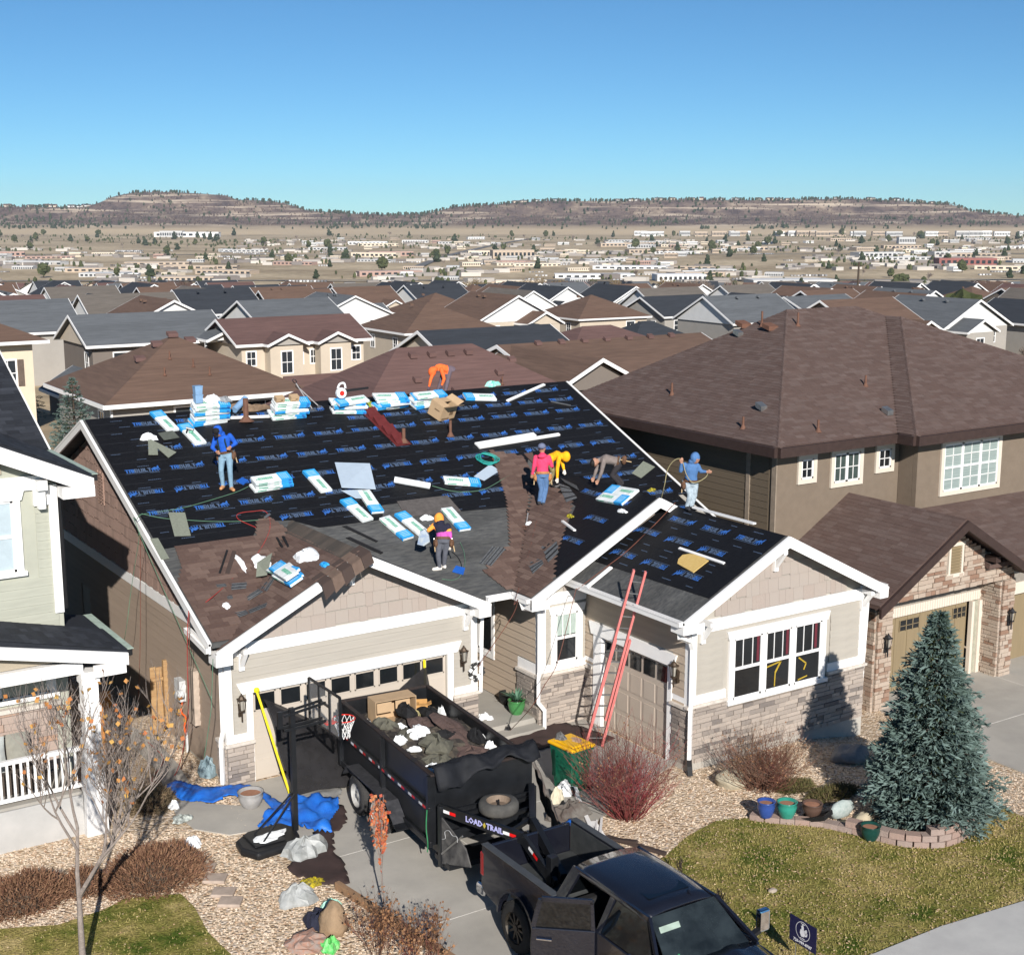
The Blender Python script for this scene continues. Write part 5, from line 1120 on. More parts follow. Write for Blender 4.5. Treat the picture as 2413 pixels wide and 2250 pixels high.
# row of dark red slant vents not yet fitted
M_red=mat('dark_red_metal',(.115,.022,.022),.5,var=.15)
va=Vector((17.83,34.52,6.82));vb=Vector((17.94,33.17,6.24));dv=(vb-va)
for k in range(4):
 c=va+dv*(k/3.);d=dv.normalized();s_=MAINP2.N.cross(d);r=root('roof_vent',tuple(c),('topmost of the four loose dark red roof vents','second from the top of the loose dark red roof vents','third from the top of the loose dark red roof vents','lowest of the four dark red roof vents beside a pipe')[k],'roof vent','loose dark red roof vents in a row')
 m_=MB();m_.obox(c-d*.27-s_*.24+MAINP2.N*(.012+.006*k),d*.55,s_*.48,MAINP2.N*.004);m_.build('flange',M_red,r)
 m_=MB();q=c+MAINP2.N*(.016+.006*k);m_.prism([q-d*.2-s_*.17,q+d*.18-s_*.17,q+d*.18-s_*.17+MAINP2.N*.02,q-d*.18-s_*.17+MAINP2.N*.13],s_*.34);m_.build('hood',M_red,r)
 # leaf blower
lbp=s3+MAINP2.N*.42+MAINP2.U*-.28
r=root('leaf_blower',tuple(lbp),'white leaf blower with a red disc standing on a bundle stack','leaf blower')
b=MB();b.lathe([(.08,-.07),(.15,-.05),(.15,.05),(.08,.07)],lbp+Zv*.15,14,Matrix.Rotation(PI/2,3,'X'));b.build('fan_housing',M_plw,r,smooth=False)
b=MB();b.tube(smooth_path([lbp+Zv*.28+MAINP2.U*-.1,lbp+Zv*.4+MAINP2.U*-.04,lbp+Zv*.42+MAINP2.U*.1,lbp+Zv*.28+MAINP2.U*.14],4),.03,8);b.build('grip',M_plw,r)
b=MB();b.lathe([(.075,0),(.06,.02),(.001,.025)],lbp+Zv*.15+Vector((0,-.07,0)),12,Matrix.Rotation(PI/2,3,'X'));b.build('starter_disc',mat('red_plastic',(.6,.03,.02),.4),r)
b=MB();b.tube([lbp+Zv*.2+MAINP2.U*.12,lbp+Zv*.24+MAINP2.U*.85],[.04,.03],10);b.build('blower_tube',M_blackp,r)
# two tear-off forks lying on the ridge and one on the brown field
def fork(a,c,label,m=M_metal,lg=.22):
 a=Vector(a);c=Vector(c);r=root('tear_off_fork',tuple(a),label,'fork');d=(c-a).normalized();s_=MAINP2.N.cross(d)
 b=MB();b.tube([a,c],.017,7);b.build('shaft',mat('grey_shaft',(.33,.32,.32),.5),r)
 b=MB();b.tube([a,a-d*.05-s_*.05,a-d*.14-s_*.05,a-d*.17,a-d*.14+s_*.05,a-d*.05+s_*.05,a],.013,6);b.build('d_handle',M_blackp,r)
 for k in range(5):b=MB();o_=(k-2)*.045;b.tube([c,c+d*.05+s_*o_,c+d*(.05+lg)+s_*o_],[.009,.009,.006],5);b.build('tine',m,r)
fork(Vector((16.08,35.75,7.35))+Zv*.35,Vector((16.2,34.99,7.02))+Zv*.04,'left one of the two forks leaning off a bundle stack')
fork(Vector((16.14,35.62,7.3))+Zv*.25,Vector((16.44,35.11,7.08))+Zv*.04,'right one of the two forks leaning off a bundle stack')
fork(Vector((19.72,29.42,4.64))+MAINP2.N*.04,Vector((19.33,28.92,4.44))+MAINP2.N*.04,'rusty short fork on the brown shingles',M_rust,.12)
# hose coil, hoses and cords draped over the roof
M_teal=mat('teal_hose',(.03,.34,.3),.5);M_ghose=mat('green_air_hose',(.1,.2,.13),.5);M_redc=mat('red_cord',(.36,.035,.03),.5);M_brc=mat('brown_cord',(.16,.06,.04),.6)
hc=Vector((20,31.87,5.68));pts=[]
for k in range(90):
 a=k*.42;rr=.27+.05*math.sin(k*.37)+.02*math.sin(k*1.3);pts.append(hc+MAINP2.U*math.cos(a)*rr+MAINP2.V*math.sin(a)*rr+MAINP2.N*(.02+.0012*k))
b=MB();b.tube(pts,.012,5);b.build('hose_coil',M_teal,label='coiled teal air hose on the underlayment above the small pale sheet',cat='hose')
def draped(pts,m,label,r=.009,lift=.02,name='air_hose',cat='hose',mode=None):
 P_=[Vector(p)+Zv*lift for p in pts];b=MB();b.tube(smooth_path(P_,8),r,5);return b.build(name,m,label=label,cat=cat)
draped([(17.78,31.06,5.33),(18.17,30.76,5.2),(18.62,30.62,5.15),(19.17,30.65,5.16),(19.91,30.95,5.29),(20.3,31.13,5.36)],M_ghose,'green hose curving right from the white roll under the small pale sheet')
draped([(12.97,31.9,5.69),(12.56,31.72,5.62),(11.68,31.5,5.52),(10.98,31.35,5.46),(10.04,31.3,5.44),(9.9,30.89,5.53),(9.8,30.9,5.42),(9.85,30.94,5.08),(9.85,26.67,2.31)],M_ghose,'green hose running from the white stack past the left rake',r=.008)
draped([(10.05,31.33,5.45),(10.46,31.08,5.34),(11.01,30.89,5.26),(11.58,30.72,5.19),(12.18,30.61,5.14),(12.77,30.56,5.12)],M_ghose,'green hose from the left rake to the nail gun by the garage ridge',r=.008)
draped([(12.48,30.31,5.01),(12.2,30.67,5.17),(12.28,30.89,5.26),(12.66,30.92,5.27),(12.98,30.83,5.23),(12.78,30.18,4.96),(12.13,29.39,4.62),(11.43,28.85,4.38),(10.89,28.43,4.2),(10.3,28.04,4.03),(10.38,29.29,3.5)],M_redc,'red cord winding from the garage ridge down over the brown shingles',name='cord',cat='cord')
draped([(9.85,27.83,3.98),(9.8,27.83,3.53),(9.8,27.94,2.68),(9.8,27.98,1.92),(9.7,27.88,1.28),(9.6,28.52,.03),(9.06,28.49,.03),(9.69,29.54,.03),(9.74,30.78,.03)],M_redc,'red cord hanging from the left rake to the garden path',name='cord',cat='cord',lift=.01)
draped([(9.8,27.66,3.99),(9.75,27.63,3.19),(9.75,27.81,1.98),(9.6,27.39,2.07),(9.83,28.77,.03),(9.2,27.76,.03),(8.99,28.03,.03)],M_brc,'brown cord hanging beside the red one',name='cord',cat='cord',lift=.01)
draped([(9.75,26.22,3.37),(9.7,26.25,2.57),(9.6,26.06,2.32),(9.5,26.31,1.23)],M_ghose,'green hose hanging from the front left corner over the blue grey bag',lift=0)
draped([(9.85,31.08,5),(9.85,30.95,5.03),(9.8,31.61,3.63),(9.7,32,2.34),(10.28,35.19,.03)],M_ghose,'thin green hose hanging from the left rake, farther back',lift=0,r=.007)
draped([(9.85,30.93,5.03),(9.85,30.92,4.84),(9.8,31.12,2.55),(9.7,31.22,.95)],M_brc,'thin brown cord hanging from the left rake, farther back',lift=0,r=.007,name='cord',cat='cord')
draped([(19.98,29.26,4.78),(19.29,28.47,4.42),(18.4,27.48,3.95),(17.68,26.74,3.57),(16.92,25.8,3.49),(17.16,26,3.51),(17.16,26.3,2.99),(16.42,26.6,1.84)],M_brc,'brown lifeline from the man in pink over the gutter to the garage corner',name='rope',cat='rope')
draped([(21.6,25.67,5.38),(21.16,25.89,4.86),(20.16,25.7,4.36),(19.55,25.7,4.05),(18.71,25.7,3.63),(18.44,25.5,3.57),(17.62,25,2.23),(16.9,24.5,1.92),(16.39,24.3,1.54),(17.25,26.49,.1)],M_brc,'rust coloured rope over the right wing roof and past the narrow window',name='rope',cat='rope')
draped([(17.24,28.75,4.34),(17.12,28.36,4.17),(16.86,27.9,3.98),(16.53,27.57,3.83),(16.27,27.48,3.79),(16.02,27.57,3.83)],M_ghose,'pale green hose curling past the blue pad of the orange hooded man',r=.007)
draped([(16.82,28.44,4.21),(16.86,28.26,4.13),(16.81,27.99,4.02),(16.68,27.74,3.9)],M_blackp,'black hose curving down to the blue pad',r=.008)
# nail guns
def gun(c,n_,ang,label,mm=None):
 c=Vector(c);r=root('nail_gun',tuple(c),label,'nail gun');a=Vector((math.cos(ang),math.sin(ang),0));a=(a-n_*a.dot(n_)).normalized();s_=n_.cross(a)
 b=MB();b.tube([c+n_*.06,c+n_*.06+a*.2],.035,8);b.build('barrel',M_metal,r)
 b=MB();b.beam(c+n_*.05+a*.15,c+n_*.05+a*.12+s_*.2,.035,.04,n_);b.build('grip',M_blackp,r)
 b=MB();b.lathe([(.06,0),(.06,.05)],c+n_*.02+a*.03+s_*.1,10);b.build('coil_magazine',mm or M_blackp,r)
gun((12.82,30.58,5.13),MAINP2.N,.6,'nail gun lying at the top of the garage ridge')
gun(Vector((12.49,34.35,6.75))+MAINP2.N*.07,MAINP2.N,2.4,'green nail gun lying on a bundle left of the man in bright blue',M_wgreen)
gun((20.73,29.63,5.18),MAINP2.N,.2,'black nail gun at the feet of the man in yellow')
# tape / brown shingle bundle left of the man in yellow
slab([(21.29,31.96,5.72),(21.58,31.97,5.73),(21.45,31.63,5.58),(21.29,31.48,5.51)],'main',.02,M_shing,'shingle_patch','small patch of brown shingles just left of the pink hoodie','shingle patch')
# ================================================================ generic roof / wall helpers for the other houses
def slabroof(P,thick,m,par,name='roof'):
 """P: list of 3-D corners of a sloping plane (top side)"""
 b=MB();b.prism([Vector(p)-Vector((0,0,thick))for p in P],(0,0,thick));return b.build(name,m,par)
def plane_of(P):
 O=Vector(P[0]);n=(Vector(P[1])-O).cross(Vector(P[2])-O).normalized()
 if n.z<0:n=-n
 h=Vector((0,0,1)).cross(n)
 U=h.normalized()if h.length>1e-4 else Vector((1,0,0));V=n.cross(U)
 if V.z<0:U,V=-U,-V
 return Pl(O,U,V)
def shingled(P,m,par,seed,limit=40,h=.145,lens=(.24,.48),lift=.008):
 """lay courses of shingles over a roof plane given by its corners"""
 pl=plane_of(P);uv=[pl.uv(p)for p in P];v0=min(p[1]for p in uv);v1=max(p[1]for p in uv)
 rr=rows(uv,v0,v1,h,lens,seed=seed,tones=sh_tone,minlen=.1,extra=.004)
 rr=[(a+.003,b_-.003,c,d+.012,t,e)for a,b_,c,d,t,e in rr]
 pieces('shingle',pl,rr,.007,m,par,lift=lift,tilt=.007,limit=limit,rest='shingles')
def tagged(name,loc,label,cat='house',group=None):return root(name,loc,label,cat,group)
def bar(par,name,m,*bx):
 for a,c in bx:b=MB();b.box(a,c);b.build(name,m,par)
 # ---------------------------------------------------------------- green two storey house on the left
LH=tagged('two_storey_house',(2.,31.,0),'pale green two storey house with charcoal roof at the left edge')
M_green=mat('pale_green_siding',(.4,.405,.335),.75,var=.04,scale=1.2,tone=(.36,.365,.3),bump=.1,bscale=60)
b=MB();b.prism([(-6,28.2,0),(7.3,28.2,0),(7.3,28.2,7.),(1.9,28.2,9.6),(-3.6,28.2,7.),(-6,28.2,7.)],(0,.16,0));b.build('front_wall',M_green,LH)
b=MB();b.box((7.14,28.37,0),(7.3,42,7.1));b.build('side_wall',MATS['brown_shaded_siding']if False else mat('green_side_siding',(.4,.4,.33),.8),LH)
b=MB();b.box((-6,41.8,0),(7.13,42,7.1));b.build('back_wall',M_green,LH)
def boards(par,pl,P,v0,v1,m,h=.19,holes=(),seed=1,limit=60,tones=None,lens=(3.,4.2)):
 rr=rows(P,v0,v1,h,lens,seed=seed,holes=holes,minlen=.5,tones=tones or(lambda R:R.uniform(0,.5)))
 pieces('siding_board',pl,[(a,b_,c,d-.004,t,e)for a,b_,c,d,t,e in rr],.012,m,par,lift=.002,tilt=.012,limit=limit,rest='siding_boards')
PL_LH=Pl((0,28.2,0),(1,0,0),(0,0,1))
boards(LH,PL_LH,[(3.,3.),(7.2,3.),(7.2,6.95),(3.,6.95)],3.,6.95,M_green,holes=((3.5,6.85,5.05,7.1),),seed=41)
shk=MB()
shakes(PL_LH,[(2.5,7.3),(6.6,7.3),(2.5,9.2)],7.3,9.2,seed=42,par=LH,m=mat('green_tan_shake',(.36,.31,.235),.85,var=.1,scale=3,tone=(.31,.27,.2),stretch=(9,9,.8)),limit=40)
bar(LH,'trim_board',M_trimw,((3,28.13,6.93),(7.,28.2,7.22)),((7.12,28.13,4.3),(7.3,28.2,7.)),((6.82,28.1,6.6),(7.12,28.2,7.22)))
bar(LH,'knee_bracket',M_trimw,((6.85,27.85,6.95),(7.05,28.12,7.15)),((6.88,27.95,6.55),(7.02,28.12,6.95)))
window_y(28.2,5.05,6.42,5.28,6.75,parent=LH,muntins=2,mglass=mat('sky_glass',(.42,.5,.54),.12,var=.06))
# upper roofs
for k,(P,sd)in enumerate((([(7.92,27.8,7.18),(7.92,31.3,7.18),(2.,37.2,9.85),(2.,27.8,9.85)],51),([(8.,31.3,7.2),(8.,38.,10.22),(-8,38.,10.22),(-8,31.3,7.2)],52))):
 slabroof(P,.12,M_shing3,LH);shingled(P,M_shing3,LH,sd,limit=120)
slabroof([(-3.9,27.8,7.18),(-3.9,31.3,7.18),(2.,37.2,9.85),(2.,27.8,9.85)],.12,M_shing3,LH)
slabroof([(8.,44.7,7.2),(8.,38.,10.22),(-8,38.,10.22),(-8,44.7,7.2)],.12,M_shing3,LH)
def rakeb(par,p0,p1,h,out,name='rake_board',t=.05,m=M_trimw):
 b=MB();p0=Vector(p0);p1=Vector(p1);b.prism([p0,p1,p1-Vector((0,0,h)),p0-Vector((0,0,h))],Vector(out)*t);return b.build(name,m,par)
rakeb(LH,(7.95,27.78,7.12),(2.,27.78,9.79),.34,(0,-1,0));rakeb(LH,(8.02,31.4,7.2),(8.02,38,10.16),.2,(1,0,0))
bar(LH,'eave_return',M_trimw,((7.3,27.7,6.75),(7.95,28.1,6.98)))
bar(LH,'gutter',M_blackp,((7.93,27.85,7.04),(8.06,31.4,7.17)))
bar(LH,'drip_edge',mat('pale_green_drip',(.38,.46,.38),.6),((7.9,27.85,7.172),(8.07,31.4,7.185)))
spl=MB();spl.tube(smooth_path([(7.98,28.,7.02),(7.9,28.1,6.92),(7.5,28.2,6.85),(7.36,28.26,6.7),(7.36,28.26,6.),(7.36,28.26,4.35)],4),.055,8);spl.build('downspout',M_blackp,LH)
bar(LH,'wall_side_window',M_blackm,((7.3,30.2,1.3),(7.33,31.2,2.4)))
# porch roof
P=[(8.05,26.45,3.8),(8.05,29.35,3.8),(7.35,29.35,4.),(7.35,28.3,4.02),(2.,28.3,5.1),(2.,26.45,5.1)]
slabroof([(8.05,26.45,3.8),(8.05,29.35,3.8),(5.,29.35,4.55),(5.,26.45,4.55)],.1,M_shing3,LH);slabroof([(5.,26.45,4.55),(5.,29.35,4.55),(0.,29.35,5.5),(0.,26.45,5.5)],.1,M_shing3,LH)
shingled([(8.05,26.45,3.8),(8.05,28.1,3.8),(5.,28.1,4.55),(5.,26.45,4.55)],M_shing3,LH,53,limit=60)
rakeb(LH,(8.05,26.43,3.76),(2.,26.43,5.1),.25,(0,-1,0));bar(LH,'eave_return',M_trimw,((7.35,26.4,3.35),(8.,26.45,3.6)))
bar(LH,'gutter',M_blackp,((8.06,26.5,3.66),(8.17,29.4,3.79)));bar(LH,'drip_edge',MATS['pale_green_drip'],((8.02,26.5,3.794),(8.2,29.4,3.806)))
bar(LH,'porch_beam',M_trimw,((0,26.62,3.42),(7.2,26.82,3.68)))
b=MB();b.prism([(3.,26.75,3.7),(7.,26.75,3.7),(3.,26.75,4.6)],(0,.05,0));b.build('gable_panel',MATS['green_tan_shake'],LH)
b=MB();b.box((7.16,26.55,1.45),(7.46,26.85,3.4));b.box((7.13,26.52,3.2),(7.49,26.88,3.45));b.box((7.13,26.52,2.6),(7.49,26.88,2.72));b.build('porch_post',M_trimw,LH)
b=MB();b.prism([(7.05,26.5,0.),(7.5,26.5,0.),(7.48,26.55,2.),(7.14,26.55,2.)],(0,.35,0));b.build('post_plinth',mat('dappled_white',(.72,.71,.69),.7,c2=(.58,.57,.56),scale=5),LH)
b=MB();b.box((0,26.7,0.),(7.06,28.1,.85));b.build('porch_foundation',mat('grey_foundation',(.46,.45,.43),.85,c2=(.38,.375,.36),scale=1.5),LH)
b=MB();b.box((0,26.72,.86),(7.05,28.15,.92));b.build('porch_floor',M_conc,LH)
bar(LH,'handrail',M_trimw,((2,26.74,1.78),(7.1,26.84,1.86)),((2,26.76,1.),(7.1,26.82,1.07)))
bm_=MB();bm_.box((0,0,0),(.045,.045,.72));mb_=bm_.mesh('baluster',M_trimw)
for k in range(36):inst(mb_,'baluster',Matrix.Translation((2.3+k*.133,26.765,1.07)),LH)
veneer(PL_LH,[(2.5,.95),(7.,.95),(7.,2.35),(2.5,2.35)],.95,2.35,61,limit=90,h=(.13,.16,.2),lens=(.3,.7),m=mat('pink_tan_stone',(.44,.37,.31),.85,c2=(.37,.29,.26),scale=5,tone=(.44,.25,.15),bump=.4,bscale=20),parent=LH)
bar(LH,'stone_ledge',M_ledge,((2,28.06,2.35),(7.1,28.2,2.44)))
window_y(28.2,3.2,5.35,2.62,3.6,parent=LH,units=1,sash=False,head=False);window_y(28.2,5.9,6.9,2.62,3.5,parent=LH,units=1,sash=False,head=False)
b=MB();b.box((5.95,28.165,2.65),(6.85,28.17,3.));b.build('roller_blind',M_green,LH)
# cushions and a plant on the porch
def cushion(c,sz,label,seed):
 b=MB();vs=[];fs=[];n=8;R3=Matrix.Rotation(-.25,3,'X')
 for s_ in(-1,1):
  for j in range(n+1):
   for i in range(n+1):
    u=i/n*2-1;v=j/n*2-1;e=(1-u**4)*(1-v**4);k=1-.06*(1-abs(u))*(abs(v)>.99)-0.
    vs.append(Vector(c)+R3@Vector((u*sz[0]/2*(1-.06*(1-v*v)),s_*sz[1]/2*e**.6,(v+1)*sz[2]/2)))
 m_=(n+1)**2
 for j in range(n):
  for i in range(n):a=j*(n+1)+i;fs.append((a,a+1,a+n+2,a+n+1));fs.append((m_+a,m_+a+n+1,m_+a+n+2,m_+a+1))
 b.add(vs,fs);b.build('cushion',mat('pale_grey_cushion',(.4,.42,.4),.9)if seed==1 else mat('olive_grey_cushion',(.24,.235,.2),.9),label=label,cat='cushion',smooth=True)
cushion((5.45,27.5,1.35),(.75,.2,.72),'pale grey square cushion on the green house porch',1);cushion((4.75,27.5,1.35),(.6,.2,.6),'olive grey cushion left of the pale cushion on the porch',2);cushion((6.1,27.7,1.4),(.5,.18,.62),'olive grey cushion right of the pale cushion on the porch',3)
b=MB();b.box((3.6,27.3,.92),(6.6,27.95,1.35));b.build('porch_bench',mat('dark_wicker',(.07,.055,.045),.9,scale=30),label='dark wicker bench behind the white porch railing',cat='bench')
# fence piece and gate between the houses
def plank_fence(x,y0,y1,zt,label,xdir=True,n=5,m=None):
 r=root('fence',(x,y0,0),label,'fence')
 for k in range(n):
  b=MB();w=(y1-y0)/n
  if xdir:b.box((x+k*w,y0,.05),(x+(k+1)*w-.012,y0+.025,zt-.02*(k%2)))
  else:b.box((x,y0+k*w,.05),(x+.025,y0+(k+1)*w-.012,zt-.02*(k%2)))
  b.build('plank',m or M_wood,r)
 b=MB()
 if xdir:b.box((x,y0-.04,.4),(x+(y1-y0),y0-.001,.48));b.box((x,y0-.04,zt-.35),(x+(y1-y0),y0-.001,zt-.27))
 else:b.box((x-.04,y0,.4),(x-.001,y1,.48));b.box((x-.04,y0,zt-.35),(x-.001,y1,zt-.27))
 b.build('rail',m or M_wood,r)
plank_fence(9.98,31.1,31.4,1.75,'narrow wooden gate panel against the brown wall of the re-roofed house',n=2)
b=MB();b.box((10.28,31.,0),(10.38,31.1,1.9));b.build('fence_post',M_wood,bpy.data.objects['fence'])
plank_fence(8.5,30.5,30.85,1.6,'sunlit orange cedar fence beside the porch of the green house',n=4,m=mat('orange_cedar',(.5,.21,.05),.8,var=.2,stretch=(1,1,5)))
# meter, conduit and bags at the side wall
r=root('electric_meter',(10.3,29.3,1.5),'grey electric meter box with orange cable on the brown side wall','electric meter')
b=MB();b.box((10.22,29.75,1.25),(10.38,30.1,1.75));b.build('box',mat('pale_grey_metal',(.55,.56,.56),.5),r)
b=MB();b.lathe([(.1,0),(.1,.12),(.05,.16)],(10.24,29.6,1.5),12,Matrix.Rotation(-PI/2,3,'Y'));b.build('meter_dial',MATS['pale_grey_metal'],r)
b=MB();b.tube(smooth_path([(10.3,29.8,1.25),(10.25,29.78,1.),(10.3,29.65,.9),(10.28,29.7,.65),(10.32,29.72,.45)],5),.022,6);b.build('cable',mat('orange_cable',(.75,.12,.02),.5),r)
b=MB();b.tube([(10.33,29.7,.5),(10.33,29.7,.02)],.03,6);b.build('conduit',MATS['pale_grey_metal'],r)
b=MB();b.box((10.24,28.85,.95),(10.39,29.25,2.25));b.build('utility_cabinet',mat('tan_metal_panel',(.44,.36,.29),.6),label='tall tan utility cabinet on the brown side wall',cat='cabinet')
b=MB();b.tube([(10.32,29.,.94),(10.32,29.,0.)],.028,6);b.build('conduit',MATS['tan_metal_panel'],bpy.data.objects['utility_cabinet'])
# ---------------------------------------------------------------- taupe two storey house on the right
RH=tagged('two_storey_house',(33,30,-.5),'big taupe two storey house with brown hip roof and stone garage front')
M_stucco=mat('taupe_stucco',(.185,.145,.108),.95,var=.06,scale=4,bump=.4,bscale=60)
M_rhside=mat('dark_taupe_siding',(.135,.105,.072),.8,var=.06,scale=1.2,tone=(.115,.09,.062))
M_rhtrim=mat('beige_trim',(.62,.55,.46),.6,var=.03);M_rhfas=mat('dark_brown_fascia',(.045,.028,.024),.6);
b=MB();b.prism([(26.6,27.3,-.5),(31.5,27.3,-.5),(31.5,27.3,6.),(26.6,27.3,6.)],(0,.16,0));b.build('front_wall',M_stucco,RH)
b=MB();b.box((31.5,26.6,-.5),(42.7,26.76,6.));b.build('front_wall',M_stucco,RH)
b=MB();b.box((31.5,26.77,-.5),(31.66,27.29,6.));b.build('side_wall',M_stucco,RH)
b=MB();b.box((26.6,27.47,-.5),(26.76,36.8,6.));b.build('side_wall',M_rhside,RH)
b=MB();b.box((26.6,36.81,-.5),(42.7,36.9,6.));b.box((42.54,26.77,-.5),(42.7,36.8,6.));b.build('back_wall',M_rhside,RH)
PRL=Pl((26.6,0,0),(0,-1,0),(0,0,1))
boards(RH,PRL,[(-36.8,2.5),(-27.6,2.5),(-27.6,5.95),(-36.8,5.95)],2.5,5.95,M_rhside,h=.2,seed=71,limit=80)
bar(RH,'corner_board',mat('taupe_trim',(.26,.21,.16),.7),((26.55,28.35,2.3),(26.6,28.5,5.9)))
bar(RH,'corner_board',mat('taupe_trim',(.26,.21,.16),.7),((26.56,27.3,2.3),(26.6,27.48,5.95)))
ze=6.2;p_=.44
def rz(t):return ze+p_*t
RP=[[(26.1,26.8,ze),(26.1,37.4,ze),(33,33.7,rz(6.9))],[(26.1,26.8,ze),(30.8,26.8,ze),(37.,33.,rz(6.2)),(36.3,33.7,rz(6.9)),(33,33.7,rz(6.9))],[(30.8,26.1,ze),(30.8,26.8,ze),(37.,33.,rz(6.2)),(37.,32.3,rz(6.2))],[(30.8,26.1,ze),(43.2,26.1,ze),(37.,32.3,rz(6.2))],[(43.2,26.1,ze),(43.2,37.4,ze),(36.3,33.7,rz(6.9)),(37.,33.,rz(6.2)),(37.,32.3,rz(6.2))],[(26.1,37.4,ze),(43.2,37.4,ze),(36.3,33.7,rz(6.9)),(33,33.7,rz(6.9))]]
for k,P in enumerate(RP):
 slabroof(P,.12,M_shing2,RH)
 if k in(0,1,2,3):shingled(P,M_shing2,RH,80+k,limit=60 if k!=2 else 20)
 # hip and ridge caps
cp=MB()
for a,c in(((26.1,26.8,ze),(33,33.7,rz(6.9))),((33,33.7,rz(6.9)),(36.3,33.7,rz(6.9))),((36.3,33.7,rz(6.9)),(37,33,rz(6.2))),((30.8,26.1,ze),(37.,32.3,rz(6.2))),((37.,32.3,rz(6.2)),(43.2,26.1,ze))):
 a=Vector(a);c=Vector(c);n=int((c-a).length/.14)
 for k in range(n):
  p=a.lerp(c,k/n);q=a.lerp(c,(k+1.15)/n);d=(q-p).normalized();s_=d.cross(Vector((0,0,1))).normalized();
  cp.prism([p+s_*.13+Vector((0,0,-.035)),p+Vector((0,0,.035)),p-s_*.13+Vector((0,0,-.035)),p+Vector((0,0,.02))],(q-p)+Vector((0,0,0.)),tone=rnd.uniform(0,.8))
cp.build('hip_caps',M_shing2,RH,kind='stuff')
# fascia and soffit
for a,c,o in(((26.1,26.8),(30.8,26.8),(0,-1)),((30.8,26.1),(43.2,26.1),(0,-1)),((26.1,26.8),(26.1,37.4),(-1,0)),((30.8,26.1),(30.8,26.8),(-1,0))):
 b=MB();b.prism([(a[0],a[1],ze-.28),(c[0],c[1],ze-.28),(c[0],c[1],ze-.01),(a[0],a[1],ze-.01)],(o[0]*.12,o[1]*.12,0));b.build('gutter',M_rhfas,RH)
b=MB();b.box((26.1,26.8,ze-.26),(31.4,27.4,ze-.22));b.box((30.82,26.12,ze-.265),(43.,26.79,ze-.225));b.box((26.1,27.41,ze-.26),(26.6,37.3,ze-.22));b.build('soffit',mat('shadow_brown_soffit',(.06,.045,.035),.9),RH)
# upper windows
def rhwin(x0,x1,z0,z1,y,units=1,grid=(2,2),sash=False,glass=None):
 c=.13;b=MB();b.box((x0-c,y-.06,z0-c),(x0,y,z1+c));b.box((x1,y-.06,z0-c),(x1+c,y,z1+c));b.box((x0,y-.06,z0-c),(x1,y,z0));b.box((x0,y-.06,z1),(x1,y,z1+c));b.box((x0-c-.04,y-.08,z1+c),(x1+c+.04,y,z1+c+.04))
 w=b.build('window',M_rhtrim,RH);W=(x1-x0)/units
 for i in range(units):
  a0=x0+W*i;a1=a0+W;s=MB();f=.05
  for q in((a0,z0,a0+f,z1),(a1-f,z0,a1,z1),(a0,z0,a1,z0+f),(a0,z1-f,a1,z1)):s.box((q[0],y-.04,q[1]),(q[2],y-.008,q[3]))
  if sash:s.box((a0,y-.045,(z0+z1)/2-.03),(a1,y-.008,(z0+z1)/2+.03))
  for k in range(1,grid[0]):xx=lerp(a0,a1,k/grid[0]);s.box((xx-.01,y-.03,z0),(xx+.01,y-.008,z1))
  for k in range(1,grid[1]):zz=lerp(z0,z1,k/grid[1]);s.box((a0,y-.03,zz-.01),(a1,y-.008,zz+.01))
  s.build('sash',M_white,w);g=MB();g.box((a0,y-.014,z0),(a1,y-.006,z1));g.build('pane',glass or M_glass,w)
 return w
M_blind=mat('pane_with_white_blind',(.34,.4,.38),.25,c2=(.18,.23,.22),scale=2,stretch=(.3,.3,30))
rhwin(27.48,27.95,5.1,5.66,27.3);rhwin(28.78,29.82,4.86,5.7,27.3,units=2,glass=mat('half_curtained_pane',(.05,.07,.065),.15));rhwin(30.6,31.12,5.1,5.66,27.3)
w=rhwin(32.62,35.1,4.3,5.72,26.6,units=3,grid=(2,4),sash=True,glass=M_blind)
# garage wing: gable in stone with brown rakes
zr=lambda x:4.49-.6*abs(x-29.46)
for P,sd in(([(26.3,23.14,zr(26.3)),(29.46,23.14,4.49),(29.46,27.3,4.49),(26.3,27.3,zr(26.3))],91),([(29.46,23.14,4.49),(32.62,23.14,zr(32.62)),(32.62,26.6,zr(32.62)),(29.46,27.3,4.49)],92)):
 slabroof(P,.12,M_shing2,RH);shingled(P,M_shing2,RH,sd,limit=60)
rakeb(RH,(26.25,23.12,zr(26.25)-0.),(29.46,23.12,4.47),.26,(0,-1,0),m=M_rhfas,t=.08);rakeb(RH,(29.46,23.12,4.47),(32.7,23.12,zr(32.7)),.26,(0,-1,0),m=M_rhfas,t=.08)
P=[(31.,23.5,2.95),(42,23.5,2.95),(42,26.6,3.88),(31.,26.6,3.88)]
slabroof(P,.12,M_shing2,RH);shingled(P,M_shing2,RH,93,limit=40);bar(RH,'gutter',M_rhfas,((32.7,23.4,2.7),(42,23.5,2.92)))
b=MB();b.prism([(26.9,23.74,2.35),(32.4,23.74,2.35),(32.4,23.74,zr(32.4)-.15),(29.46,23.74,4.22),(26.9,23.74,zr(26.9)-.15)],(0,.5,0));b.build('gable_wall',M_mortar,RH)
b=MB();b.box((26.85,23.74,-.5),(27.45,24.5,2.35));b.build('stone_pier',M_mortar,RH);b=MB();b.box((31.9,23.74,-.5),(32.45,24.7,2.34));b.build('stone_pier',M_mortar,RH)
b=MB();b.box((26.7,24.3,-.5),(26.86,27.3,2.5));b.box((27.45,24.42,1.65),(31.9,24.6,2.35));b.box((27.45,24.42,1.55),(27.46,24.6,1.65));b.build('garage_wall',M_mortar,RH)
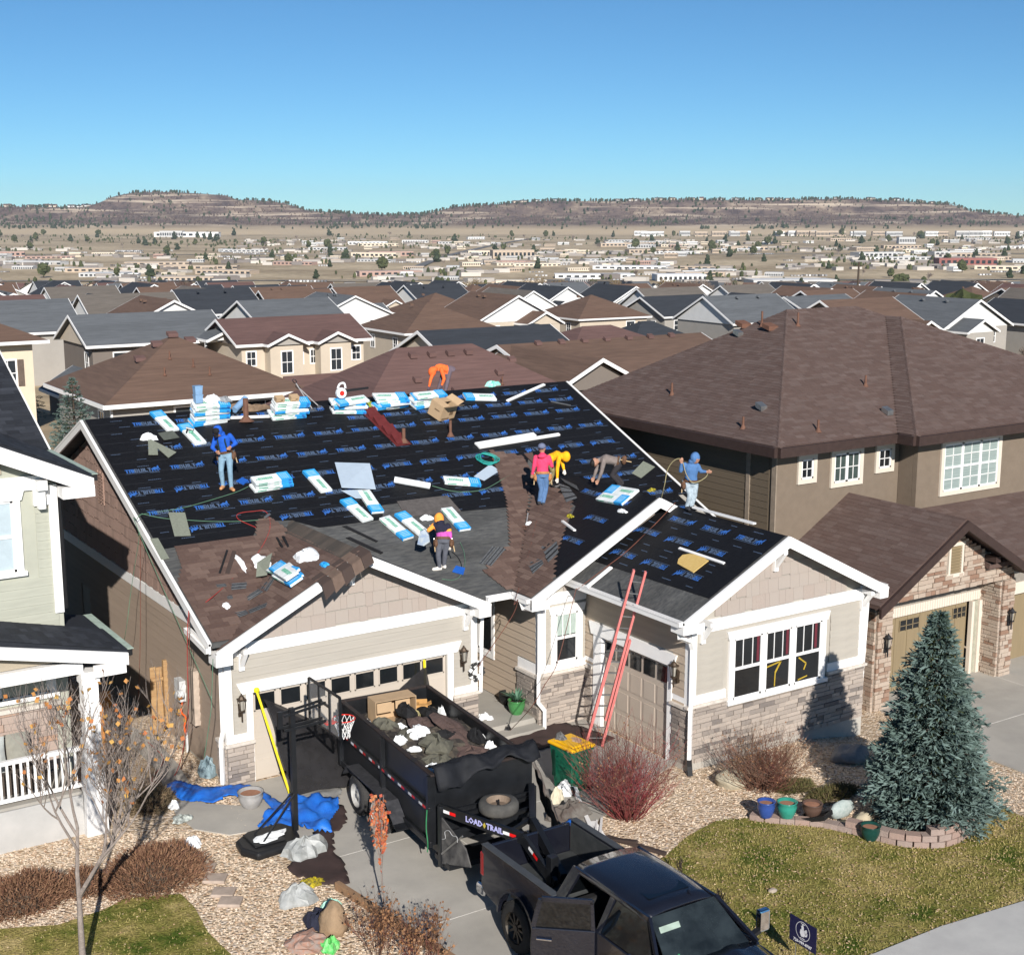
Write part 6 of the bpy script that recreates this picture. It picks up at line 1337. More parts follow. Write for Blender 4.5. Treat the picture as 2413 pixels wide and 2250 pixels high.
def st2(R):return R.choice((0.,.05,.1,.15,.3,.5,.8,1.))
M_ston2=mat('cream_rust_stone',(.5,.42,.335),.9,c2=(.41,.325,.26),scale=4,tone=(.27,.165,.115),bump=.5,bscale=26)
PGR=Pl((0,23.74,0),(1,0,0),(0,0,1))
def ven2(pl,P,v0,v1,sd,lim,holes=()):
 rr=rows(P,v0,v1,[.08,.1,.13],(.14,.4),seed=sd,tones=st2,extra=.035,minlen=.1,holes=holes)
 pieces('stone',pl,[(a+.008,b_-.008,c+.007,d-.007,t,e)for a,b_,c,d,t,e in rr],.05,M_ston2,RH,lift=0,limit=lim,rest='stones')
ven2(PGR,[(26.95,2.37),(32.35,2.37),(32.3,2.6),(29.46,4.2),(27.,2.62)],2.37,4.2,101,140,holes=((29.45,30.15,2.8,3.68),))
ven2(PGR,[(26.87,-.5),(27.43,-.5),(27.43,2.36),(26.87,2.36)],-.5,2.36,102,50);ven2(PGR,[(31.92,-.5),(32.43,-.5),(32.43,2.36),(31.92,2.36)],-.5,2.36,103,50)
ven2(Pl((31.9,0,0),(0,-1,0),(0,0,1)),[(-24.68,-.5),(-23.72,-.5),(-23.72,2.3),(-24.68,2.3)],-.5,2.3,104,60)
ven2(Pl((26.85,0,0),(0,-1,0),(0,0,1)),[(-24.4,-.5),(-23.72,-.5),(-23.72,2.3),(-24.4,2.3)],-.5,2.3,105,30)
ven2(Pl((26.7,0,0),(0,-1,0),(0,0,1)),[(-27.2,-.5),(-24.5,-.5),(-24.5,2.3),(-27.2,2.3)],-.5,2.3,106,40)
bar(RH,'corner_trim',M_trimw,((26.98,23.68,2.1),(27.1,23.74,2.55)))
# soldier course over the door and the big door
sm=MB();
for k in range(44):bb_=MB();bb_.box((27.5+k*.1,24.36,1.68),(27.5+k*.1+.088,24.42,1.95));bb_.build('brick',M_rhtrim if k else M_rhtrim,RH)
bar(RH,'door_casing',M_rhtrim,((31.42,24.3,-.5),(31.52,24.42,1.66)),((31.7,24.28,-.5),(31.88,24.42,1.66)));bar(RH,'door_track_cover',mat('sage_trim',(.33,.32,.25),.7),((31.52,24.34,-.5),(31.7,24.42,1.66)))
M_rdoor=mat('khaki_garage_door',(.235,.18,.105),.7,var=.06,scale=2,stretch=(6,6,.5))
b=MB();b.box((27.46,24.5,-.48),(31.42,24.55,1.64));gd2=b.build('garage_door',M_rdoor,RH)
for k in range(8):b=MB();b.box((27.48+k*.4925,24.485,-.46),(27.48+k*.4925+.475,24.5,1.62));b.build('door_board',M_rdoor,gd2)
for x0 in(27.55,28.72,29.86,30.72+0.):
 pass
for x0,x1 in((27.5,27.75),(28.62,29.4),(29.75,30.5),(30.8,31.35)):
 b=MB();b.box((x0,24.465,1.22),(x1,24.484,1.5));b.build('pane',M_glass,gd2)
 b=MB();n=3
 for k in range(n+1):xx=lerp(x0,x1,k/n);b.box((xx-.012,24.455,1.2),(xx+.012,24.47,1.52))
 b.box((x0,24.455,1.345),(x1,24.468,1.36));b.build('muntins',M_rdoor,gd2)
b=MB();b.box((29.5,23.66,2.86),(29.58,23.74,3.62));b.box((30.02,23.66,2.86),(30.1,23.74,3.62));b.box((29.45,23.66,3.62),(30.15,23.74,3.72));b.box((29.45,23.66,2.76),(30.15,23.74,2.86));vf=b.build('louvre_frame',M_rhtrim,RH)
for k in range(9):b=MB();b.prism([(29.58,23.7,2.87+k*.083),(29.58,23.66,2.87+k*.083+0.),(29.58,23.74,2.87+k*.083+.07)],(.44,0,0));b.build('slat',M_rdoor,vf)
for x in(27.9,31.1):bar(RH,'knee_bracket',M_rhfas,((x-.1,23.3,zr(x)-.45),(x+.1,23.74,zr(x)-.28)))
lantern(27.15,23.69,1.35,(0,-1,0),RH,mat('black_iron',(.02,.02,.022),.5));lantern(32.2,23.69,1.25,(0,-1,0),RH,MATS['black_iron'])
bar(RH,'garage_wall',M_mortar,((32.46,24.3,1.7),(42,24.45,2.75)));bar(RH,'garage_door',M_rdoor,((32.9,24.5,-.48),(37.9,24.55,1.7)));bar(RH,'door_casing',M_rhtrim,((32.9,24.26,1.6),(38,24.3,1.95)))
b=MB();b.prism([(26.6,23.3,2.55),(26.3,23.3,2.5),(26.3,27.2,2.5),(26.6,27.2,2.55)],(0,0,-.1));b.build('gutter',M_blackp,RH)
# pipes and vents through the brown roof (front plane z(y), left plane z(x))
def onRH(q,left=False):
 return q
for q,h in(((28.06,27.25,6.4),.35),((31.94,29.13,7.22),.35),((27.56,33.04,6.84),.4),((26.61,28.74,6.42),.35),((32.54,32.7,8.79),.45),((31.91,33.72,8.75),.5)):
 vent(q[0],q[1],h,M_rust,par=RH,kz=q[2],r=.035)
for q in((27.56,29.01,6.84),(31.34,27.66,6.58),(31.16,34.01,8.43)):
 b=MB();q=Vector(q);b.prism([q+Vector((-.12,-.1,0)),q+Vector((.12,-.1,0)),q+Vector((.12,-.1,.14)),q+Vector((-.12,-.1,.14))],(0,.25,.1));b.build('roof_vent',M_metal,RH)
for q in((31.72,34.44,8.67),(31.72,33.16,8.67)):
 b=MB();q=Vector(q);b.prism([q+Vector((-.2,-.2,0)),q+Vector((.2,-.2,0)),q+Vector((.2,-.2,.14)),q+Vector((-.2,-.2,.14))],(0,.35,.1));b.build('roof_vent',M_rust,RH)
 # ================================================================ dump trailer
def bev(o,w=.02,seg=2):
 m=o.modifiers.new('bevel','BEVEL');m.width=w;m.segments=seg;m.limit_method='ANGLE';m.angle_limit=math.radians(40);return o
class Fr:
 """a local frame: a forward, b to the right, z up, given in world coordinates"""
 def __init__(s,O,u):s.O=Vector(O);s.u=Vector(u).normalized();s.v=Vector((-s.u.y,s.u.x,0));s.z=Vector((0,0,1))
 def p(s,a,b,z):return s.O+s.u*a+s.v*b+s.z*z
 def box(s,m,a0,a1,b0,b1,z0,z1,tone=0):m.obox(s.p(a0,b0,z0),s.u*(a1-a0),s.v*(b1-b0),s.z*(z1-z0),tone)
F=Fr((12.43,25.79,.03),(-.08,-.997,0))
TR=root('dump_trailer',tuple(F.p(2.3,1,0)),'black gooseneck dump trailer heaped with roof debris on the driveway','trailer')
def tpart(name,m,*bx,bv=0,par=None):
 b=MB()
 for q in bx:F.box(b,*q)
 o=b.build(name,m,par or TR);
 if bv:bev(o,bv)
 return o
M_rim_rust=mat('worn_top_rail',(.035,.022,.018),.7,c2=(.016,.016,.018),scale=5)
Ln,Wd=4.6,2.07
for nm,q in(('side_wall',(0,Ln,0,.05,.62,2.)),('side_wall',(0,Ln,Wd-.05,Wd,.62,2.)),('front_wall',(Ln-.05,Ln,.051,Wd-.051,.62,2.)),('tailgate',(0,.05,.051,Wd-.051,.62,2.)),('floor',(.051,Ln-.051,.051,Wd-.051,.62,.68))):
 tpart(nm,M_blackm,q)
for q in((-.02,Ln+.02,-.03,.06,2.,2.05),(-.02,Ln+.02,Wd-.06,Wd+.03,2.,2.05),(Ln-.06,Ln+.02,.061,Wd-.061,2.,2.05),(-.02,.06,.061,Wd-.061,2.,2.05)):tpart('top_rail',M_rim_rust,q,bv=.01)
for sgn,b0 in((-1,0),(1,Wd)):
 s=-1 if sgn<0 else 1
 tpart('mid_rail',M_blackm,(-.02,Ln+.02,b0,b0+s*.08,1.3,1.4),bv=.012);tpart('lower_rail',M_blackm,(-.02,Ln+.02,b0,b0+s*.06,.58,.7),bv=.012);tpart('frame_beam',M_blackm,(.1,Ln+.55,b0+(.18 if s<0 else-.28),b0+(.28 if s<0 else-.18),.36,.56))
 for k in range(3):tpart('side_post',M_blackm,(Ln*k/2-(.09 if k==2 else 0),Ln*k/2+(0. if k==2 else .09),b0+s*.001,b0+s*.09,.6,2.))
for k in range(9):
 a=.25+k*.49;b=MB();F.box(b,a,a+.16,-.083,-.081,1.325,1.375);b.build('white_reflector',mat('reflector_white',(.55,.55,.58),.4),TR);b=MB();F.box(b,a+.16,a+.3,-.083,-.081,1.325,1.375);b.build('red_reflector',mat('reflector_red',(.45,.02,.02),.4),TR)
def wheel(F_,a,b_,z,R_,w,par,rimm,tyrem,hubm,side=-1,name='wheel',spokes=0,lug=6):
 """tyre, rim and hub; axis along b"""
 c=F_.p(a,b_,z);R3=Matrix((F_.u,F_.z,F_.v*side)).transposed()
 if R3.determinant()<0:R3=Matrix((F_.z,F_.u,F_.v*side)).transposed()
 t=MB();prof=[(R_*.62,-w/2),(R_*.78,-w/2-.005),(R_*.93,-w/2+.01),(R_,-w/2+.045),(R_,w/2-.045),(R_*.93,w/2-.01),(R_*.78,w/2+.005),(R_*.62,w/2)]
 t.lathe(prof,c,28,R3,closed=False);o=t.build('tyre',tyrem,par,smooth=True)
 t=MB();n=40
 for k in range(n):
  th=2*PI*k/n
  for s_ in(-1,1):
   q=c+R3@Vector((math.cos(th)*R_,math.sin(th)*R_,s_*w*.22));rad=R3@Vector((math.cos(th),math.sin(th),0));tan=R3@Vector((-math.sin(th),math.cos(th),0));ax=R3@Vector((0,0,1))
   t.cbox(q+rad*.003,(.014,R_*.085,w*.36),Matrix((rad,tan,(ax+tan*.25*s_).normalized())).transposed())
 t.build('tread',tyrem,o,kind='stuff')
 r=MB();r.lathe([(R_*.62,w/2),(R_*.6,w/2-.03),(R_*.5,w*.18),(R_*.3,w*.2),(R_*.12,w*.3),(.001,w*.3)],c,24,R3,closed=False);rr_=r.build('rim',rimm,par,smooth=False)
 r=MB();r.lathe([(R_*.14,w*.28),(R_*.13,w*.42),(.001,w*.43)],c,14,R3,closed=False);r.build('hub',hubm,rr_)
 for k in range(lug if not spokes else spokes):
  th=2*PI*k/(lug if not spokes else spokes);q=c+R3@Vector((math.cos(th)*R_*.36,math.sin(th)*R_*.36,w*.2));rad=R3@Vector((math.cos(th),math.sin(th),0));tan=R3@Vector((-math.sin(th),math.cos(th),0));ax=R3@Vector((0,0,1));r=MB()
  if spokes:r.cbox(q+ax*.03,(R_*.45,R_*.09,.05),Matrix((rad,tan,ax)).transposed());r.build('spoke',hubm,rr_)
  else:r.cbox(q,(R_*.1,R_*.16,.006),Matrix((rad,tan,ax)).transposed());r.build('hand_hole',M_blackp,rr_)
M_tyre=mat('grey_rubber',(.045,.043,.042),.85,c2=(.028,.028,.028),scale=6);M_rimw=mat('white_steel_rim',(.42,.42,.4),.5,c2=(.3,.29,.27),scale=6)
for a in(1.33,2.4):
 for b0,s in((-.12,-1),(Wd+.12,1)):wheel(F,a,b0,.41,.41,.24,TR,M_rimw,M_tyre,mat('rim_grey',(.2,.2,.19),.5),side=s)
for b0,s in((0,-1),(Wd,1)):
 b=MB();y0,y1=(b0+s*.01,b0+s*.3)
 for P in([(.78,.7),(.98,.93),(3.02,.93),(3.42,.62)],):
  for i in range(3):p,q=P[i],P[i+1];b.prism([F.p(p[0],y0,p[1]),F.p(q[0],y0,q[1]),F.p(q[0],y1,q[1]),F.p(p[0],y1,p[1])],(0,0,.02))
 b.build('fender',mat('scuffed_black',(.022,.023,.026),.5,c2=(.05,.05,.055),scale=9),TR)
 b=MB();b.prism([F.p(3.4,y0,.6),F.p(3.6,y0,.55),F.p(3.6,y1,.55),F.p(3.4,y1,.6)],(0,0,.02));b.build('step',M_blackm,TR)
b=MB();F.box(b,3.05,3.12,-.3,-.26,.55,.61);b.build('side_marker',mat('orange_lens',(.6,.1,.01),.3),TR)
# gooseneck: uprights, two converging beams, crossbars, coupler, spare wheel
LOADb=[(Ln+.3,.03),(Ln+.3,Wd-.03)]
tpart('front_deck',M_blackm,(Ln+0.,Ln+.62,.05,Wd-.05,.36,.46))
for b0 in(0.,Wd-.1):
 tpart('upright',M_blackm,(Ln+.22,Ln+.34,b0,b0+.1,.32,1.52),bv=.01)
P0=[F.p(Ln+.22,.05,1.44),F.p(Ln+2.05,.82,1.44),F.p(Ln+3.05,.9,.98)];P1=[F.p(Ln+.22,Wd-.05,1.44),F.p(Ln+1.55,1.3,1.44),F.p(Ln+3.,1.1,1.02)]
for P_,nm in((P0,'neck_beam'),(P1,'neck_beam')):
 for i in range(2):b=MB();b.beam(P_[i],P_[i+1],.07 if P_ is P0 else .11,.21,(0,0,1));b.build(nm,M_blackm,TR)
for t in(.18,.5,.8):b=MB();b.beam(P0[0].lerp(P0[1],t)-Vector((0,0,.06)),P1[0].lerp(P1[1],t)-Vector((0,0,.06)),.07,.07);b.build('crossbar',M_blackm,TR)
for dx in(0,.6):b=MB();b.beam(F.p(Ln+.34,.1,1.4-dx*.7),F.p(Ln+.34,Wd-.1,1.4-dx*.7),.06,.08);b.build('crossbar',M_blackm,TR)
b=MB();b.prism([F.p(Ln+.36,.02,.4),F.p(Ln+1.15,.22,.62),F.p(Ln+.98,.2,.92),F.p(Ln+.36,.02,1.32)],F.v*.025);b.build('gusset_plate',mat('dusty_black_steel',(.03,.03,.032),.6,c2=(.11,.105,.1),scale=5),TR)
b=MB();b.beam(F.p(Ln+.4,-.005,.62),F.p(Ln+.98,.15,1.18),.02,.03);b.build('brace_rod',M_metal,TR)
b=MB();b.box(tuple(F.p(Ln+2.92,.92,.5)-Vector((.08,.08,0))),tuple(F.p(Ln+2.92,.92,1.45)+Vector((.08,.08,0))));bev(b.build('coupler',M_blackm,TR),.01)
for k in range(9):b=MB();c=F.p(Ln+2.95,.7,.92-k*.045);b.lathe([(.02,-.006),(.026,0),(.02,.006)],c,8,Matrix.Rotation((k%2)*1.57,3,'Z')@Matrix.Rotation(1.2,3,'X'));b.build('chain_link',M_metal,TR)
def spare(c,R_,w):
 t=MB();t.lathe([(R_*.6,-w/2),(R_*.9,-w/2),(R_,-w/4),(R_,w/4),(R_*.9,w/2),(R_*.62,w/2+.005)],c,28,closed=False);o=t.build('spare_tyre',mat('dusty_tyre',(.1,.095,.085),.9,c2=(.06,.058,.054),scale=5),TR,smooth=True)
 t=MB();t.lathe([(R_*.62,w/2),(R_*.58,w/4),(R_*.5,0),(.04,.01)],c,24,closed=False);t.build('spare_rim',mat('rusty_tan_rim',(.2,.15,.11),.7),o)
 t=MB();t.tube([c+Vector((0,0,0)),c+Vector((0,0,.12))],.02,6);t.build('bolt',M_blackp,o)
spare(Vector(F.p(Ln+.75,1.02,1.5)),.38,.22)
# lettering and reflectors on the neck
def text_mesh(s,size,m,name,M4,par,extr=.001,bold=0):
 cu=bpy.data.curves.new(name,'FONT');cu.body=s;cu.size=size;cu.extrude=extr;cu.resolution_u=1;cu.offset=bold;cu.align_x='CENTER';cu.align_y='CENTER'
 o=bpy.data.objects.new(name,cu);COL.objects.link(o);dg=bpy.context.evaluated_depsgraph_get();me=bpy.data.meshes.new_from_object(o.evaluated_get(dg));bpy.data.objects.remove(o);me.materials.clear();me.materials.append(m)
 o=bpy.data.objects.new(name,me);COL.objects.link(o);put(o,par);o.matrix_basis=M4;return o
d0=(P0[1]-P0[0]).normalized();out0=d0.cross(Vector((0,0,1))).normalized();
if out0.dot(F.v)>0:out0=-out0
up0=out0.cross(d0);up0=up0 if up0.z>0 else-up0
def onneck(t,zz=0,off=.038):return P0[0].lerp(P0[1],t)+out0*off+up0*zz
M_lett=mat('lavender_lettering',(.42,.42,.72),.5);M_letg=mat('gold_lettering',(.45,.36,.06),.5)
text_mesh('LOAD',.15,M_lett,'lettering',frame(onneck(.44),d0,up0,out0),TR,bold=.006);text_mesh('TRAIL',.15,M_lett,'lettering',frame(onneck(.685),d0,up0,out0),TR,bold=.006)
b=MB();c=onneck(.565);b.prism([c-d0*.035,c-up0*.06,c+d0*.035,c+up0*.06],out0*.003);b.build('gold_emblem',M_letg,TR)
for t in(.14,.86):
 for k,mm in((0,'reflector_white'),(1,'reflector_red')):
  b=MB();c=onneck(t,-.03);b.obox(c+d0*(k*.15-.15),d0*.148,up0*.06,out0*.003);b.build('neck_reflector',mat('bright_white_tape',(.8,.8,.8),.4)if not k else mat('bright_red_tape',(.7,.01,.01),.4),TR)
d1=(P0[2]-P0[1]).normalized();o1=d1.cross(Vector((0,0,1))).normalized();o1=-o1 if o1.dot(F.v)>0 else o1;u1_=o1.cross(d1);u1_=u1_ if u1_.z>0 else-u1_
for k in(0,1):b=MB();c=P0[1].lerp(P0[2],.36)+o1*.037;b.obox(c+d1*(k*.15-.15)-u1_*0.,d1*.148,u1_*.06,o1*.003);b.build('neck_reflector',MATS['bright_white_tape']if not k else MATS['bright_red_tape'],TR)
b=MB();b.tube(smooth_path([F.p(Ln-.02,-.1,1.35),F.p(Ln-.02,-.12,1.),F.p(Ln+.02,-.11,.7),F.p(Ln-.02,-.1,.5)]),.012,5);b.build('green_strap',mat('green_strap',(.03,.2,.08),.6),TR)
b=MB();c=F.p(Ln+.365,.035,1.);s_=-F.v
pts=smooth_path([F.p(Ln+.42,0.,.92),F.p(Ln+.52,.02,.98),F.p(Ln+.5,.02,1.1),F.p(Ln+.62,.05,1.16),F.p(Ln+.72,.07,1.1),F.p(Ln+.84,.1,1.12),F.p(Ln+.86,.1,1.02)],3);b.tube(pts,.007,4);b.build('chalk_scribble',mat('chalk',(.4,.4,.4),.9),TR)
# ---- load: mounded debris (a lumpy bed) plus the pieces one can pick apart
def debris_z(a,b_):return 1.6+.2*math.exp(-((a-2.3)/1.5)**2)+.16*mnoise.noise(Vector((a*1.6,b_*1.9,0)))+.07*mnoise.noise(Vector((a*5,b_*5,3)))
b=MB();na,nb_=46,20;vs=[];fs=[]
for i in range(na+1):
 for j in range(nb_+1):
  a=.07+(Ln-.14)*i/na;bb_=.06+(Wd-.12)*j/nb_;vs.append(F.p(a,bb_,debris_z(a,bb_)+rnd.uniform(-.02,.02)))
for i in range(na):
 for j in range(nb_):q=i*(nb_+1)+j;fs.append((q,q+1,q+nb_+2,q+nb_+1))
b.add(vs,fs);tl=[rnd.choice((0,.2,.5,.9))for _ in fs];b.t=tl
b.build('roof_debris',mat('torn_felt_debris',(.045,.038,.033),.95,c2=(.016,.015,.015),scale=5,tone=(.1,.085,.065),bump=.5,bscale=12),label='heap of torn brown and grey roofing filling the dump trailer',cat='debris',kind='stuff')
def scrap(a,bb_,size,seed,m,label,name='debris_scrap',lift=.03,nu=12,nv=5,cat='scrap',amp=.4,grp='scraps lying on the load of the dump trailer',rot=0):
 R2=random.Random(seed);U=(Matrix.Rotation(rot,3,'Z')@F.u);V=Vector((-U.y,U.x,0));U=(U+Vector((0,0,R2.uniform(-.2,.2)))).normalized();N_=U.cross(V).normalized()
 return crumple(F.p(a,bb_,debris_z(a,bb_)+lift),size,seed,nu,m,name,label,cat,(U,V,N_),amp=amp,group=grp,nu=nu,nv=nv)
M_shb=mat('brown_torn_shingles',(.115,.078,.068),.95,c2=(.08,.052,.045),scale=8,stretch=(1,5,1),bump=.4,bscale=20);M_fgr=mat('olive_grey_felt',(.13,.125,.095),.95,c2=(.07,.068,.055),scale=6);M_blk=mat('black_felt',(.012,.012,.013),.9,var=.4,scale=6)
for i,(a,bb_,sz,m,lb,rot)in enumerate(((2.4,1.55,(1.6,.55,.1),M_shb,'long brown shingle sheet sliding along the right side of the load',.15),(1.7,1.15,(.9,.5,.09),M_shb,'brown shingle sheet behind the long one',-.2),(3.3,1.5,(.9,.6,.12),M_shb,'brown shingle clump near the front right of the load',.5),(2.9,.9,(.8,.6,.22),M_fgr,'olive felt lump in the middle of the load',.2),(3.4,.7,(.6,.5,.14),M_fgr,'olive felt lump near the left front of the load',1.),(2.1,.6,(.7,.4,.14),M_fgr,'grey felt fold near the left side of the load',-.4),(1.4,.45,(.6,.4,.16),M_fgr,'grey felt fold at the rear left of the load',.7),(1.,1.1,(.7,.35,.22),M_blk,'black torn felt in front of the carton',.2),(1.2,1.6,(1.1,.4,.16),M_blk,'black felt heap at the rear right of the load',.05),(2.5,1.3,(.7,.2,.14),M_blk,'black felt ridge across the load',.9),(3.,1.75,(.5,.25,.2),M_blk,'black felt scrap by the right wall of the load',.1),(1.5,.75,(.28,.2,.1),M_plw,'white wrapper scrap behind the middle of the load',.3),(2.,.95,(.5,.35,.12),M_plw,'largest white wrapper in the middle of the load',.1),(2.35,.35,(.22,.35,.16),M_plw,'upright white wrapper by the left wall',.4),(2.2,.72,(.36,.3,.14),M_plw,'round white wrapper left of the middle',.8),(.62,.3,(.5,.25,.1),M_plw,'white wrapper at the rear left corner of the load',.2),(2.85,.45,(.35,.15,.08),M_plw,'narrow white wrapper by the left wall',.6),(4.,.32,(.5,.4,.14),M_plw,'white bag at the front left corner of the load',.2),(4.25,.85,(.7,.3,.14),M_plw,'long white bag under the front tarp',1.4),(1.1,1.9,(.2,.15,.2),M_plw,'white scrap at the right wall, toward the rear',0),(2.9,1.93,(.16,.14,.12),M_plw,'white scrap at the right wall, toward the front',0),(3.4,1.85,(.3,.2,.12),M_plw,'white scrap on the front right of the load',.3),(.95,1.35,(.28,.22,.12),mat('straw_yellow_rag',(.42,.36,.18),.8),'straw coloured rag beside the carton',0))):
 scrap(a,bb_,sz,200+i,m,lb,rot=rot,nu=14)
cb=root('cardboard_box',tuple(F.p(.6,.9,1.6)),'big open brown carton on its side at the back of the trailer load','box')
for a0,a1,b0,b1,z0,z1 in((.42,.44,.45,1.4,1.62,2.18),(.44,.86,.45,.465,1.62,2.18),(.44,.86,1.385,1.4,1.62,2.18),(.44,.86,.465,1.385,2.165,2.18),(.44,.86,.465,1.385,1.62,1.635)):
 b=MB();F.box(b,a0,a1,b0,b1,z0,z1);b.build('carton_wall',M_card,cb)
for b0 in(.55,.98):b=MB();b.obox(F.p(.7,b0,1.86),F.v*.34,F.z*.28-F.u*.02,F.u*.01);b.build('flap',M_card,cb)
b=MB();b.obox(F.p(.86,.47,1.64),F.v*.9,F.u*.2-F.z*.03,F.z*.01);b.build('flap',M_card,cb)
cardboard(F.p(.62,1.62,1.74),(F.v+F.u*.4).normalized(),(F.u-F.v*.4).normalized(),Vector((0,0,1)),(.28,.2,.12),'small orange brown carton by the rear right corner of the load',True,mat('orange_card',(.5,.27,.09),.85))
b=MB();b.beam(F.p(2.6,1.85,1.62),F.p(3.5,1.93,1.6),.1,.05);b.build('wood_offcut',mat('pale_offcut',(.5,.38,.24),.8),label='pale plank offcut along the right wall of the load',cat='plank')
# folded mesh tarp bunched over the front of the trailer
b=MB();n=40;m_=14;vs=[];fs=[]
for i in range(n+1):
 for j in range(m_+1):
  bb_=.02+2.2*i/n;t=j/m_;a=Ln-.3+.55*t;z=2.08+.1*math.sin(t*PI)+.05*mnoise.noise(Vector((i*.35,j*.8,1)))+.06*math.sin(i*.5)*t-(.3*max(0,t-.6)/.4)*(.5+.5*math.sin(bb_*2.5+1))+.1*(i/n)
  vs.append(F.p(a+.06*math.sin(i*.4),bb_,z))
for i in range(n):
 for j in range(m_):q=i*(m_+1)+j;fs.append((q,q+1,q+m_+2,q+m_+1))
b.add(vs,fs);o=b.build('tarp',mat('black_mesh_tarp',(.01,.011,.014),.75,var=.3,scale=4),label='black tarp bunched over the front wall of the dump trailer',cat='tarp',smooth=True);so=o.modifiers.new('s','SOLIDIFY');so.thickness=.015
b=MB();vs=[];fs=[]
for i in range(25):
 for j in range(13):
  t=j/12;y_=i/24;vs.append(F.p(Ln-.35+1.3*y_+.1*mnoise.noise(Vector((i*.3,j*.3,8))),Wd+.16+.35*t+.05*mnoise.noise(Vector((i*.5,j*.5,2))),max(.05,2.05-1.15*y_-1.25*t**1.4+.16*mnoise.noise(Vector((i*.4,j*.6,5))))))
for i in range(24):
 for j in range(12):q=i*13+j;fs.append((q,q+1,q+14,q+13))
b.add(vs,fs);o=b.build('tarp',mat('brown_ragged_tarp',(.07,.05,.042),.9,c2=(.15,.14,.125),scale=3),label='ragged brown and grey tarp hanging off the right front corner of the trailer',cat='tarp',smooth=True);so=o.modifiers.new('s','SOLIDIFY');so.thickness=.012
# ================================================================ pickup truck
G=Fr((11.92,19.25,.03),(-.015,-1,0))
PT=root('pickup_truck',tuple(G.p(3,1,0)),'dark blue black crew cab pickup hitched to the trailer, its left rear door open','pickup truck')
M_paint=mat('dark_navy_paint',(.009,.01,.016),.22,var=.15,scale=2,spec=.6,coat=.6);M_liner=mat('grey_bed_liner',(.028,.031,.032),.75,c2=(.05,.053,.053),scale=6);M_chrome=mat('chrome',(.75,.77,.8),.08,metal=1.,var=.02)
M_tint=mat('tinted_glass',(.004,.005,.006),.05,spec=.8,var=.1);M_ws=mat('windscreen',(.02,.026,.028),.05,spec=.8,var=.5,scale=2)
def gpart(name,m,*bx,bv=.02,par=None):
 b=MB()
 for q in bx:G.box(b,*q)
 o=b.build(name,m,par or PT)
 if bv:bev(o,bv)
 return o
def gprof(name,m,P,b0,b1,bv=.02,par=None,b0t=None,b1t=None):
 """side profile (a,z) extruded from b0 to b1"""
 b=MB();b.prism([G.p(a,b0,z)for a,z in P],G.v*(b1-b0));o=b.build(name,m,par or PT)
 if bv:bev(o,bv,3)
 return o
W2=2.02
def arch(ac,r,z0,n=10,a0=0,a1=PI):return[(ac-r*math.cos(lerp(a0,a1,k/n)),z0+r*math.sin(lerp(a0,a1,k/n)))for k in range(n+1)]
rear_c,front_c=1.22,4.98
for b0,b1 in((0.,.12),(W2-.12,W2)):
 gprof('bed_side',M_paint,[(.02,.72),(.05,1.48),(2.28,1.48),(2.28,.62),(rear_c+.56,.62)]+arch(rear_c,.56,.5)[::-1][0:]+[(.08,.62)],b0,b1,bv=.025)
gpart('bed_floor',M_liner,(.08,2.22,.13,W2-.13,.86,.9),bv=0);gpart('bed_headboard',M_liner,(2.2,2.27,.13,W2-.13,.9,1.46),bv=0);gpart('bed_liner_side',M_liner,(.08,2.2,.125,.15,.9,1.44),bv=0);gpart('bed_liner_side',M_liner,(.08,2.2,W2-.15,W2-.125,.9,1.44),bv=0)
for b0 in(.15,W2-.42):gprof('wheel_box',M_liner,[(.75,.9),(.85,1.1),(1.6,1.1),(1.7,.9)],b0,b0+.27,bv=.03)
gpart('bed_rail_cap',mat('grey_rail_cap',(.06,.065,.07),.5),(.04,2.28,-.01,.13,1.482,1.5),(.04,2.28,W2-.13,W2+.01,1.482,1.5),bv=.006)
# dropped-height tailgate, bumper, lamps
gpart('tailgate',M_paint,(-0.,.06,.13,W2-.13,.8,1.44),bv=.03)
gpart('rear_bumper',M_chrome,(-.22,.04,.02,W2-.02,.46,.68),bv=.05);gpart('hitch_step',M_blackp,(-.34,-.1,.2,.7,.36,.46),bv=.03)
for b0 in(-.006,W2-.11):gpart('tail_lamp',mat('tail_lamp_red',(.25,.008,.01),.2,spec=.6),(-.015,.1,b0,b0+.115,.9,1.34),bv=.02)
# cab: doors, pillars, roof
cabP=[(2.3,.58),(2.3,1.42),(4.98,1.4),(5.05,1.3),(4.4,.58)]
gprof('cab_side',M_paint,cabP,.02,.1,bv=.02);gprof('cab_side',M_paint,cabP,W2-.1,W2-.02,bv=.02)
gpart('cab_floor',M_blackp,(2.3,4.9,.1,W2-.1,.5,.62),bv=0)
def loft(name,m,rings,par=None,smooth=True,cap=True):
 b=MB();n=len(rings[0]);vs=[G.p(*p)for r in rings for p in r];fs=[]
 for i in range(len(rings)-1):
  for k in range(n-1):fs.append((i*n+k,i*n+k+1,(i+1)*n+k+1,(i+1)*n+k))
 b.add(vs,fs);return b.build(name,m,par or PT,smooth=smooth)
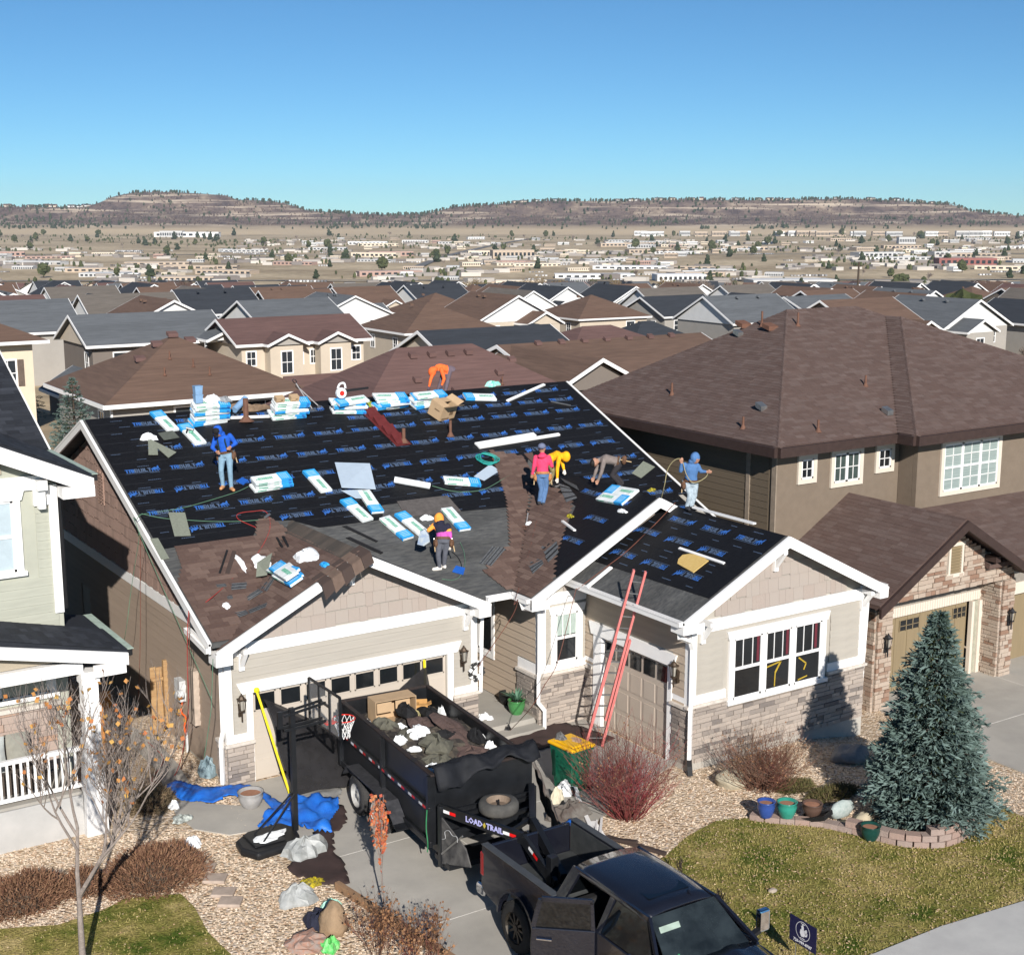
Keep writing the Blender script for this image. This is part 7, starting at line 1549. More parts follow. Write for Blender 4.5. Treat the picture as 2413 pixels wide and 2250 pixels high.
 # roof panel: gently crowned, widest in the middle
rings=[]
for i in range(9):
 t=i/8;a=lerp(2.4,4.32,t);zc=1.98+.045*math.sin(t*PI)-.03*t;hw=.66+.03*math.sin(t*PI)
 rings.append([(a,1.01+s_*hw,zc-.045*abs(s_)**3*1.3-(.05 if abs(s_)>.99 else 0))for s_ in[x/6 for x in range(-6,7)]])
o=loft('roof',M_paint,rings);so=o.modifiers.new('s','SOLIDIFY');so.thickness=.05
ribs=MB()
for s_ in(-.42,-.14,.14,.42):ribs.beam(G.p(2.5,1.01+s_,1.995),G.p(3.35,1.01+s_,2.035),.022,.012)
ribs.build('roof_ribs',M_paint,PT)
sr=MB();sr.prism([G.p(3.42,.62,2.026),G.p(3.42,1.4,2.026),G.p(4.,1.4,2.02),G.p(4.,.62,2.02)],(0,0,.012));sr.build('sunroof',M_tint,PT)
fin=MB();fin.prism([G.p(4.1,1.28,2.),G.p(4.25,1.28,1.99),G.p(4.12,1.28,2.06)],G.v*.03);fin.build('antenna_fin',M_paint,PT)
def quadpanel(name,m,pts,th=.02,par=None,bv=0):
 b=MB();P_=[G.p(*p)for p in pts];n_=(P_[1]-P_[0]).cross(P_[3]-P_[0]).normalized()*th;b.prism(P_,n_);return b.build(name,m,par or PT)
 # glass and pillars; the left rear doorway stands open
quadpanel('rear_window',M_tint,[(2.26,.3,1.44),(2.26,1.72,1.44),(2.42,1.62,1.92),(2.42,.4,1.92)])
quadpanel('windscreen',M_ws,[(5.02,.22,1.4),(5.02,1.8,1.4),(4.32,1.64,1.93),(4.32,.38,1.93)])
for b0,bt,s_ in((W2-.06,1.66,-1),(.06,.36,1)):
 if s_==-1:quadpanel('side_window',M_tint,[(2.62,b0,1.42),(3.42,b0,1.42),(3.42,bt,1.9),(2.7,bt,1.9)])
 quadpanel('side_window',M_tint,[(3.55,b0,1.42),(4.86,b0,1.42),(4.3,bt,1.9),(3.55,bt,1.9)])
 for(a0,z0,a1,z1,w)in((2.34,1.4,2.46,1.95,.2),(3.48,1.4,3.48,1.95,.11),(5.,1.4,4.34,1.95,.08)):
  b=MB();b.beam(G.p(a0,b0,z0),G.p(a1,bt,z1),w if abs(a1-a0)<.3 else .07,.05,G.v);b.build('pillar',M_paint,PT)
 b=MB();b.beam(G.p(2.4,bt+0.,1.94),G.p(4.34,bt+0.,1.94),.05,.06);b.build('roof_rail',M_paint,PT)
 # hood and front
rings=[]
for i in range(7):
 t=i/6;a=lerp(4.98,5.92,t);zc=1.4-.06*t-.05*t**4;rings.append([(a,1.01+s_*lerp(.9,.84,t),zc+.035*(1-abs(s_)**2)-(.04 if abs(s_)>.9 else 0)+(.03 if .3<abs(s_)<.6 else 0))for s_ in[x/8 for x in range(-8,9)]])
o=loft('bonnet',M_paint,rings);so=o.modifiers.new('s','SOLIDIFY');so.thickness=.04
for b0,b1 in((0.,.14),(W2-.14,W2)):gprof('front_wing',M_paint,[(4.42,.58),(4.5,1.32),(5.1,1.33),(5.92,1.26),(5.98,.62),(front_c+.56,.6)]+arch(front_c,.56,.5)[::-1]+[(4.44,.58)],b0,b1,bv=.025)
gpart('grille',M_blackp,(5.9,5.99,.14,W2-.14,.62,1.24),bv=.02);gpart('front_bumper',M_chrome,(5.98,6.12,.02,W2-.02,.42,.66),bv=.05)
for b0 in(.05,W2-.36):gpart('headlight',mat('lamp_lens',(.5,.5,.5),.1),(5.97,6.,b0,b0+.31,.92,1.14),bv=.01)
gpart('sill_step',M_metal,(2.5,4.3,-.08,.02,.4,.45),bv=.01);gpart('sill_step',M_metal,(2.5,4.3,W2-.02,W2+.08,.4,.45),bv=.01);gpart('chassis',M_blackp,(.2,5.8,.5,1.5,.42,.6),bv=0);gpart('axle',M_blackp,(rear_c-.06,rear_c+.06,.1,1.9,.38,.48),(front_c-.06,front_c+.06,.1,1.9,.38,.48),bv=0)
M_rimb=mat('dark_alloy',(.05,.043,.035),.4,metal=.6);M_tyreb=mat('black_mud_tyre',(.022,.021,.02),.9)
for a in(rear_c,front_c):
 for b0,s in((.08,-1),(W2-.08,1)):wheel(G,a,b0,.45,.45,.32,PT,M_rimb,M_tyreb,mat('alloy_spoke',(.075,.062,.05),.4,metal=.5),side=s,spokes=10)
for a in(rear_c,front_c):
 for b0,s in((-.03,-1),(W2+.03,1)):
  b=MB();P_=arch(a,.57,.5,12)
  for i in range(12):p,q=P_[i],P_[i+1];b.beam(G.p(p[0],b0,p[1]),G.p(q[0],b0,q[1]),.07,.05,(0,0,1))
  b.build('wheel_arch_flare',M_paint,PT)
  # interior
gpart('rear_seat',mat('black_leather',(.02,.02,.021),.6),(2.55,3.1,.2,1.8,.7,.95),(2.5,2.7,.2,1.8,.95,1.5),bv=.05);
for b0 in(.25,1.15):gpart('front_seat',MATS['black_leather'],(3.5,4.,b0,b0+.55,.7,.95),(3.45,3.6,b0,b0+.55,.95,1.6),bv=.05)
gpart('dashboard',MATS['black_leather'],(4.55,4.95,.2,1.8,.9,1.34),bv=.05)
b=MB();b.prism([G.p(4.5,.42,1.84),G.p(4.5,.8,1.84),G.p(4.58,.8,1.73),G.p(4.58,.42,1.73)],(0,0,.012));b.build('sun_visor',mat('pale_green_visor',(.3,.38,.32),.7),PT)
b=MB();b.lathe([(.035,0),(.04,.05),(.035,.15),(.015,.2)],G.p(4.86,.52,1.36),8);b.build('air_freshener',mat('green_bottle',(.06,.3,.14),.5),PT)
b=MB();b.tube([G.p(5.05,.3,1.425),G.p(4.97,.95,1.455)],.01,5);b.build('wiper',M_blackp,PT);b=MB();b.tube([G.p(5.07,.95,1.42),G.p(4.98,1.6,1.455)],.01,5);b.build('wiper',M_blackp,PT)
# open door: hinged at its front edge
hx=G.p(3.46,0.,0);ang=math.radians(50);dU=(-G.u*math.cos(ang)-G.v*math.sin(ang));dN=Vector((-dU.y,dU.x,0));
if dN.dot(-G.u)<0:dN=-dN
D_=root('open_door_frame',tuple(hx))if False else None
def dpart(name,m,P,th=.05,off=0,par=None,bv=.012):
 b=MB();b.prism([hx+dU*a+Vector((0,0,z))+dN*off for a,z in P],dN*th);o=b.build(name,m,par or PT)
 if bv:bev(o,bv)
 return o
door=dpart('open_rear_door',M_paint,[(0,.6),(.98,.6),(1.02,1.1),(1.,1.42),(0,1.42)],.07)
for P_ in([(0,1.42),(.07,1.42),(.09,1.9),(.03,1.92)],[(.94,1.42),(1.02,1.42),(.9,1.9),(.82,1.9)],[(.03,1.86),(.86,1.86),(.84,1.94),(.05,1.94)]):dpart('door_window_frame',M_paint,P_,.05,.01,par=door,bv=.006)
dpart('door_glass',M_tint,[(.06,1.42),(.96,1.42),(.84,1.88),(.08,1.88)],.012,.03,par=door,bv=0)
b=MB();b.tube([hx+dU*.68+Vector((0,0,1.24))-dN*.03+dN*.12,hx+dU*.92+Vector((0,0,1.25))+dN*.09],.018,6);b.build('door_handle',M_chrome,door)
b=MB();b.tube([hx+dU*.68+Vector((0,0,1.24))-dN*.03,hx+dU*.92+Vector((0,0,1.25))-dN*.03],.018,6);b.build('door_handle',M_chrome,door)
for a,b0,s_ in((4.72,-.02,-1),(4.72,W2+.02,1)):
 b=MB();b.beam(G.p(a,b0-s_*.06,1.3),G.p(a-.02,b0+s_*.22,1.36),.1,.06);o=b.build('mirror_arm',M_blackp,PT);b=MB();c=G.p(a-.02,b0+s_*.3,1.52);b.cbox(c,(.2,.12,.36),Matrix((G.v,G.u,G.z)).transposed());bev(b.build('wing_mirror',M_chrome,PT),.03)
 b=MB();c2_=c-G.u*.062;b.cbox(c2_,(.17,.004,.31),Matrix((G.v,G.u,G.z)).transposed());b.build('mirror_glass',mat('mirror_grey',(.25,.27,.28),.1),o)
 # tools and a dark sheet seen in the bed
crumple(G.p(1.75,1.35,.92),(.4,.5,.2),300,1,M_blk,'black_sheet','black sheet crumpled against the cab end of the truck bed','sheet',(G.u,G.v,G.z))
# ================================================================ things in the yard
# red extension ladder against the right wing gutter
LD=root('extension_ladder',(18.5,24.7,0),'long red extension ladder leaning on the right wing gutter','ladder')
M_lad=mat('faded_red_fibreglass',(.68,.22,.2),.6,c2=(.6,.15,.14),scale=5)
A0,A1=Vector((18.32,24.86,.03)),Vector((18.82,23.7,4.53));B0,B1=Vector((18.66,24.66,.03)),Vector((19.02,23.5,4.5))
def railpart(a,c,w,h):
 b=MB();d=(c-a).normalized();s_=(B0-A0);s_=(s_-d*s_.dot(d)).normalized();n_=d.cross(s_)
 b.obox(a-s_*w/2-n_*h/2,c-a,s_*w,n_*h);return b.build('rail',M_lad,LD),s_,n_
off=Vector((-.06,-0.,0));f=lambda a,c,t:a.lerp(c,t)
_,s_,n_=railpart(A0,f(A0,A1,.62),.055,.1);railpart(B0,f(B0,B1,.62),.055,.1)
A0f,A1f,B0f,B1f=[p+off for p in(f(A0,A1,.16)+s_*.035,A1+s_*.01,f(B0,B1,.16)-s_*.035,B1-s_*.01)]
railpart(A0f,A1f,.05,.09);railpart(B0f,B1f,.05,.09)
for k in range(16):
 t=.05+k*.0635
 if t<.62:b=MB();b.tube([f(A0,A1,t),f(B0,B1,t)],.016,6);b.build('rung',M_metal,LD)
 if t>.18 and t<.99:b=MB();t2=(t-.16)/.84;b.tube([f(A0f,A1f,t2),f(B0f,B1f,t2)],.016,6);b.build('rung',M_metal,LD)
for p in(A0,B0):b=MB();b.cbox(p+Vector((0,0,0.)),(.07,.09,.05));b.build('foot',M_blackp,LD)
# wheeled bin
BN=root('wheeled_bin',(16.62,23.1,0),'green wheeled bin with yellow lid behind the trailer','bin')
M_bing=mat('dark_green_plastic',(.006,.115,.065),.5);M_biny=mat('yellow_plastic_lid',(.78,.42,.008),.45,var=.05)
Fb=Fr((16.3,23.45,.03),(.1,-.99,0))
def taper(F_,m,name,par,a0,a1,b0,b1,z0,z1,k=.06,bv=.02,mm=None):
 b=MB();vs=[F_.p(a0+k,b0+k,z0),F_.p(a1-k,b0+k,z0),F_.p(a1-k,b1-k,z0),F_.p(a0+k,b1-k,z0),F_.p(a0,b0,z1),F_.p(a1,b0,z1),F_.p(a1,b1,z1),F_.p(a0,b1,z1)]
 b.add(vs,[(0,3,2,1),(4,5,6,7),(0,1,5,4),(1,2,6,5),(2,3,7,6),(3,0,4,7)]);o=b.build(name,m,par)
 if bv:bev(o,bv)
 return o
taper(Fb,M_bing,'bin_body',BN,0,.74,0,.62,0,1.,.08,.03)
o=taper(Fb,M_biny,'lid',BN,-.03,.8,-.03,.65,1.,1.07,-.01,.03);taper(Fb,M_biny,'lid_crown',BN,.1,.7,.08,.54,1.07,1.1,-.03,.015)
b=MB();b.tube([Fb.p(.78,.05,.98),Fb.p(.84,.08,1.),Fb.p(.84,.54,1.),Fb.p(.78,.57,.98)],.018,6);b.build('handle',M_bing,BN)
b=MB();Fb.box(b,.12,.2,-.012,.02,.3,.9);b.build('moulded_slot',mat('very_dark_green',(.002,.03,.018),.6),BN)
for q in(.02,.54):b=MB();b.lathe([(.1,-.03),(.1,.03)],Fb.p(.7,q+.03,.1),14,Matrix.Rotation(PI/2,3,'Y'));b.build('wheel',M_blackp,BN)
text_mesh('LUP',.05,mat('pale_print',(.5,.55,.5),.6),'lettering',frame(Fb.p(.752,.4,.86),Fb.v,Vector((0,0,1)),Fb.u),BN)
crumple(Fb.p(.15,.2,1.07),(.28,.2,.14),310,1,mat('black_grey_tool',(.02,.02,.02),.5,c2=(.2,.2,.2),scale=20),'nail_coil','black power tool sitting on the yellow bin lid','tool',(Fb.u,Fb.v,Vector((0,0,1))))
crumple(Fb.p(.45,.42,1.07),(.34,.22,.05),311,1,mat('brown_glove',(.36,.24,.16),.8),'work_glove','brown work glove lying on the yellow bin lid','glove',(Fb.u,Fb.v,Vector((0,0,1))))
# basketball hoop
HP=root('basketball_hoop',(10.56,24.15,0),'black portable basketball hoop with clear board and red rim','basketball hoop')
b=MB();vs=[];base=[(9.3,23.95),(9.35,24.35),(9.7,24.62),(10.45,24.66),(10.62,24.3),(10.55,23.9),(10.2,23.62),(9.5,23.55)]
b.prism([(x,y,.03)for x,y in base],(0,0,.17));o=b.build('water_base',M_blackp,HP);bev(o,.06,3)
b=MB();b.prism([(9.55,23.8,.205),(10.2,23.8,.205),(10.2,24.45,.205),(9.55,24.45,.205)],(0,0,.03));o=b.build('base_top',M_blackp,HP);bev(o,.02)
b=MB();b.beam((10.56,24.15,.2),(10.56,24.15,2.78),.1,.1);b.build('pole',M_blackm,HP)
for dy in(-.22,.22):b=MB();b.tube([(9.75,24.1+dy,.24),(10.54,24.13+dy*.2,1.)],.02,6);b.build('base_brace',M_blackm,HP)
for z0,z1 in((2.35,2.4),(2.65,2.78)):
 for dy in(-.09,.09):b=MB();b.beam((10.35,24.15+dy,z0+.02),(11.26,24.15+dy,z1),.03,.05);b.build('lift_arm',M_blackm,HP)
b=MB();b.beam((10.3,24.15,2.4),(10.3,24.15,2.75),.06,.1);b.build('lift_handle',M_blackm,HP)
bx0,y0_,y1_,z0_,z1_=11.28,23.45,24.88,2.2,3.06
b=MB();
for q in(((bx0,y0_,z0_),(bx0,y1_,z0_)),((bx0,y0_,z1_),(bx0,y1_,z1_)),((bx0,y0_,z0_),(bx0,y0_,z1_)),((bx0,y1_,z0_),(bx0,y1_,z1_)),((bx0,23.92,z0_),(bx0,23.92,z1_)),((bx0,24.4,z0_),(bx0,24.4,z1_)),((bx0,23.92,2.72),(bx0,24.4,2.72))):b.beam(q[0],q[1],.035,.05,(1,0,0))
b.build('board_frame',M_blackm,HP)
b=MB();b.box((bx0-.004,y0_,z0_),(bx0+.004,y1_,z1_));b.build('clear_board',mat('clear_acrylic',(.6,.6,.6),.1,alpha=.14,var=.02),HP)
rc=Vector((bx0+.42,24.16,2.32));b=MB();b.tube([rc+Vector((math.cos(t*PI/12)*.23,math.sin(t*PI/12)*.23,0))for t in range(25)],.011,6,caps=False);b.build('rim',mat('red_rim',(.65,.03,.02),.4),HP)
b=MB();b.box((bx0,24.08,2.28),(bx0+.19,24.24,2.32));b.build('rim_bracket',MATS['red_rim'],HP)
b=MB();n=12;L_=[(.228,0),(.19,-.11),(.15,-.21),(.12,-.31),(.125,-.4)]
for k in range(n):
 for i in range(4):
  for s_ in(-1,1):
   a0=2*PI*(k+.5*(i%2))/n;a1=2*PI*(k+.5*(i%2)+.5*s_)/n;p=rc+Vector((math.cos(a0)*L_[i][0],math.sin(a0)*L_[i][0],L_[i][1]));q=rc+Vector((math.cos(a1)*L_[i+1][0],math.sin(a1)*L_[i+1][0],L_[i+1][1]));b.tube([p,q],.006,4,caps=False)
b.build('net',mat('white_cord',(.8,.8,.78),.8),HP,kind='stuff')
crumple((9.95,24.05,.22),(.7,.35,.05),320,1,M_plw,'white_bag','white sandbag lying flat on the hoop base','bag',(Vector((1,.2,0)).normalized(),Vector((-.2,1,0)).normalized(),Vector((0,0,1))))
# catch net with yellow poles leaning at the garage
M_yp=mat('yellow_pole',(.8,.66,.01),.5)
NT=root('debris_net',(11.5,26.6,0),'black debris net hung on two yellow poles across the garage door','net')
b=MB();b.tube([(11.02,27.05,2.18),(11.28,26.,.05)],.028,8);b.build('yellow_pole',M_yp,NT);b=MB();b.tube([(15.26,27.12,2.1),(15.24,27.,.5)],.032,8);b.build('yellow_pole',M_yp,NT)
b=MB();b.lathe([(.06,0),(.07,.05),(.04,.09)],(11.02,27.05,2.16),8);b.build('pole_cap',M_yp,NT)
b=MB();vs=[];fs=[];n,m_=46,16
for i in range(n+1):
 for j in range(m_+1):
  u=i/n;v=j/m_;top=Vector((11.08,27.02,2.05)).lerp(Vector((15.2,27.08,2.)),u);top.z-=1.05*math.sin(PI*min(1,u*1.02))**1.1*(.85 if u<.6 else .75);top.y-=.2+.12*math.sin(u*9)*math.sin(PI*u)
  bot=Vector((11.3,25.9,.08)).lerp(Vector((15.1,26.9,.35)),u**.8);bot.y+=-.7*math.sin(PI*min(u*1.6,1));bot.z=max(.06,bot.z+.05*math.sin(u*14))
  p=top.lerp(bot,v);p.y+=-.1*math.sin(v*PI)+.05*mnoise.noise(Vector((i*.4,j*.3,1)));p.x+=.04*math.sin(v*8+u*12);vs.append(p)
for i in range(n):
 for j in range(m_):q=i*(m_+1)+j;fs.append((q,q+1,q+m_+2,q+m_+1))
b.add(vs,fs);b.build('net_cloth',mat('black_net_cloth',(.014,.013,.014),.85,alpha=.93,var=.4,scale=3),NT,smooth=True)
# sheets on the ground: blue tarp, grey sheets, dark brown mats
def ground_cloth(P,m,name,label,cat,z=.045,amp=.08,seed=0,res=.12,kind=None):
 xs=[p[0]for p in P];ys=[p[1]for p in P];b=MB();idx={};vs=[];fs=[];nx=int((max(xs)-min(xs))/res)+2;ny=int((max(ys)-min(ys))/res)+2
 def V_(i,j):
  if(i,j)not in idx:
   x=min(xs)+i*res;y=min(ys)+j*res;r_=abs(mnoise.noise(Vector((x*2.2,y*2.2,seed))));r2=mnoise.noise(Vector((x*6,y*6,seed+5)))
   idx[(i,j)]=len(vs);vs.append((x+rnd.uniform(-.3,.3)*res,y+rnd.uniform(-.3,.3)*res,z+amp*r_*1.8+amp*.4*max(0,r2)))
  return idx[(i,j)]
 for i in range(nx):
  for j in range(ny):
   if inpoly(min(xs)+(i+.5)*res,min(ys)+(j+.5)*res,P):fs.append((V_(i,j),V_(i+1,j),V_(i+1,j+1),V_(i,j+1)))
 for k,v in enumerate(vs):
  if not inpoly(v[0],v[1],P):
   q=Vector((v[0],v[1]));best=None
   for i in range(len(P)):
    a=Vector(P[i][:2]);e=Vector(P[(i+1)%len(P)][:2])-a;t=max(0,min(1,(q-a).dot(e)/max(e.length_squared,1e-9)));c=a+e*t
    if best is None or(c-q).length<(best-q).length:best=c
   vs[k]=(best.x,best.y,z+(v[2]-z)*.5)
 b.add(vs,fs);o=b.build(name,m,label=label,cat=cat,kind=kind,smooth=True);so=o.modifiers.new('s','SOLIDIFY');so.thickness=.008;so.offset=1;return o
M_btarp=mat('blue_tarp',(.012,.1,.46),.45,c2=(.02,.16,.6),scale=4,bump=.3)
ground_cloth(xy((8.85,27.77,0),(9.48,28.17,0),(9.73,27.63,0),(10.15,27.22,0),(10.62,27.17,0),(10.83,26.78,0),(10.91,26.12,0),(10.99,25.59,0),(10.97,25.26,0),(10.66,25.35,0),(10.7,26.38,0),(10.21,26.58,0),(9.75,26.53,0),(9.26,26.96,0)),M_btarp,'tarp','blue tarp strip twisting across the garden path','tarp',z=.07,amp=.09,seed=1,res=.07)
ground_cloth(xy((11.15,25.85,0),(11.61,25.66,0),(12.04,25.26,0),(11.86,24.8,0),(11.41,24.3,-0),(11.21,23.79,0),(10.88,24.1,0),(10.66,24.57,0),(10.26,24.62,0),(10.03,24.88,0),(10.34,25.22,0),(10.7,25.33,0)),M_btarp,'tarp','crumpled blue tarp heap beside the basketball hoop','tarp',z=.08,amp=.2,seed=2,res=.08)
ground_cloth(xy((11.48,26.11,-0),(11.99,26.4,0),(12.48,26.14,0),(12.4,25.75,0),(11.93,24.98,0),(11.7,25.6,0),(11.31,25.74,0)),mat('grey_sheet',(.2,.195,.19),.6,c2=(.3,.3,.29),scale=3),'sheet','grey plastic sheet between the blue tarp and the trailer wheels','sheet',amp=.06,seed=3)
M_mat=mat('dark_brown_mat',(.055,.034,.031),.85,c2=(.04,.026,.024),scale=3)
ground_cloth(xy((11.99,25.24,0),(12.03,24.8,0),(11.75,24.19,0),(11.23,23.77,0),(10.96,23.12,0),(10.86,22.5,0),(10.58,21.74,0),(10.12,21.99,0),(9.87,22.48,0),(9.82,22.98,0),(10.38,23.5,0),(11.13,24.38,0)),M_mat,'ground_mat','dark brown sheet spread from the tarp heap to the gravel','ground sheet',amp=.05,seed=4,z=.04)
ground_cloth(xy((17.04,26.33,0),(17.77,26.53,0),(18.71,26.63,0),(18.92,25.93,0),(19.22,24.83,0),(18.61,24.64,-0),(18.21,25.34,-0),(17.32,25.2,0),(16.89,25.62,0)),M_mat,'ground_mat','dark brown sheet spread at the foot of the ladder behind the bin','ground sheet',amp=.04,seed=5,z=.05)
ground_cloth(xy((10.38,28.09,0),(11.92,27.08,0),(12.15,26.55,0),(12.57,26.28,0),(12.9,27.11,0),(12.78,27.88,0),(11.93,27.74,0)),M_blk,'ground_mat','black net end lying on the driveway under the hoop','ground sheet',amp=.05,seed=6,z=.05)
ground_cloth(xy((15.4,21.69,-0),(15.66,21.63,0),(15.53,20.13,0),(15.32,20.12,0)),M_btarp,'tarp','narrow blue tarp edge on the gravel beyond the truck bed','tarp',amp=.1,seed=7,res=.06,z=.06)
Zf=(Vector((1,0,0)),Vector((0,1,0)),Vector((0,0,1)))
M_clear=mat('clear_grey_plastic',(.42,.43,.42),.3,c2=(.25,.26,.25),scale=5)
for q,sz,m,lb,nm in(((10.41,23.38,0),(.9,.7,.3),M_clear,'grey plastic bag puffed up beside the hoop base','plastic_bag'),((9.49,21.7,0),(.75,.55,.28),M_clear,'clear plastic bag on the gravel near the driveway edging','plastic_bag'),((10.23,28.19,0),(.42,.55,.35),mat('blue_grey_bag',(.22,.3,.33),.5),'blue grey bag at the foot of the brown side wall','bag'),((9.97,22.14,0),(.5,.35,.1),mat('yellow_black_strap',(.6,.48,.02),.6,c2=(.02,.02,.02),scale=14),'yellow and black ratchet strap on the gravel','strap'),((8.98,26.85,0),(.25,.25,.14),M_plw,'white plastic scrap on the path under the blue tarp','scrap'),((8.91,26.16,0),(.45,.3,.1),mat('black_white_rag',(.02,.02,.02),.7,c2=(.6,.65,.6),scale=9),'black and white litter on the garden path edge','litter'),((8.74,24.98,0),(.3,.45,.12),M_plw,'white wrapper beside the brown bush','wrapper'),((9.48,20.73,0),(.5,.7,.2),mat('navy_jacket',(.02,.022,.04),.8),'navy cloth leaning on the boulder by the drive','cloth'),((9.88,21.14,0),(.35,.2,.14),mat('greenish_film',(.35,.62,.5),.5),'pale green film above the boulder','film'),((9.25,19.82,0),(.35,.3,.2),mat('lime_bag',(.02,.38,.06),.4,c2=(.3,.7,.25),scale=10),'bright green bag at the bottom edge near the red twigs','bag'),((16.98,27.2,0),(.55,.55,.3),M_plw,'white cloth heap on the porch step','cloth'),((17.23,26.58,0),(.3,.25,.2),M_blackp,'small black machine at the foot of the porch step','machine'),((16.4,22.89,-0),(.5,.4,.25),M_plw,'white plastic sheet piece between the bin and the boards','plastic'),((15.94,22.6,0),(.3,.2,.3),mat('cream_rag',(.55,.5,.38),.8),'cream rag on the hanging tarp','rag'),((15.75,21.91,0),(.9,.5,.3),MATS['brown_ragged_tarp'],'brown tarp bundle on the gravel right of the trailer neck','tarp')):
 q=Vector(q);crumple((q.x,q.y,.03),sz,int(q.x*100),1,m,nm,lb,nm.split('_')[-1],Zf,amp=.3)
 # white downspouts and boards thrown on the gravel
for i,(a,c,w,h,m,lb)in enumerate((((16.55,22.8,-0),(15.49,20.57,0),.09,.06,M_white,'longest white downspout piece beyond the truck bed'),((17.51,23.83,0),(16.68,22.95,0),.1,.07,MATS['pale_grey_metal'],'short pale pipe standing up toward the red bush'),((16.26,21.46,0),(15.47,20.48,0),.05,.04,M_white,'thin white batten crossing the longest downspout'),((16,21.41,0),(15.5,20.1,0),.12,.05,M_white,'broad white board ending at the truck cab'),((15.86,21.61,0),(15.48,20.78,0),.04,.04,mat('grey_wood',(.3,.27,.22),.8),'grey stick left of the white boards'),((15.8,20.62,0),(16.04,20.01,0),.1,.05,M_flap,'dark brown edging strip on the gravel right of the truck'),((15.83,20.7,0),(16.32,19.45,0),.09,.06,M_flap,'dark brown metal lawn edging running right from the truck'),((16.12,21.44,0),(15.72,20.94,0),.04,.04,M_white,'short white batten between the boards'))):
 a=Vector(a);c=Vector(c);b=MB();b.beam(a+Vector((0,0,h/2+.02)),c+Vector((0,0,h/2+.03+.05*(i%3))),w,h);b.build('loose_board',m,label=lb,cat='board')
 # wood edging along the drive
a=Vector((10.33,21.79,0));c=Vector((10.64,19.55,0));e=c+(c-a)*.9
for i in range(3):p,q=a.lerp(e,i/3),a.lerp(e,(i+.99)/3);b=MB();b.beam(p+Vector((0,0,.07)),q+Vector((0,0,.07)),.1,.16);b.build('wood_edging',mat('weathered_timber',(.33,.2,.11),.85,c2=(.24,.15,.09),scale=4,stretch=(5,1,1)),label=('far end of the timber edging beside the small red tree','middle length of the timber edging along the drive','near end of the timber edging at the bottom edge')[i],cat='edging')
# stepping slabs and edging stones
ss=[(8.52,23.88,0),(8.54,23.35,0),(8.47,22.75,0),(8.44,22.34,0)]
for i,q in enumerate(ss):b=MB();b.cbox((q[0],q[1],.04),(.42,.34,.07),Matrix.Rotation(-.6,3,'Z'));bev(b.build('paver',mat('buff_paver',(.4,.32,.26),.9),label=('uppermost','second','third','lowest')[i]+' buff paver in the gravel right of the brown bush',cat='paver',group='buff pavers in the gravel'),.02)
# pots
def pot(q,r,h,m,label,soil=None,prof=None,z=0.,cat='flower pot'):
 R_=root('flower_pot',(q[0],q[1],z),label,cat);b=MB();p=prof or[(r*.62,0),(r*.85,h*.3),(r,h*.7),(r*.92,h*.92),(r*1.05,h),(r*.9,h),(r*.82,h*.8),(.001,h*.78)]
 b.lathe(p,(q[0],q[1],z),20,closed=False);b.build('pot',m,R_,smooth=True);b=MB();b.lathe([(r*.84,h*.82),(.001,h*.84)],(q[0],q[1],z),16,closed=False);b.build('soil',soil or mat('terracotta_soil',(.32,.16,.1),.9),R_);return R_
M_pb=mat('blue_glaze',(.03,.07,.26),.25,spec=.6);M_pt=mat('teal_glaze',(.03,.24,.18),.25,spec=.6);M_pg=mat('dark_green_glaze',(.01,.05,.04),.3);M_prust=mat('rust_green_glaze',(.1,.06,.045),.4);M_pgg=mat('green_glaze',(.05,.2,.06),.2,spec=.6)
zz=.14
pot((19.04,19.51,.12),.19,.34,M_pb,'blue glazed pot, leftmost of the three empty pots by the lawn',z=zz);pot((19.39,19.26,.12),.21,.34,M_pt,'teal ribbed pot between the blue and rusty pots',z=zz);pot((19.9,19.04,.12),.21,.26,M_prust,'rusty green pot behind the black tray',z=zz);pot((20.24,17.76,0),.2,.3,M_pg,'dark green pot at the front of the block wall',z=.02)
pot((17.8,27.03,.28),.22,.36,M_pgg,'big green glazed pot with an agave on the porch',z=.28,soil=mat('dark_soil',(.04,.03,.02),.9));pot((17.97,27.74,.28),.2,.3,M_blackp,'black pot behind the green pot on the porch',z=.28,soil=MATS['dark_soil'])
pg=Vector((17.8,27.03,.28));b=MB()
for k in range(26):a=k*2.4;r_=.16+.1*(k%3);t_=.32-.05*(k%4);d=Vector((math.cos(a),math.sin(a),0));s_=Vector((-d.y,d.x,0))*.03;o_=pg+Vector((0,0,.3));b.add([o_+s_,o_-s_,o_+d*r_*.6+Vector((0,0,t_*.7))-s_*.8,o_+d*r_*.6+Vector((0,0,t_*.7))+s_*.8,o_+d*r_*1.3+Vector((0,0,t_))],[(0,1,2,3),(3,2,4)])
b.build('agave_leaves',mat('grey_green_leaf',(.07,.16,.1),.6),label='spiky agave growing in the big green pot on the porch',cat='plant',kind='stuff')
pot((10.39,26.05,0),.27,.34,mat('pale_grey_pot',(.32,.31,.3),.6),'grey stone pot beside the blue tarp strip by the garage corner',z=.03)
b=MB();q=Vector((19.86,18.91,0));R3=Matrix.Rotation(.35,3,'Z')@Matrix.Rotation(-.35,3,'X');b.cbox((q.x,q.y,.14),(.42,.62,.05),R3);
for k in(-1,1):b.cbox(Vector((q.x,q.y,.14))+R3@Vector((.2*k,0,.04)),(.03,.62,.05),R3);b.cbox(Vector((q.x,q.y,.14))+R3@Vector((0,.3*k,.04)),(.42,.03,.05),R3)
b.build('boot_tray',M_blackp,label='black plastic tray leaning on the block edging',cat='tray')
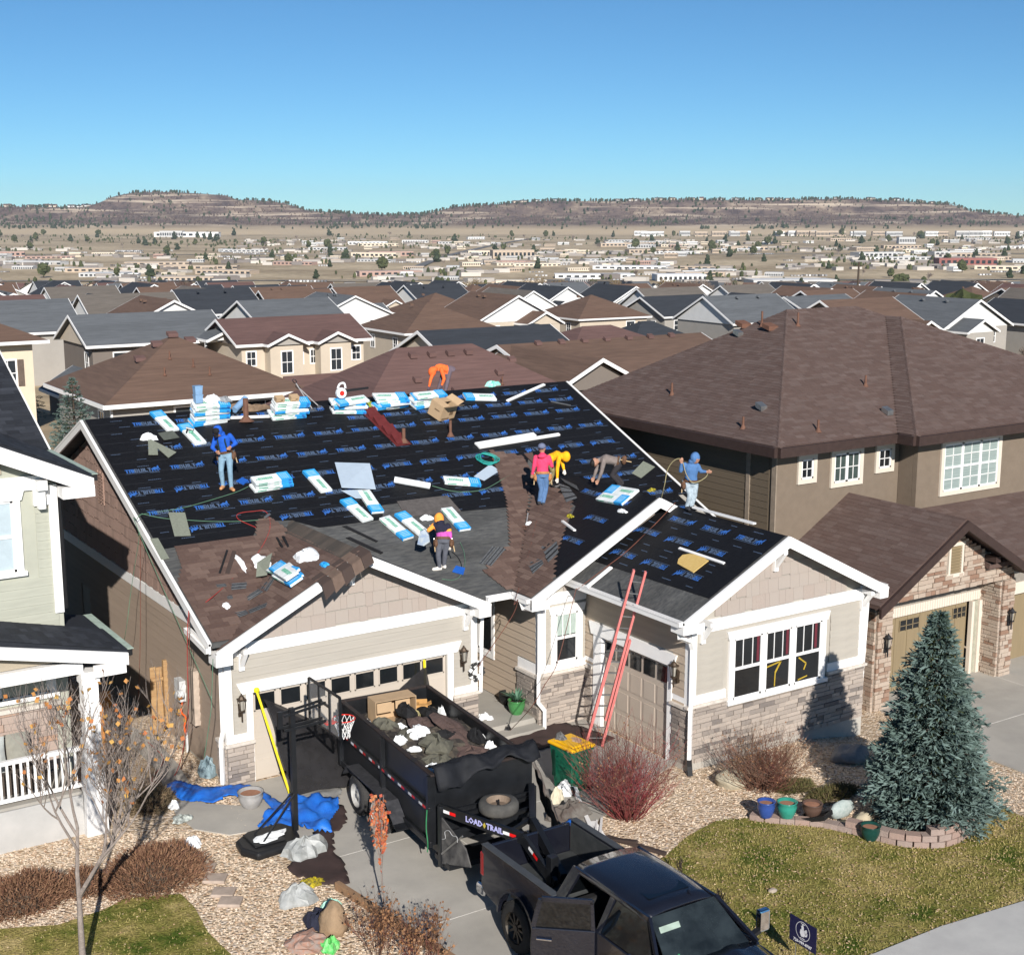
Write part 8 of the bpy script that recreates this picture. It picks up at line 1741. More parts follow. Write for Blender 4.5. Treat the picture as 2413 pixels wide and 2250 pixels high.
b=MB();q=Vector((20.51,18.79,.1));b.blob((q.x,q.y,.2),(.34,.1,.2),seed=3,amp=.1,nu=12,nv=8);b.build('garden_stone',mat('pale_carved_stone',(.42,.46,.44),.8,c2=(.28,.34,.32),scale=12),label='pale carved welcome stone standing behind the block edging',cat='garden stone',smooth=True)
# block retaining wall
wall_pts=[(18.93,19.83,0),(19.12,19.54,0),(19.74,18.92,0),(19.98,18.61,0),(20.26,18.04,0),(20.51,17.41,0),(20.83,17.03,0),(21.27,16.8,0),(21.91,16.84,0),(22.68,17.19,0)]
wp=smooth_path([(p[0],p[1],0)for p in wall_pts],10);RW_=root('retaining_wall',tuple(wp[20]),'low curved block wall around the blue spruce bed','retaining wall')
M_blk2=mat('pinkish_block',(.36,.26,.215),.9,c2=(.3,.21,.175),scale=6,tone=(.3,.24,.21),bump=.4,bscale=30);bmesh_={}
def gz(x,y):return-.5*sstep(22.5,26.5,x)
tot=[0]
for i in range(1,len(wp)):tot.append(tot[-1]+(wp[i]-wp[i-1]).length)
def along(s):
 for i in range(1,len(tot)):
  if tot[i]>=s:t=(s-tot[i-1])/max(tot[i]-tot[i-1],1e-6);return wp[i-1].lerp(wp[i],t),(wp[i]-wp[i-1]).normalized()
 return wp[-1],(wp[-1]-wp[-2]).normalized()
for row in range(3):
 s0=0.+.15*(row%2);k=0
 while s0<tot[-1]-.25:
  p,d=along(s0+.15);n_=Vector((-d.y,d.x,0));frac=s0/tot[-1]
  if row==0 or(row==1 and frac>.34)or(row==2 and frac>.62):
   tn=rnd.choice((0,.3,.7));
   if tn not in bmesh_:bb_=MB();bb_.box((-.145,-.11,0),(.145,.11,.125),tn+.001);bmesh_[tn]=bb_.mesh('block',M_blk2)
   o=inst(bmesh_[tn],'block',frame((p.x,p.y,gz(p.x,p.y)+.005+row*.13)+()if False else Vector((p.x,p.y,gz(p.x,p.y)+.005+row*.13))+n_*.02*row,d,n_,Vector((0,0,1))),RW_)
  s0+=.302;k+=1
  # boulders
for q,sz,lb,sd,m in(((19.74,21.36,0),(.36,.3,.24),'pale round boulder in the gravel below the brown bush',1,(.42,.37,.27)),((23.07,20.95,-0),(.5,.3,.26),'long grey boulder in the shade by the house wall',2,(.26,.255,.25)),((9.56,20.36,0),(.25,.24,.4),'tan boulder beside the drive at the bottom edge',4,(.34,.235,.145)),((20.82,18.47,0),(.22,.14,.12),'small buff rock behind the dark green pot',6,(.45,.39,.28)),((17.07,17.24,0),(.1,.07,.05),'small pale rock in the lawn',7,(.4,.34,.28))):
 b=MB();b.blob((q[0],q[1],gz(q[0],q[1])+sz[2]*.4),sz,seed=sd,amp=.2,nu=14,nv=10);b.build('boulder',mat('boulder_%d'%sd,m,.95,c2=tuple(x*.75 for x in m),scale=6,bump=.5,bscale=12),label=lb,cat='boulder',smooth=True)
b=MB();q=(8.95,20.13,0);b.blob((q[0],q[1],.12),(.34,.24,.15),seed=9,amp=.35,nu=14,nv=8);b.build('boulder',mat('red_orange_rock',(.36,.17,.11),.95,c2=(.3,.26,.23),scale=8),label='reddish low rock left of the tan boulder',cat='boulder')
# lawn sign with a rooster emblem
sg0=Vector((15.49,15.21,.5));sg1=Vector((15.48,14.59,.5));sd_=(sg1-sg0);sd_.z=0;sl=.62;sd_.normalize();sn=sd_.cross(Vector((0,0,1))).normalized()
if sn.dot(-FW)<0:sn=-sn
SG=root('yard_sign',(sg0.x,sg0.y,0),'small navy yard sign with white rooster emblem on the lawn','sign')
up=Vector((0,0,1));b=MB();b.obox(sg0,sd_*sl,sn*.006,up*.46);b.build('panel',mat('navy_sign',(.016,.016,.06),.5,var=.03),SG)
for t in(.15,.47):b=MB();b.tube([sg0+sd_*t+up*.3-sn*.004,sg0+sd_*t-up*.52],.006,5);b.build('wire_leg',M_metal,SG)
M_sw=mat('sign_white',(.75,.75,.78),.6);cc=sg0+sd_*.31+up*.27+sn*.008
hd_=sd_ if sn.cross(sd_).z*1>-2 else sd_
S3=frame(cc,sd_,up,sn)
ring=MB();
for k in range(24):
 a0=2*PI*k/24;a1=2*PI*(k+1)/24;ring.poly([cc+sd_*math.cos(a)*r_+up*math.sin(a)*r_ for a,r_ in((a0,.165),(a1,.165),(a1,.155),(a0,.155))])
ring.build('emblem_ring',M_sw,SG)
ck=MB()
def cpoly(P):ck.poly([cc+sn*.001+sd_*x*.011+up*y*.011 for x,y in P])
cpoly([(-3,8),(-1,10),(1,9),(2,6),(2,2),(-3,2)]);cpoly([(-5,2),(3,3),(6,-2),(3,-8),(-3,-9),(-6,-4)]);cpoly([(3,2),(7,6),(9,4),(8,-2),(5,-5)]);cpoly([(6,-1),(10,0),(9,-5),(4,-7)]);cpoly([(-2,10.3),(-1,12),(0,10.6),(1,12),(1.6,9.6)]);cpoly([(-3.2,8.2),(-4.8,7.2),(-3.2,6.4)])
ck.build('rooster_emblem',M_sw,SG)
tmat=frame(sg0+sd_*.31+up*.055+sn*.008,sd_,up,sn)
text_mesh('720-989-8787',.075,M_sw,'phone_number',tmat,SG,bold=.002)
for a_,txt in((1,'ROOFING'),(-1,'EXTERIORS')):text_mesh(txt,.022,M_sw,'small_lettering',frame(cc+up*(.128*a_)+sn*.002,sd_,up,sn),SG)
# wreath on the garage corner
wc=Vector((16.72,YG-.1,1.55));b=MB()
for k in range(26):a=2*PI*k/26;c=wc+Vector((math.cos(a)*.16,-.02,math.sin(a)*.2));b.cbox(c+Vector((rnd.uniform(-.03,.03),rnd.uniform(-.03,.03),rnd.uniform(-.03,.03))),(.09,.04,.08),Matrix.Rotation(rnd.uniform(0,3),3,'Y'),tone=k%2*.99)
b.build('wreath',mat('white_checked_ribbon',(.75,.74,.72),.8,var=.02,tone=(.03,.03,.03)),label='black and white ribbon wreath hanging on the garage corner',cat='wreath')
# ================================================================ plants
def rdir(R):
 a=R.uniform(0,2*PI);z=R.uniform(-1,1);r=math.sqrt(1-z*z);return Vector((r*math.cos(a),r*math.sin(a),z))
M_bark=mat('grey_bark',(.3,.255,.225),.9,c2=(.2,.165,.145),scale=9,bump=.5);M_barkd=mat('dark_bark',(.075,.055,.04),.95)
def leafm(n,c,c2,tone):return mat(n,c,.75,c2=c2,scale=2.5,tone=tone,spec=.15)
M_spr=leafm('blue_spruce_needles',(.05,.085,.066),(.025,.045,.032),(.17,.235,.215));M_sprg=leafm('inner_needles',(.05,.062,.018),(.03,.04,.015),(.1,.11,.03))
def spruce(x,y,z,H_,R0,label,seed,dens=1.,group=None,skirt=.12):
 R=random.Random(seed);T_=root('spruce_tree',(x,y,z),label,'tree',group)
 b=MB();b.tube([(x,y,z),(x,y,z+H_*.5),(x,y,z+H_*.97)],[R0*.07,R0*.045,.012],8);b.build('trunk',M_barkd,T_)
 f=MB();wd=MB();nlev=int(26*dens**.5)+6;inner=MB()
 for L in range(nlev):
  t=L/(nlev-1);hz=skirt+(H_-skirt-.1)*t**.95;rr=R0*(1-t)**.8*(1. if t>.06 else .9)+.05
  nb_=max(5,int(15*(1-t*.6)*dens**.3))
  for k in range(nb_):
   a=2*PI*k/nb_+R.uniform(-.25,.25)+L*1.1;ln=rr*R.uniform(.66,1.16)*(1+.22*mnoise.noise(Vector((math.cos(a)*1.5,math.sin(a)*1.5,hz*1.3+seed))));d=Vector((math.cos(a),math.sin(a),0));base_=Vector((x,y,z+hz));tip_dz=ln*(-.16+.42*t)+R.uniform(-.06,.06)
   n=max(3,int(ln/.085*dens**.35));wd.tube([base_,base_+d*ln*.9+Vector((0,0,tip_dz*.8))],[.012,.004],3,caps=False)
   for q in range(n):
    u=(q+.6)/n
    if u<.22 and t<.8:continue
    p=base_+d*ln*u+Vector((0,0,tip_dz*u**1.5+.04*math.sin(u*PI)))
    w=ln*.4*(1-abs(u-.45)*1.25)+.05
    for s_ in(-1,-.5,0,.5,1):
     if R.random()>.93*min(1,dens+.2):continue
     sd=Vector((-d.y,d.x,0));c=p+sd*s_*w*R.uniform(.5,1)+d*abs(s_)*w*.35+Vector((0,0,R.uniform(-.035,.035)))
     dd=(d*.8+sd*s_*.9+Vector((0,0,R.uniform(-.25,.35)))).normalized();sz=R.uniform(.09,.15)*(1 if H_>3 else .8)
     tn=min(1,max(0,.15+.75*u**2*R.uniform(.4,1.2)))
     for kk in range(3):
      v_=(dd+rdir(R)*.55).normalized();sd2=v_.cross(rdir(R)).normalized()*sz*.17
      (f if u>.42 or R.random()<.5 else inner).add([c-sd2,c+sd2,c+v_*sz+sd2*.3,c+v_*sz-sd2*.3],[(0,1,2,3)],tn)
 for k in range(24):c=Vector((x,y,z+H_-.5+.5*k/24));v_=(rdir(R)*.6+Vector((0,0,.8))).normalized();sd2=v_.cross(rdir(R)).normalized()*.012;f.add([c-sd2,c+sd2,c+v_*.12],[(0,1,2)],.5)
 f.build('needles',M_spr,T_,kind='stuff');inner.build('inner_needles',M_sprg,T_,kind='stuff');wd.build('branches',M_barkd,T_,kind='stuff');return T_
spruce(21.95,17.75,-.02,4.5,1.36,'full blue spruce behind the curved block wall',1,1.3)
def stemtree(par_name,x,y,z,label,cat,seed,levels,mstem,leaves=None,mleaf=None,group=None,n0=1,spread=.4,h0=1.,r0=.03,up=.7,shrink=.72,kids=(3,4),leafsz=.06,leafp=.5,stemname='branches',kink=.15,lean=None,leafmin=0):
 R=random.Random(seed);T_=root(par_name,(x,y,z),label,cat,group);b=MB();lf=MB();first=MB()
 def grow(p,d,L,r,lev):
  n=3;pts=[p];q=p;dd=d
  for i in range(n):dd=(dd+rdir(R)*kink+Vector((0,0,up*.12))).normalized();q=q+dd*L/n;pts.append(q)
  (first if lev==0 and n0==1 else b).tube(pts,[r,r*.88,r*.76,r*.62],7 if r>.02 else 4 if r>.006 else 3,caps=False)
  if leaves and lev>=leafmin:
   for k in range(leaves):
    if R.random()<leafp:
     c=pts[1].lerp(pts[3],R.random())+rdir(R)*leafsz*.4;v_=rdir(R)*leafsz;w=v_.cross(rdir(R)).normalized()*leafsz*.55;lf.add([c,c+v_*.5+w,c+v_,c+v_*.5-w],[(0,1,2,3)],R.random())
  if lev<levels:
   for k in range(R.randint(*kids)):
    sd=rdir(R);sd.z=abs(sd.z)*.4;sp=spread*(.35 if k==0 else 1);nd=(dd*(1-sp)+sd.normalized()*sp*1.3+Vector((0,0,up*.25))).normalized();t=R.uniform(.45,1.)if k else 1.
    grow(pts[1].lerp(pts[3],t)if t<1 else pts[3],nd,L*shrink*R.uniform(.75,1.1),r*.62,lev+1)
 for k in range(n0):
  if n0==1:grow(Vector((x,y,z)),Vector(lean or(0,0,1)).normalized(),h0,r0,0)
  else:
   a=R.uniform(0,2*PI);q=R.random()**.6;d=Vector((math.cos(a)*q*spread*1.6,math.sin(a)*q*spread*1.6,1)).normalized();rr=R.uniform(0,.18)*(1+spread)
   grow(Vector((x+math.cos(a)*rr,y+math.sin(a)*rr,z)),d,h0*R.uniform(.6,1.1),r0*R.uniform(.6,1),0)
 if first.v:first.build('trunk',mstem,T_,smooth=True)
 b.build(stemname,mstem,T_,kind='stuff')
 if lf.v:lf.build('leaves',mleaf,T_,kind='stuff')
 return T_
M_dog=mat('red_twigs',(.25,.035,.045),.7,c2=(.13,.075,.05),scale=1.1);M_dog2=mat('brown_red_twigs',(.17,.055,.04),.75,c2=(.15,.105,.065),scale=1.2)
M_ltan=mat('dry_leaf',(.3,.14,.06),.8,c2=(.22,.13,.07),scale=6)
d1_=(16.73,21.2,0);d2_=(20.19,20.82,0)
stemtree('dogwood_shrub',d1_[0]+.1,d1_[1]+.1,0,'tall red twigged dogwood beside the bin and the ladder foot','shrub',5,2,M_dog,leaves=2,mleaf=M_ltan,n0=150,spread=.74,h0=1.,r0=.01,kids=(2,3),leafsz=.04,leafp=.1,up=.55,stemname='twigs')
stemtree('dogwood_shrub',d2_[0],d2_[1],0,'brown red twigged shrub under the triple window','shrub',6,2,M_dog2,leaves=2,mleaf=M_ltan,n0=170,spread=.8,h0=.72,r0=.009,kids=(2,3),leafsz=.04,leafp=.12,up=.5,stemname='twigs')
stemtree('dogwood_shrub',d2_[0]+3.6,d2_[1]+2.6,-.1,'low bare shrub in the shade beside the right corner of the house','shrub',7,2,M_dog2,n0=40,spread=.5,h0=.6,r0=.009,stemname='twigs')
# bare maple with a few orange leaves at the left
M_or=mat('orange_leaf',(.5,.19,.045),.75,c2=(.34,.1,.05),scale=7,tone=(.5,.3,.08))
tb=(5.5,21.43,0)
stemtree('maple_tree',tb[0],tb[1],0,'nearly bare young maple with orange leaves at the top, at the left lawn','tree',24,6,M_bark,leaves=3,mleaf=M_or,h0=1.42,r0=.065,spread=.5,up=1.,shrink=.8,kids=(3,4),leafsz=.085,leafp=.05,kink=.09,leafmin=5)
# brown low bushes, left
def moundbush(P,h,label,seed,m,n=5200,group=None,tw=.1,name='spirea_bush'):
 R=random.Random(seed);T_=root(name,(P[0],P[1],0),label,'shrub',group);b=MB();c0=Vector((P[0],P[1],0));rx,ry=P[2],P[3]
 for k in range(n):
  d=rdir(R);d.z=abs(d.z);k_=R.uniform(.62,1.)*(1+.16*mnoise.noise(d*2.5+Vector((seed,0,0))));p=c0+Vector((d.x*rx*k_,d.y*ry*k_,d.z*h*k_));v_=(d+rdir(R)*.8+Vector((0,0,.3))).normalized()*tw*R.uniform(.6,1.3);w=v_.cross(rdir(R)).normalized()*.011
  b.add([p-w,p+w,p+v_],[(0,1,2)],R.random())
 b.build('twigs',m,T_,kind='stuff');b=MB();b.blob((P[0],P[1],h*.2),(rx*.62,ry*.62,h*.5),seed=seed,amp=.1);b.build('stem_core',M_barkd,T_)
M_spi=mat('rusty_brown_bush',(.19,.085,.05),.85,c2=(.11,.055,.038),scale=3,tone=(.28,.16,.09))
q=(7.57,23.89,0);moundbush((q[0],q[1],1.05,.75),.75,'wide rusty brown bush between the bare maple and the pavers',31,M_spi,9000)
q=(5.25,24.34,0);moundbush((q[0],q[1],.85,.6),.62,'rusty brown bush at the left edge, below the porch',32,M_spi,5500)
q=(6.22,24.05,0);moundbush((q[0]+.1,q[1]+.25,.45,.4),.45,'small rusty bush just behind the maple trunk',33,M_spi,2500)
q=(8.6,27.16,0);moundbush((q[0],q[1],.55,.4),.5,'dull olive brown bush behind the wide rusty one',34,mat('olive_dry_bush',(.13,.11,.06),.9,c2=(.18,.1,.06),scale=3,tone=(.26,.2,.12)),3000)
q=(20.77,20.4,0);moundbush((q[0],q[1],.5,.3),.18,'low juniper creeping in front of the spruce shade',35,mat('juniper',(.06,.075,.02),.8,c2=(.1,.1,.03),scale=4,tone=(.14,.1,.05)),1800,name='juniper')
q=(21.19,19.72,0);moundbush((q[0],q[1],.8,.35),.14,'green creeping cover between the brown shrub and the spruce',36,MATS['juniper'],2000,name='juniper')
# thin red columnar tree by the timber edging and red twigs at the bottom edge
q=(10.67,20.58,0)
stemtree('columnar_tree',q[0],q[1],0,'slim young tree with bright red leaves beside the timber edging','tree',41,2,M_bark,leaves=14,mleaf=mat('red_leaf',(.42,.07,.03),.7,c2=(.3,.05,.04),scale=8,tone=(.5,.2,.08)),h0=1.1,r0=.02,spread=.22,up=1.3,shrink=.62,kids=(7,9),leafsz=.07,leafp=.5,kink=.05)
q=(9.99,19.61,0);stemtree('twiggy_shrub',q[0]-.1,q[1]-.3,0,'reddish brown twigs with dry leaves at the bottom edge','shrub',42,2,M_dog2,leaves=3,mleaf=M_ltan,n0=26,spread=.42,h0=.5,r0=.007,leafp=.3,leafsz=.05,stemname='twigs')
q=(10.56,18.93,0);stemtree('twiggy_shrub',q[0]-.2,q[1]-.4,0,'reddish twigs right of the brown ones, by the truck wheel','shrub',43,2,M_dog2,leaves=3,mleaf=M_ltan,n0=30,spread=.42,h0=.5,r0=.008,leafp=.3,leafsz=.05,stemname='twigs')
for i,(q,lb)in enumerate((((15.91,18.46,0),'small dark bare sapling in the lawn beyond the truck roof'),((15.66,16.99,0),'small dark bare sapling in the lawn by the truck mirror'))):
 stemtree('sapling',q[0],q[1],0,lb,'sapling',50+i,3,mat('blackish_stem',(.03,.022,.018),.9),h0=.22,r0=.022,spread=.5,up=.5,shrink=.75,kids=(3,4),kink=.2)
 # ---------------------------------------------------------------- grass blades, fallen leaves, pebbles
def scatter(P,n,seed):
 R=random.Random(seed);xs=[p[0]for p in P];ys=[p[1]for p in P];out=[]
 while len(out)<n:
  x=R.uniform(min(xs),max(xs));y=R.uniform(min(ys),max(ys))
  if inpoly(x,y,P):out.append((x,y))
 return out,R
M_blade=mat('grass_blade',(.13,.15,.03),.8,c2=(.3,.24,.09),scale=.75,tone=(.42,.33,.14))
for P,n,sd in((LAWN_R,17000,1),(LAWN_L,8000,2)):
 pts,R=scatter(P,n,sd);b=MB()
 for x,y in pts:a=R.uniform(0,PI);w=.011;h=R.uniform(.025,.06);z=gz(x,y)+.01;dx,dy=math.cos(a)*w,math.sin(a)*w;b.add([(x-dx,y-dy,z),(x+dx,y+dy,z),(x+R.uniform(-.03,.03),y+R.uniform(-.03,.03),z+h)],[(0,1,2)],R.random()*(.5+.5*mnoise.noise(Vector((x*.8,y*.8,0)))))
 b.build('grass',M_blade,kind='stuff',label=('tufts of patchy green and straw grass on the right lawn','tufts of green grass on the left lawn')[sd-1],cat='grass')
M_leaf=mat('fallen_leaf',(.42,.28,.15),.85,c2=(.3,.15,.09),scale=9,tone=(.55,.42,.26));b=MB()
for P,n,sd in((LAWN_R,2600,3),(LAWN_L,500,4)):
 pts,R=scatter(P,n,sd)
 for x,y in pts:c=Vector((x,y,gz(x,y)+.035+R.uniform(0,.03)));v_=rdir(R)*.04;v_.z*=.5;w=v_.cross(Vector((0,0,1))).normalized()*.022;b.add([c,c+v_*.5+w,c+v_,c+v_*.5-w],[(0,1,2,3)],R.random())
b.build('fallen_leaves',M_leaf,kind='stuff',label='dry leaves scattered over the lawns',cat='leaves')
GRAV=[([(14.8,15.2),(15.4,21.),(18.7,22.4),(25.,22.4),(26.5,20.4),(26.5,14.4),(24.2,14.5),(24.2,17.6),(15.3,15.)],9000),(xy((5.44,26.93,0),(8.62,26.01,0),(9.56,24.97,0),(9.97,22.6,0),(10.25,21.68,0),(10.56,19.54,0),(10.6,16.3),(9.3,16.8),(4.69,23.7,0)),9000),(xy((9.93,31.35,0),(10.3,29.93,0),(10.3,27.1),(9.9,24.9),(9.84,28.06,0)),800)]
M_peb=mat('tan_pebbles',(.58,.46,.33),.9,c2=(.66,.56,.45),scale=25,tone=(.32,.2,.12));b=MB()
for P,n in GRAV:
 pts,R=scatter(P,n,n)
 for x,y in pts:
  if inpoly(x,y,LAWN_R)or inpoly(x,y,LAWN_L):continue
  s_=R.uniform(.016,.038);z=gz(x,y)+.004;a=R.uniform(0,PI);ca,sa=math.cos(a)*s_,math.sin(a)*s_;k=R.uniform(.6,1)
  b.add([(x+ca,y+sa,z),(x-sa*k,y+ca*k,z),(x-ca,y-sa,z),(x+sa*k,y-ca*k,z),(x,y,z+s_*.75)],[(0,1,4),(1,2,4),(2,3,4),(3,0,4)],R.random()**2)
b.build('pebbles',M_peb,kind='stuff',label='tan river pebbles lying thick over the garden beds',cat='gravel')
# ================================================================ houses behind and the far town
def roofmat(n,c,t):return mat(n,c,.95,c2=tuple(x*.72 for x in c),scale=1.6,stretch=(.35,.35,9),bump=.3,bscale=20,big=.1)
RM={'brown':roofmat('far_brown_roof',(.155,.098,.072),0),'maroon':roofmat('far_maroon_roof',(.15,.088,.078),0),'char':roofmat('far_charcoal_roof',(.042,.048,.058),0),'grey':roofmat('far_grey_roof',(.13,.14,.15),0),'taupe':roofmat('far_taupe_roof',(.16,.14,.12),0)}
WM_={k:mat('far_wall_'+k,c,.85,var=.04,scale=1)for k,c in(('tan',(.5,.43,.34)),('grey',(.33,.31,.28)),('dark',(.17,.145,.125)),('blue',(.3,.38,.46)),('green',(.33,.36,.28)),('cream',(.62,.53,.4)),('white',(.66,.66,.64)))}
M_fglass=mat('far_window',(.03,.035,.04),.1)
def fplane(par,P,m,th=.14,name='roof'):return slabroof(P,th,m,par,name)
def hiproof(par,X0,X1,Y0,Y1,ze,p,m,fas=True):
 hx=(X1-X0)/2;hy=(Y1-Y0)/2;h=min(hx,hy);zr_=ze+p*h
 A,B,C_,D_=(X0,Y0,ze),(X1,Y0,ze),(X1,Y1,ze),(X0,Y1,ze)
 if hy<=hx:R0_,R1_=(X0+h,Y0+h,zr_),(X1-h,Y0+h,zr_);Ps=[[A,B,R1_,R0_],[B,C_,R1_],[C_,D_,R0_,R1_],[D_,A,R0_]]
 else:R0_,R1_=(X0+h,Y0+h,zr_),(X0+h,Y1-h,zr_);Ps=[[A,B,R0_],[B,C_,R1_,R0_],[C_,D_,R1_],[D_,A,R0_,R1_]]
 b=MB()
 for P in Ps:b.prism([Vector(q)-Vector((0,0,.14))for q in P],(0,0,.14))
 b.build('roof',m,par)
 if fas:fascia(par,[A,B,C_,D_])
def fascia(par,P,h=.22,m=None):
 b=MB();c=sum((Vector(p)for p in P),Vector())/len(P)
 for i in range(len(P)):
  p,q=Vector(P[i]),Vector(P[(i+1)%len(P)]);d=q-p;n_=Vector((d.y,-d.x,0)).normalized()
  if n_.dot((p+q)/2-c)<0:n_=-n_
  b.prism([p+n_*.005,q+n_*.005,q+n_*.005-Vector((0,0,h)),p+n_*.005-Vector((0,0,h))],n_*.06)
 b.build('fascia',m or M_trimw,par)
def gableroof(par,X0,X1,Y0,Y1,ze,p,m,axis='x',wm=None,over=.45,trim=None):
 """axis: the way the ridge runs; wall triangles close the ends"""
 tr=trim or M_trimw
 if axis=='x':
  yc=(Y0+Y1)/2;zr_=ze+p*(Y1-Y0)/2;Ps=[[(X0,Y0,ze),(X1,Y0,ze),(X1,yc,zr_),(X0,yc,zr_)],[(X0,Y1,ze),(X1,Y1,ze),(X1,yc,zr_),(X0,yc,zr_)]];ends=[[(x,Y0+over,ze-.14+p*over*0.),(x,Y1-over,ze-.14),(x,yc,zr_-.2)]for x in(X0+over,X1-over)];ev=(.12,0,0)
  rk=[((x,Y0,ze),(x,yc,zr_),(s_,0,0))for x,s_ in((X0,-1),(X1,1))]+[((x,Y1,ze),(x,yc,zr_),(s_,0,0))for x,s_ in((X0,-1),(X1,1))];ea=[((X0,Y0,ze),(X1,Y0,ze),(0,-1,0)),((X0,Y1,ze),(X1,Y1,ze),(0,1,0))]
 else:
  xc=(X0+X1)/2;zr_=ze+p*(X1-X0)/2;Ps=[[(X0,Y0,ze),(X0,Y1,ze),(xc,Y1,zr_),(xc,Y0,zr_)],[(X1,Y0,ze),(X1,Y1,ze),(xc,Y1,zr_),(xc,Y0,zr_)]];ends=[[(X0+over,y,ze-.14),(X1-over,y,ze-.14),(xc,y,zr_-.2)]for y in(Y0+over,Y1-over)];ev=(0,.12,0)
  rk=[((X0,y,ze),(xc,y,zr_),(0,s_,0))for y,s_ in((Y0,-1),(Y1,1))]+[((X1,y,ze),(xc,y,zr_),(0,s_,0))for y,s_ in((Y0,-1),(Y1,1))];ea=[((X0,Y0,ze),(X0,Y1,ze),(-1,0,0)),((X1,Y0,ze),(X1,Y1,ze),(1,0,0))]
 b=MB()
 for P in Ps:b.prism([Vector(q)-Vector((0,0,.14))for q in P],(0,0,.14))
 b.build('roof',m,par);b=MB()
 for P in ends:
  if wm:b=MB();b.prism(P,ev);b.build('gable_wall',wm,par)
 b=MB()
 for p0,p1,o_ in rk+ea:p0=Vector(p0);p1=Vector(p1);o_=Vector(o_);b.prism([p0+o_*.005,p1+o_*.005,p1+o_*.005-Vector((0,0,.24)),p0+o_*.005-Vector((0,0,.24))],o_*.06)
 b.build('fascia',tr,par)
def walls(par,X0,X1,Y0,Y1,z0,z1,m):b=MB();b.box((X0,Y0,z0),(X1,Y1,z1));b.build('wall',m,par)
def fwin(par,face,c,u,z,w,h,c3=None,muntin=True):
 """window on a wall facing -y (face 'y') or -x (face 'x'); c = wall coordinate, u = centre along the wall"""
 def bx_(b,u0,u1,z0,z1,d0,d1):
  if face=='y':b.box((u0,c-d1,z0),(u1,c-d0,z1))
  else:b.box((c-d1,u0,z0),(c-d0,u1,z1))
 b=MB();t=.11;bx_(b,u-w/2-t,u+w/2+t,z-h/2-t,z-h/2,0,.05);bx_(b,u-w/2-t,u+w/2+t,z+h/2,z+h/2+t,0,.05);bx_(b,u-w/2-t,u-w/2,z-h/2,z+h/2,0,.05);bx_(b,u+w/2,u+w/2+t,z-h/2,z+h/2,0,.05)
 if muntin:bx_(b,u-w/2,u+w/2,z-.03,z+.03,.01,.04);bx_(b,u-.02,u+.02,z-h/2,z+h/2,.01,.03)
 o=b.build('window',M_trimw,par);b=MB();bx_(b,u-w/2,u+w/2,z-h/2,z+h/2,.002,.012);b.build('pane',M_fglass,o)
def rvent(par,x,y,z,m,s_=.28):b=MB();b.prism([(x-s_,y-s_*.7,z),(x+s_,y-s_*.7,z),(x+s_,y-s_*.7,z+.2),(x-s_,y-s_*.7,z+.2)],(0,s_*1.4,.12));b.build('roof_vent',m,par)
# brown hip roofed ranch straight behind
N1=root('ranch_house',(26,74,0),'brown hip roofed ranch directly behind the left half of the main roof','house')
walls(N1,20.9,31.,69,78.8,-.6,2.9,WM_['grey']);hiproof(N1,20.3,31.7,68.3,79.5,3.,.5,RM['brown']);fwin(N1,'x',20.9,70.8,1.7,.8,1.3);fwin(N1,'y',69,29.2,2.1,2.6,.9);fwin(N1,'y',69,25,2.,1.6,1.)
b=MB();b.box((20.8,68.9,-.6),(20.9,69.1,2.8));b.build('downspout',M_white,N1)
hzz=lambda x,y:3.+.5*min(x-20.3,31.7-x,y-68.3,79.5-y)
for x,y in((24.9,72.6),(25.9,72.9),(26.9,72.9),(23.6,71.6)):rvent(N1,x,y+.9,hzz(x,y+.9),RM['maroon'])
for x,y in((24.2,70.4),(26.6,70.2),(25.,71.8),(26.,71.)):vent(x,y,.45,M_rust,par=N1,kz=hzz(x,y),r=.04)
# maroon hip roof behind the ridge
N2=root('ranch_house',(36,62,0),'maroon hip roofed ranch behind the right half of the main ridge','house')
walls(N2,28.1,43.4,56.6,67.4,-1.4,2.,WM_['tan']);hiproof(N2,27.5,44,56,68,2.1,.6,RM['maroon'])
mz2=lambda x,y:2.1+.6*min(x-27.5,44-x,y-56,68-y)
for x,y in((34,61.2),(35.1,61.2),(36.2,61.2),(37.3,61.2),(33.3,59.5),(35.,58.6),(38.2,59.6),(36.9,58.2),(39.6,60.6)):rvent(N2,x,y,mz2(x,y),RM['maroon'],.2)
for x,y in((33.2,58.2),(37.9,58.9)):vent(x,y,.4,M_rust,par=N2,kz=mz2(x,y),r=.04)
fplane(N2,[(24.6,60.8,2.9),(26.9,60.8,2.9),(26.9,61.8,3.1),(24.6,61.8,3.1)],M_trimw,.1,'porch_fascia')if False else None
# tan two storey with two front gables
N3=root('two_storey_house',(53,120,-4.5),'tan two storey house with maroon roof and two small front gables','house')
walls(N3,47.2,59.4,116.5,125,-5,.8,WM_['tan']);gableroof(N3,46.5,60.1,115.9,125.5,.95,.42,RM['maroon'],'x',WM_['dark'])
for xc,w in((51.,4.),(55.9,3.9)):
 walls(N3,xc-w/2+.4,xc+w/2-.4,115.2,116.45,-5,.7,WM_['tan']);gableroof(N3,xc-w/2,xc+w/2,114.7,119,.95,.45,RM['maroon'],'y',WM_['grey'])
 fwin(N3,'y',115.2,xc,-.75,1.,1.9)
for u in(48.1,58.6):fwin(N3,'y',116.5,u,-.4,.8,1.2)
for u in(52.9,54.2):fwin(N3,'y',116.5,u,-.5,.5,1.2)
fplane(N3,[(50.5,112.6,-3.2),(56.5,112.6,-3.2),(56.5,115.1,-2.),(50.5,115.1,-2.)],RM['maroon'])
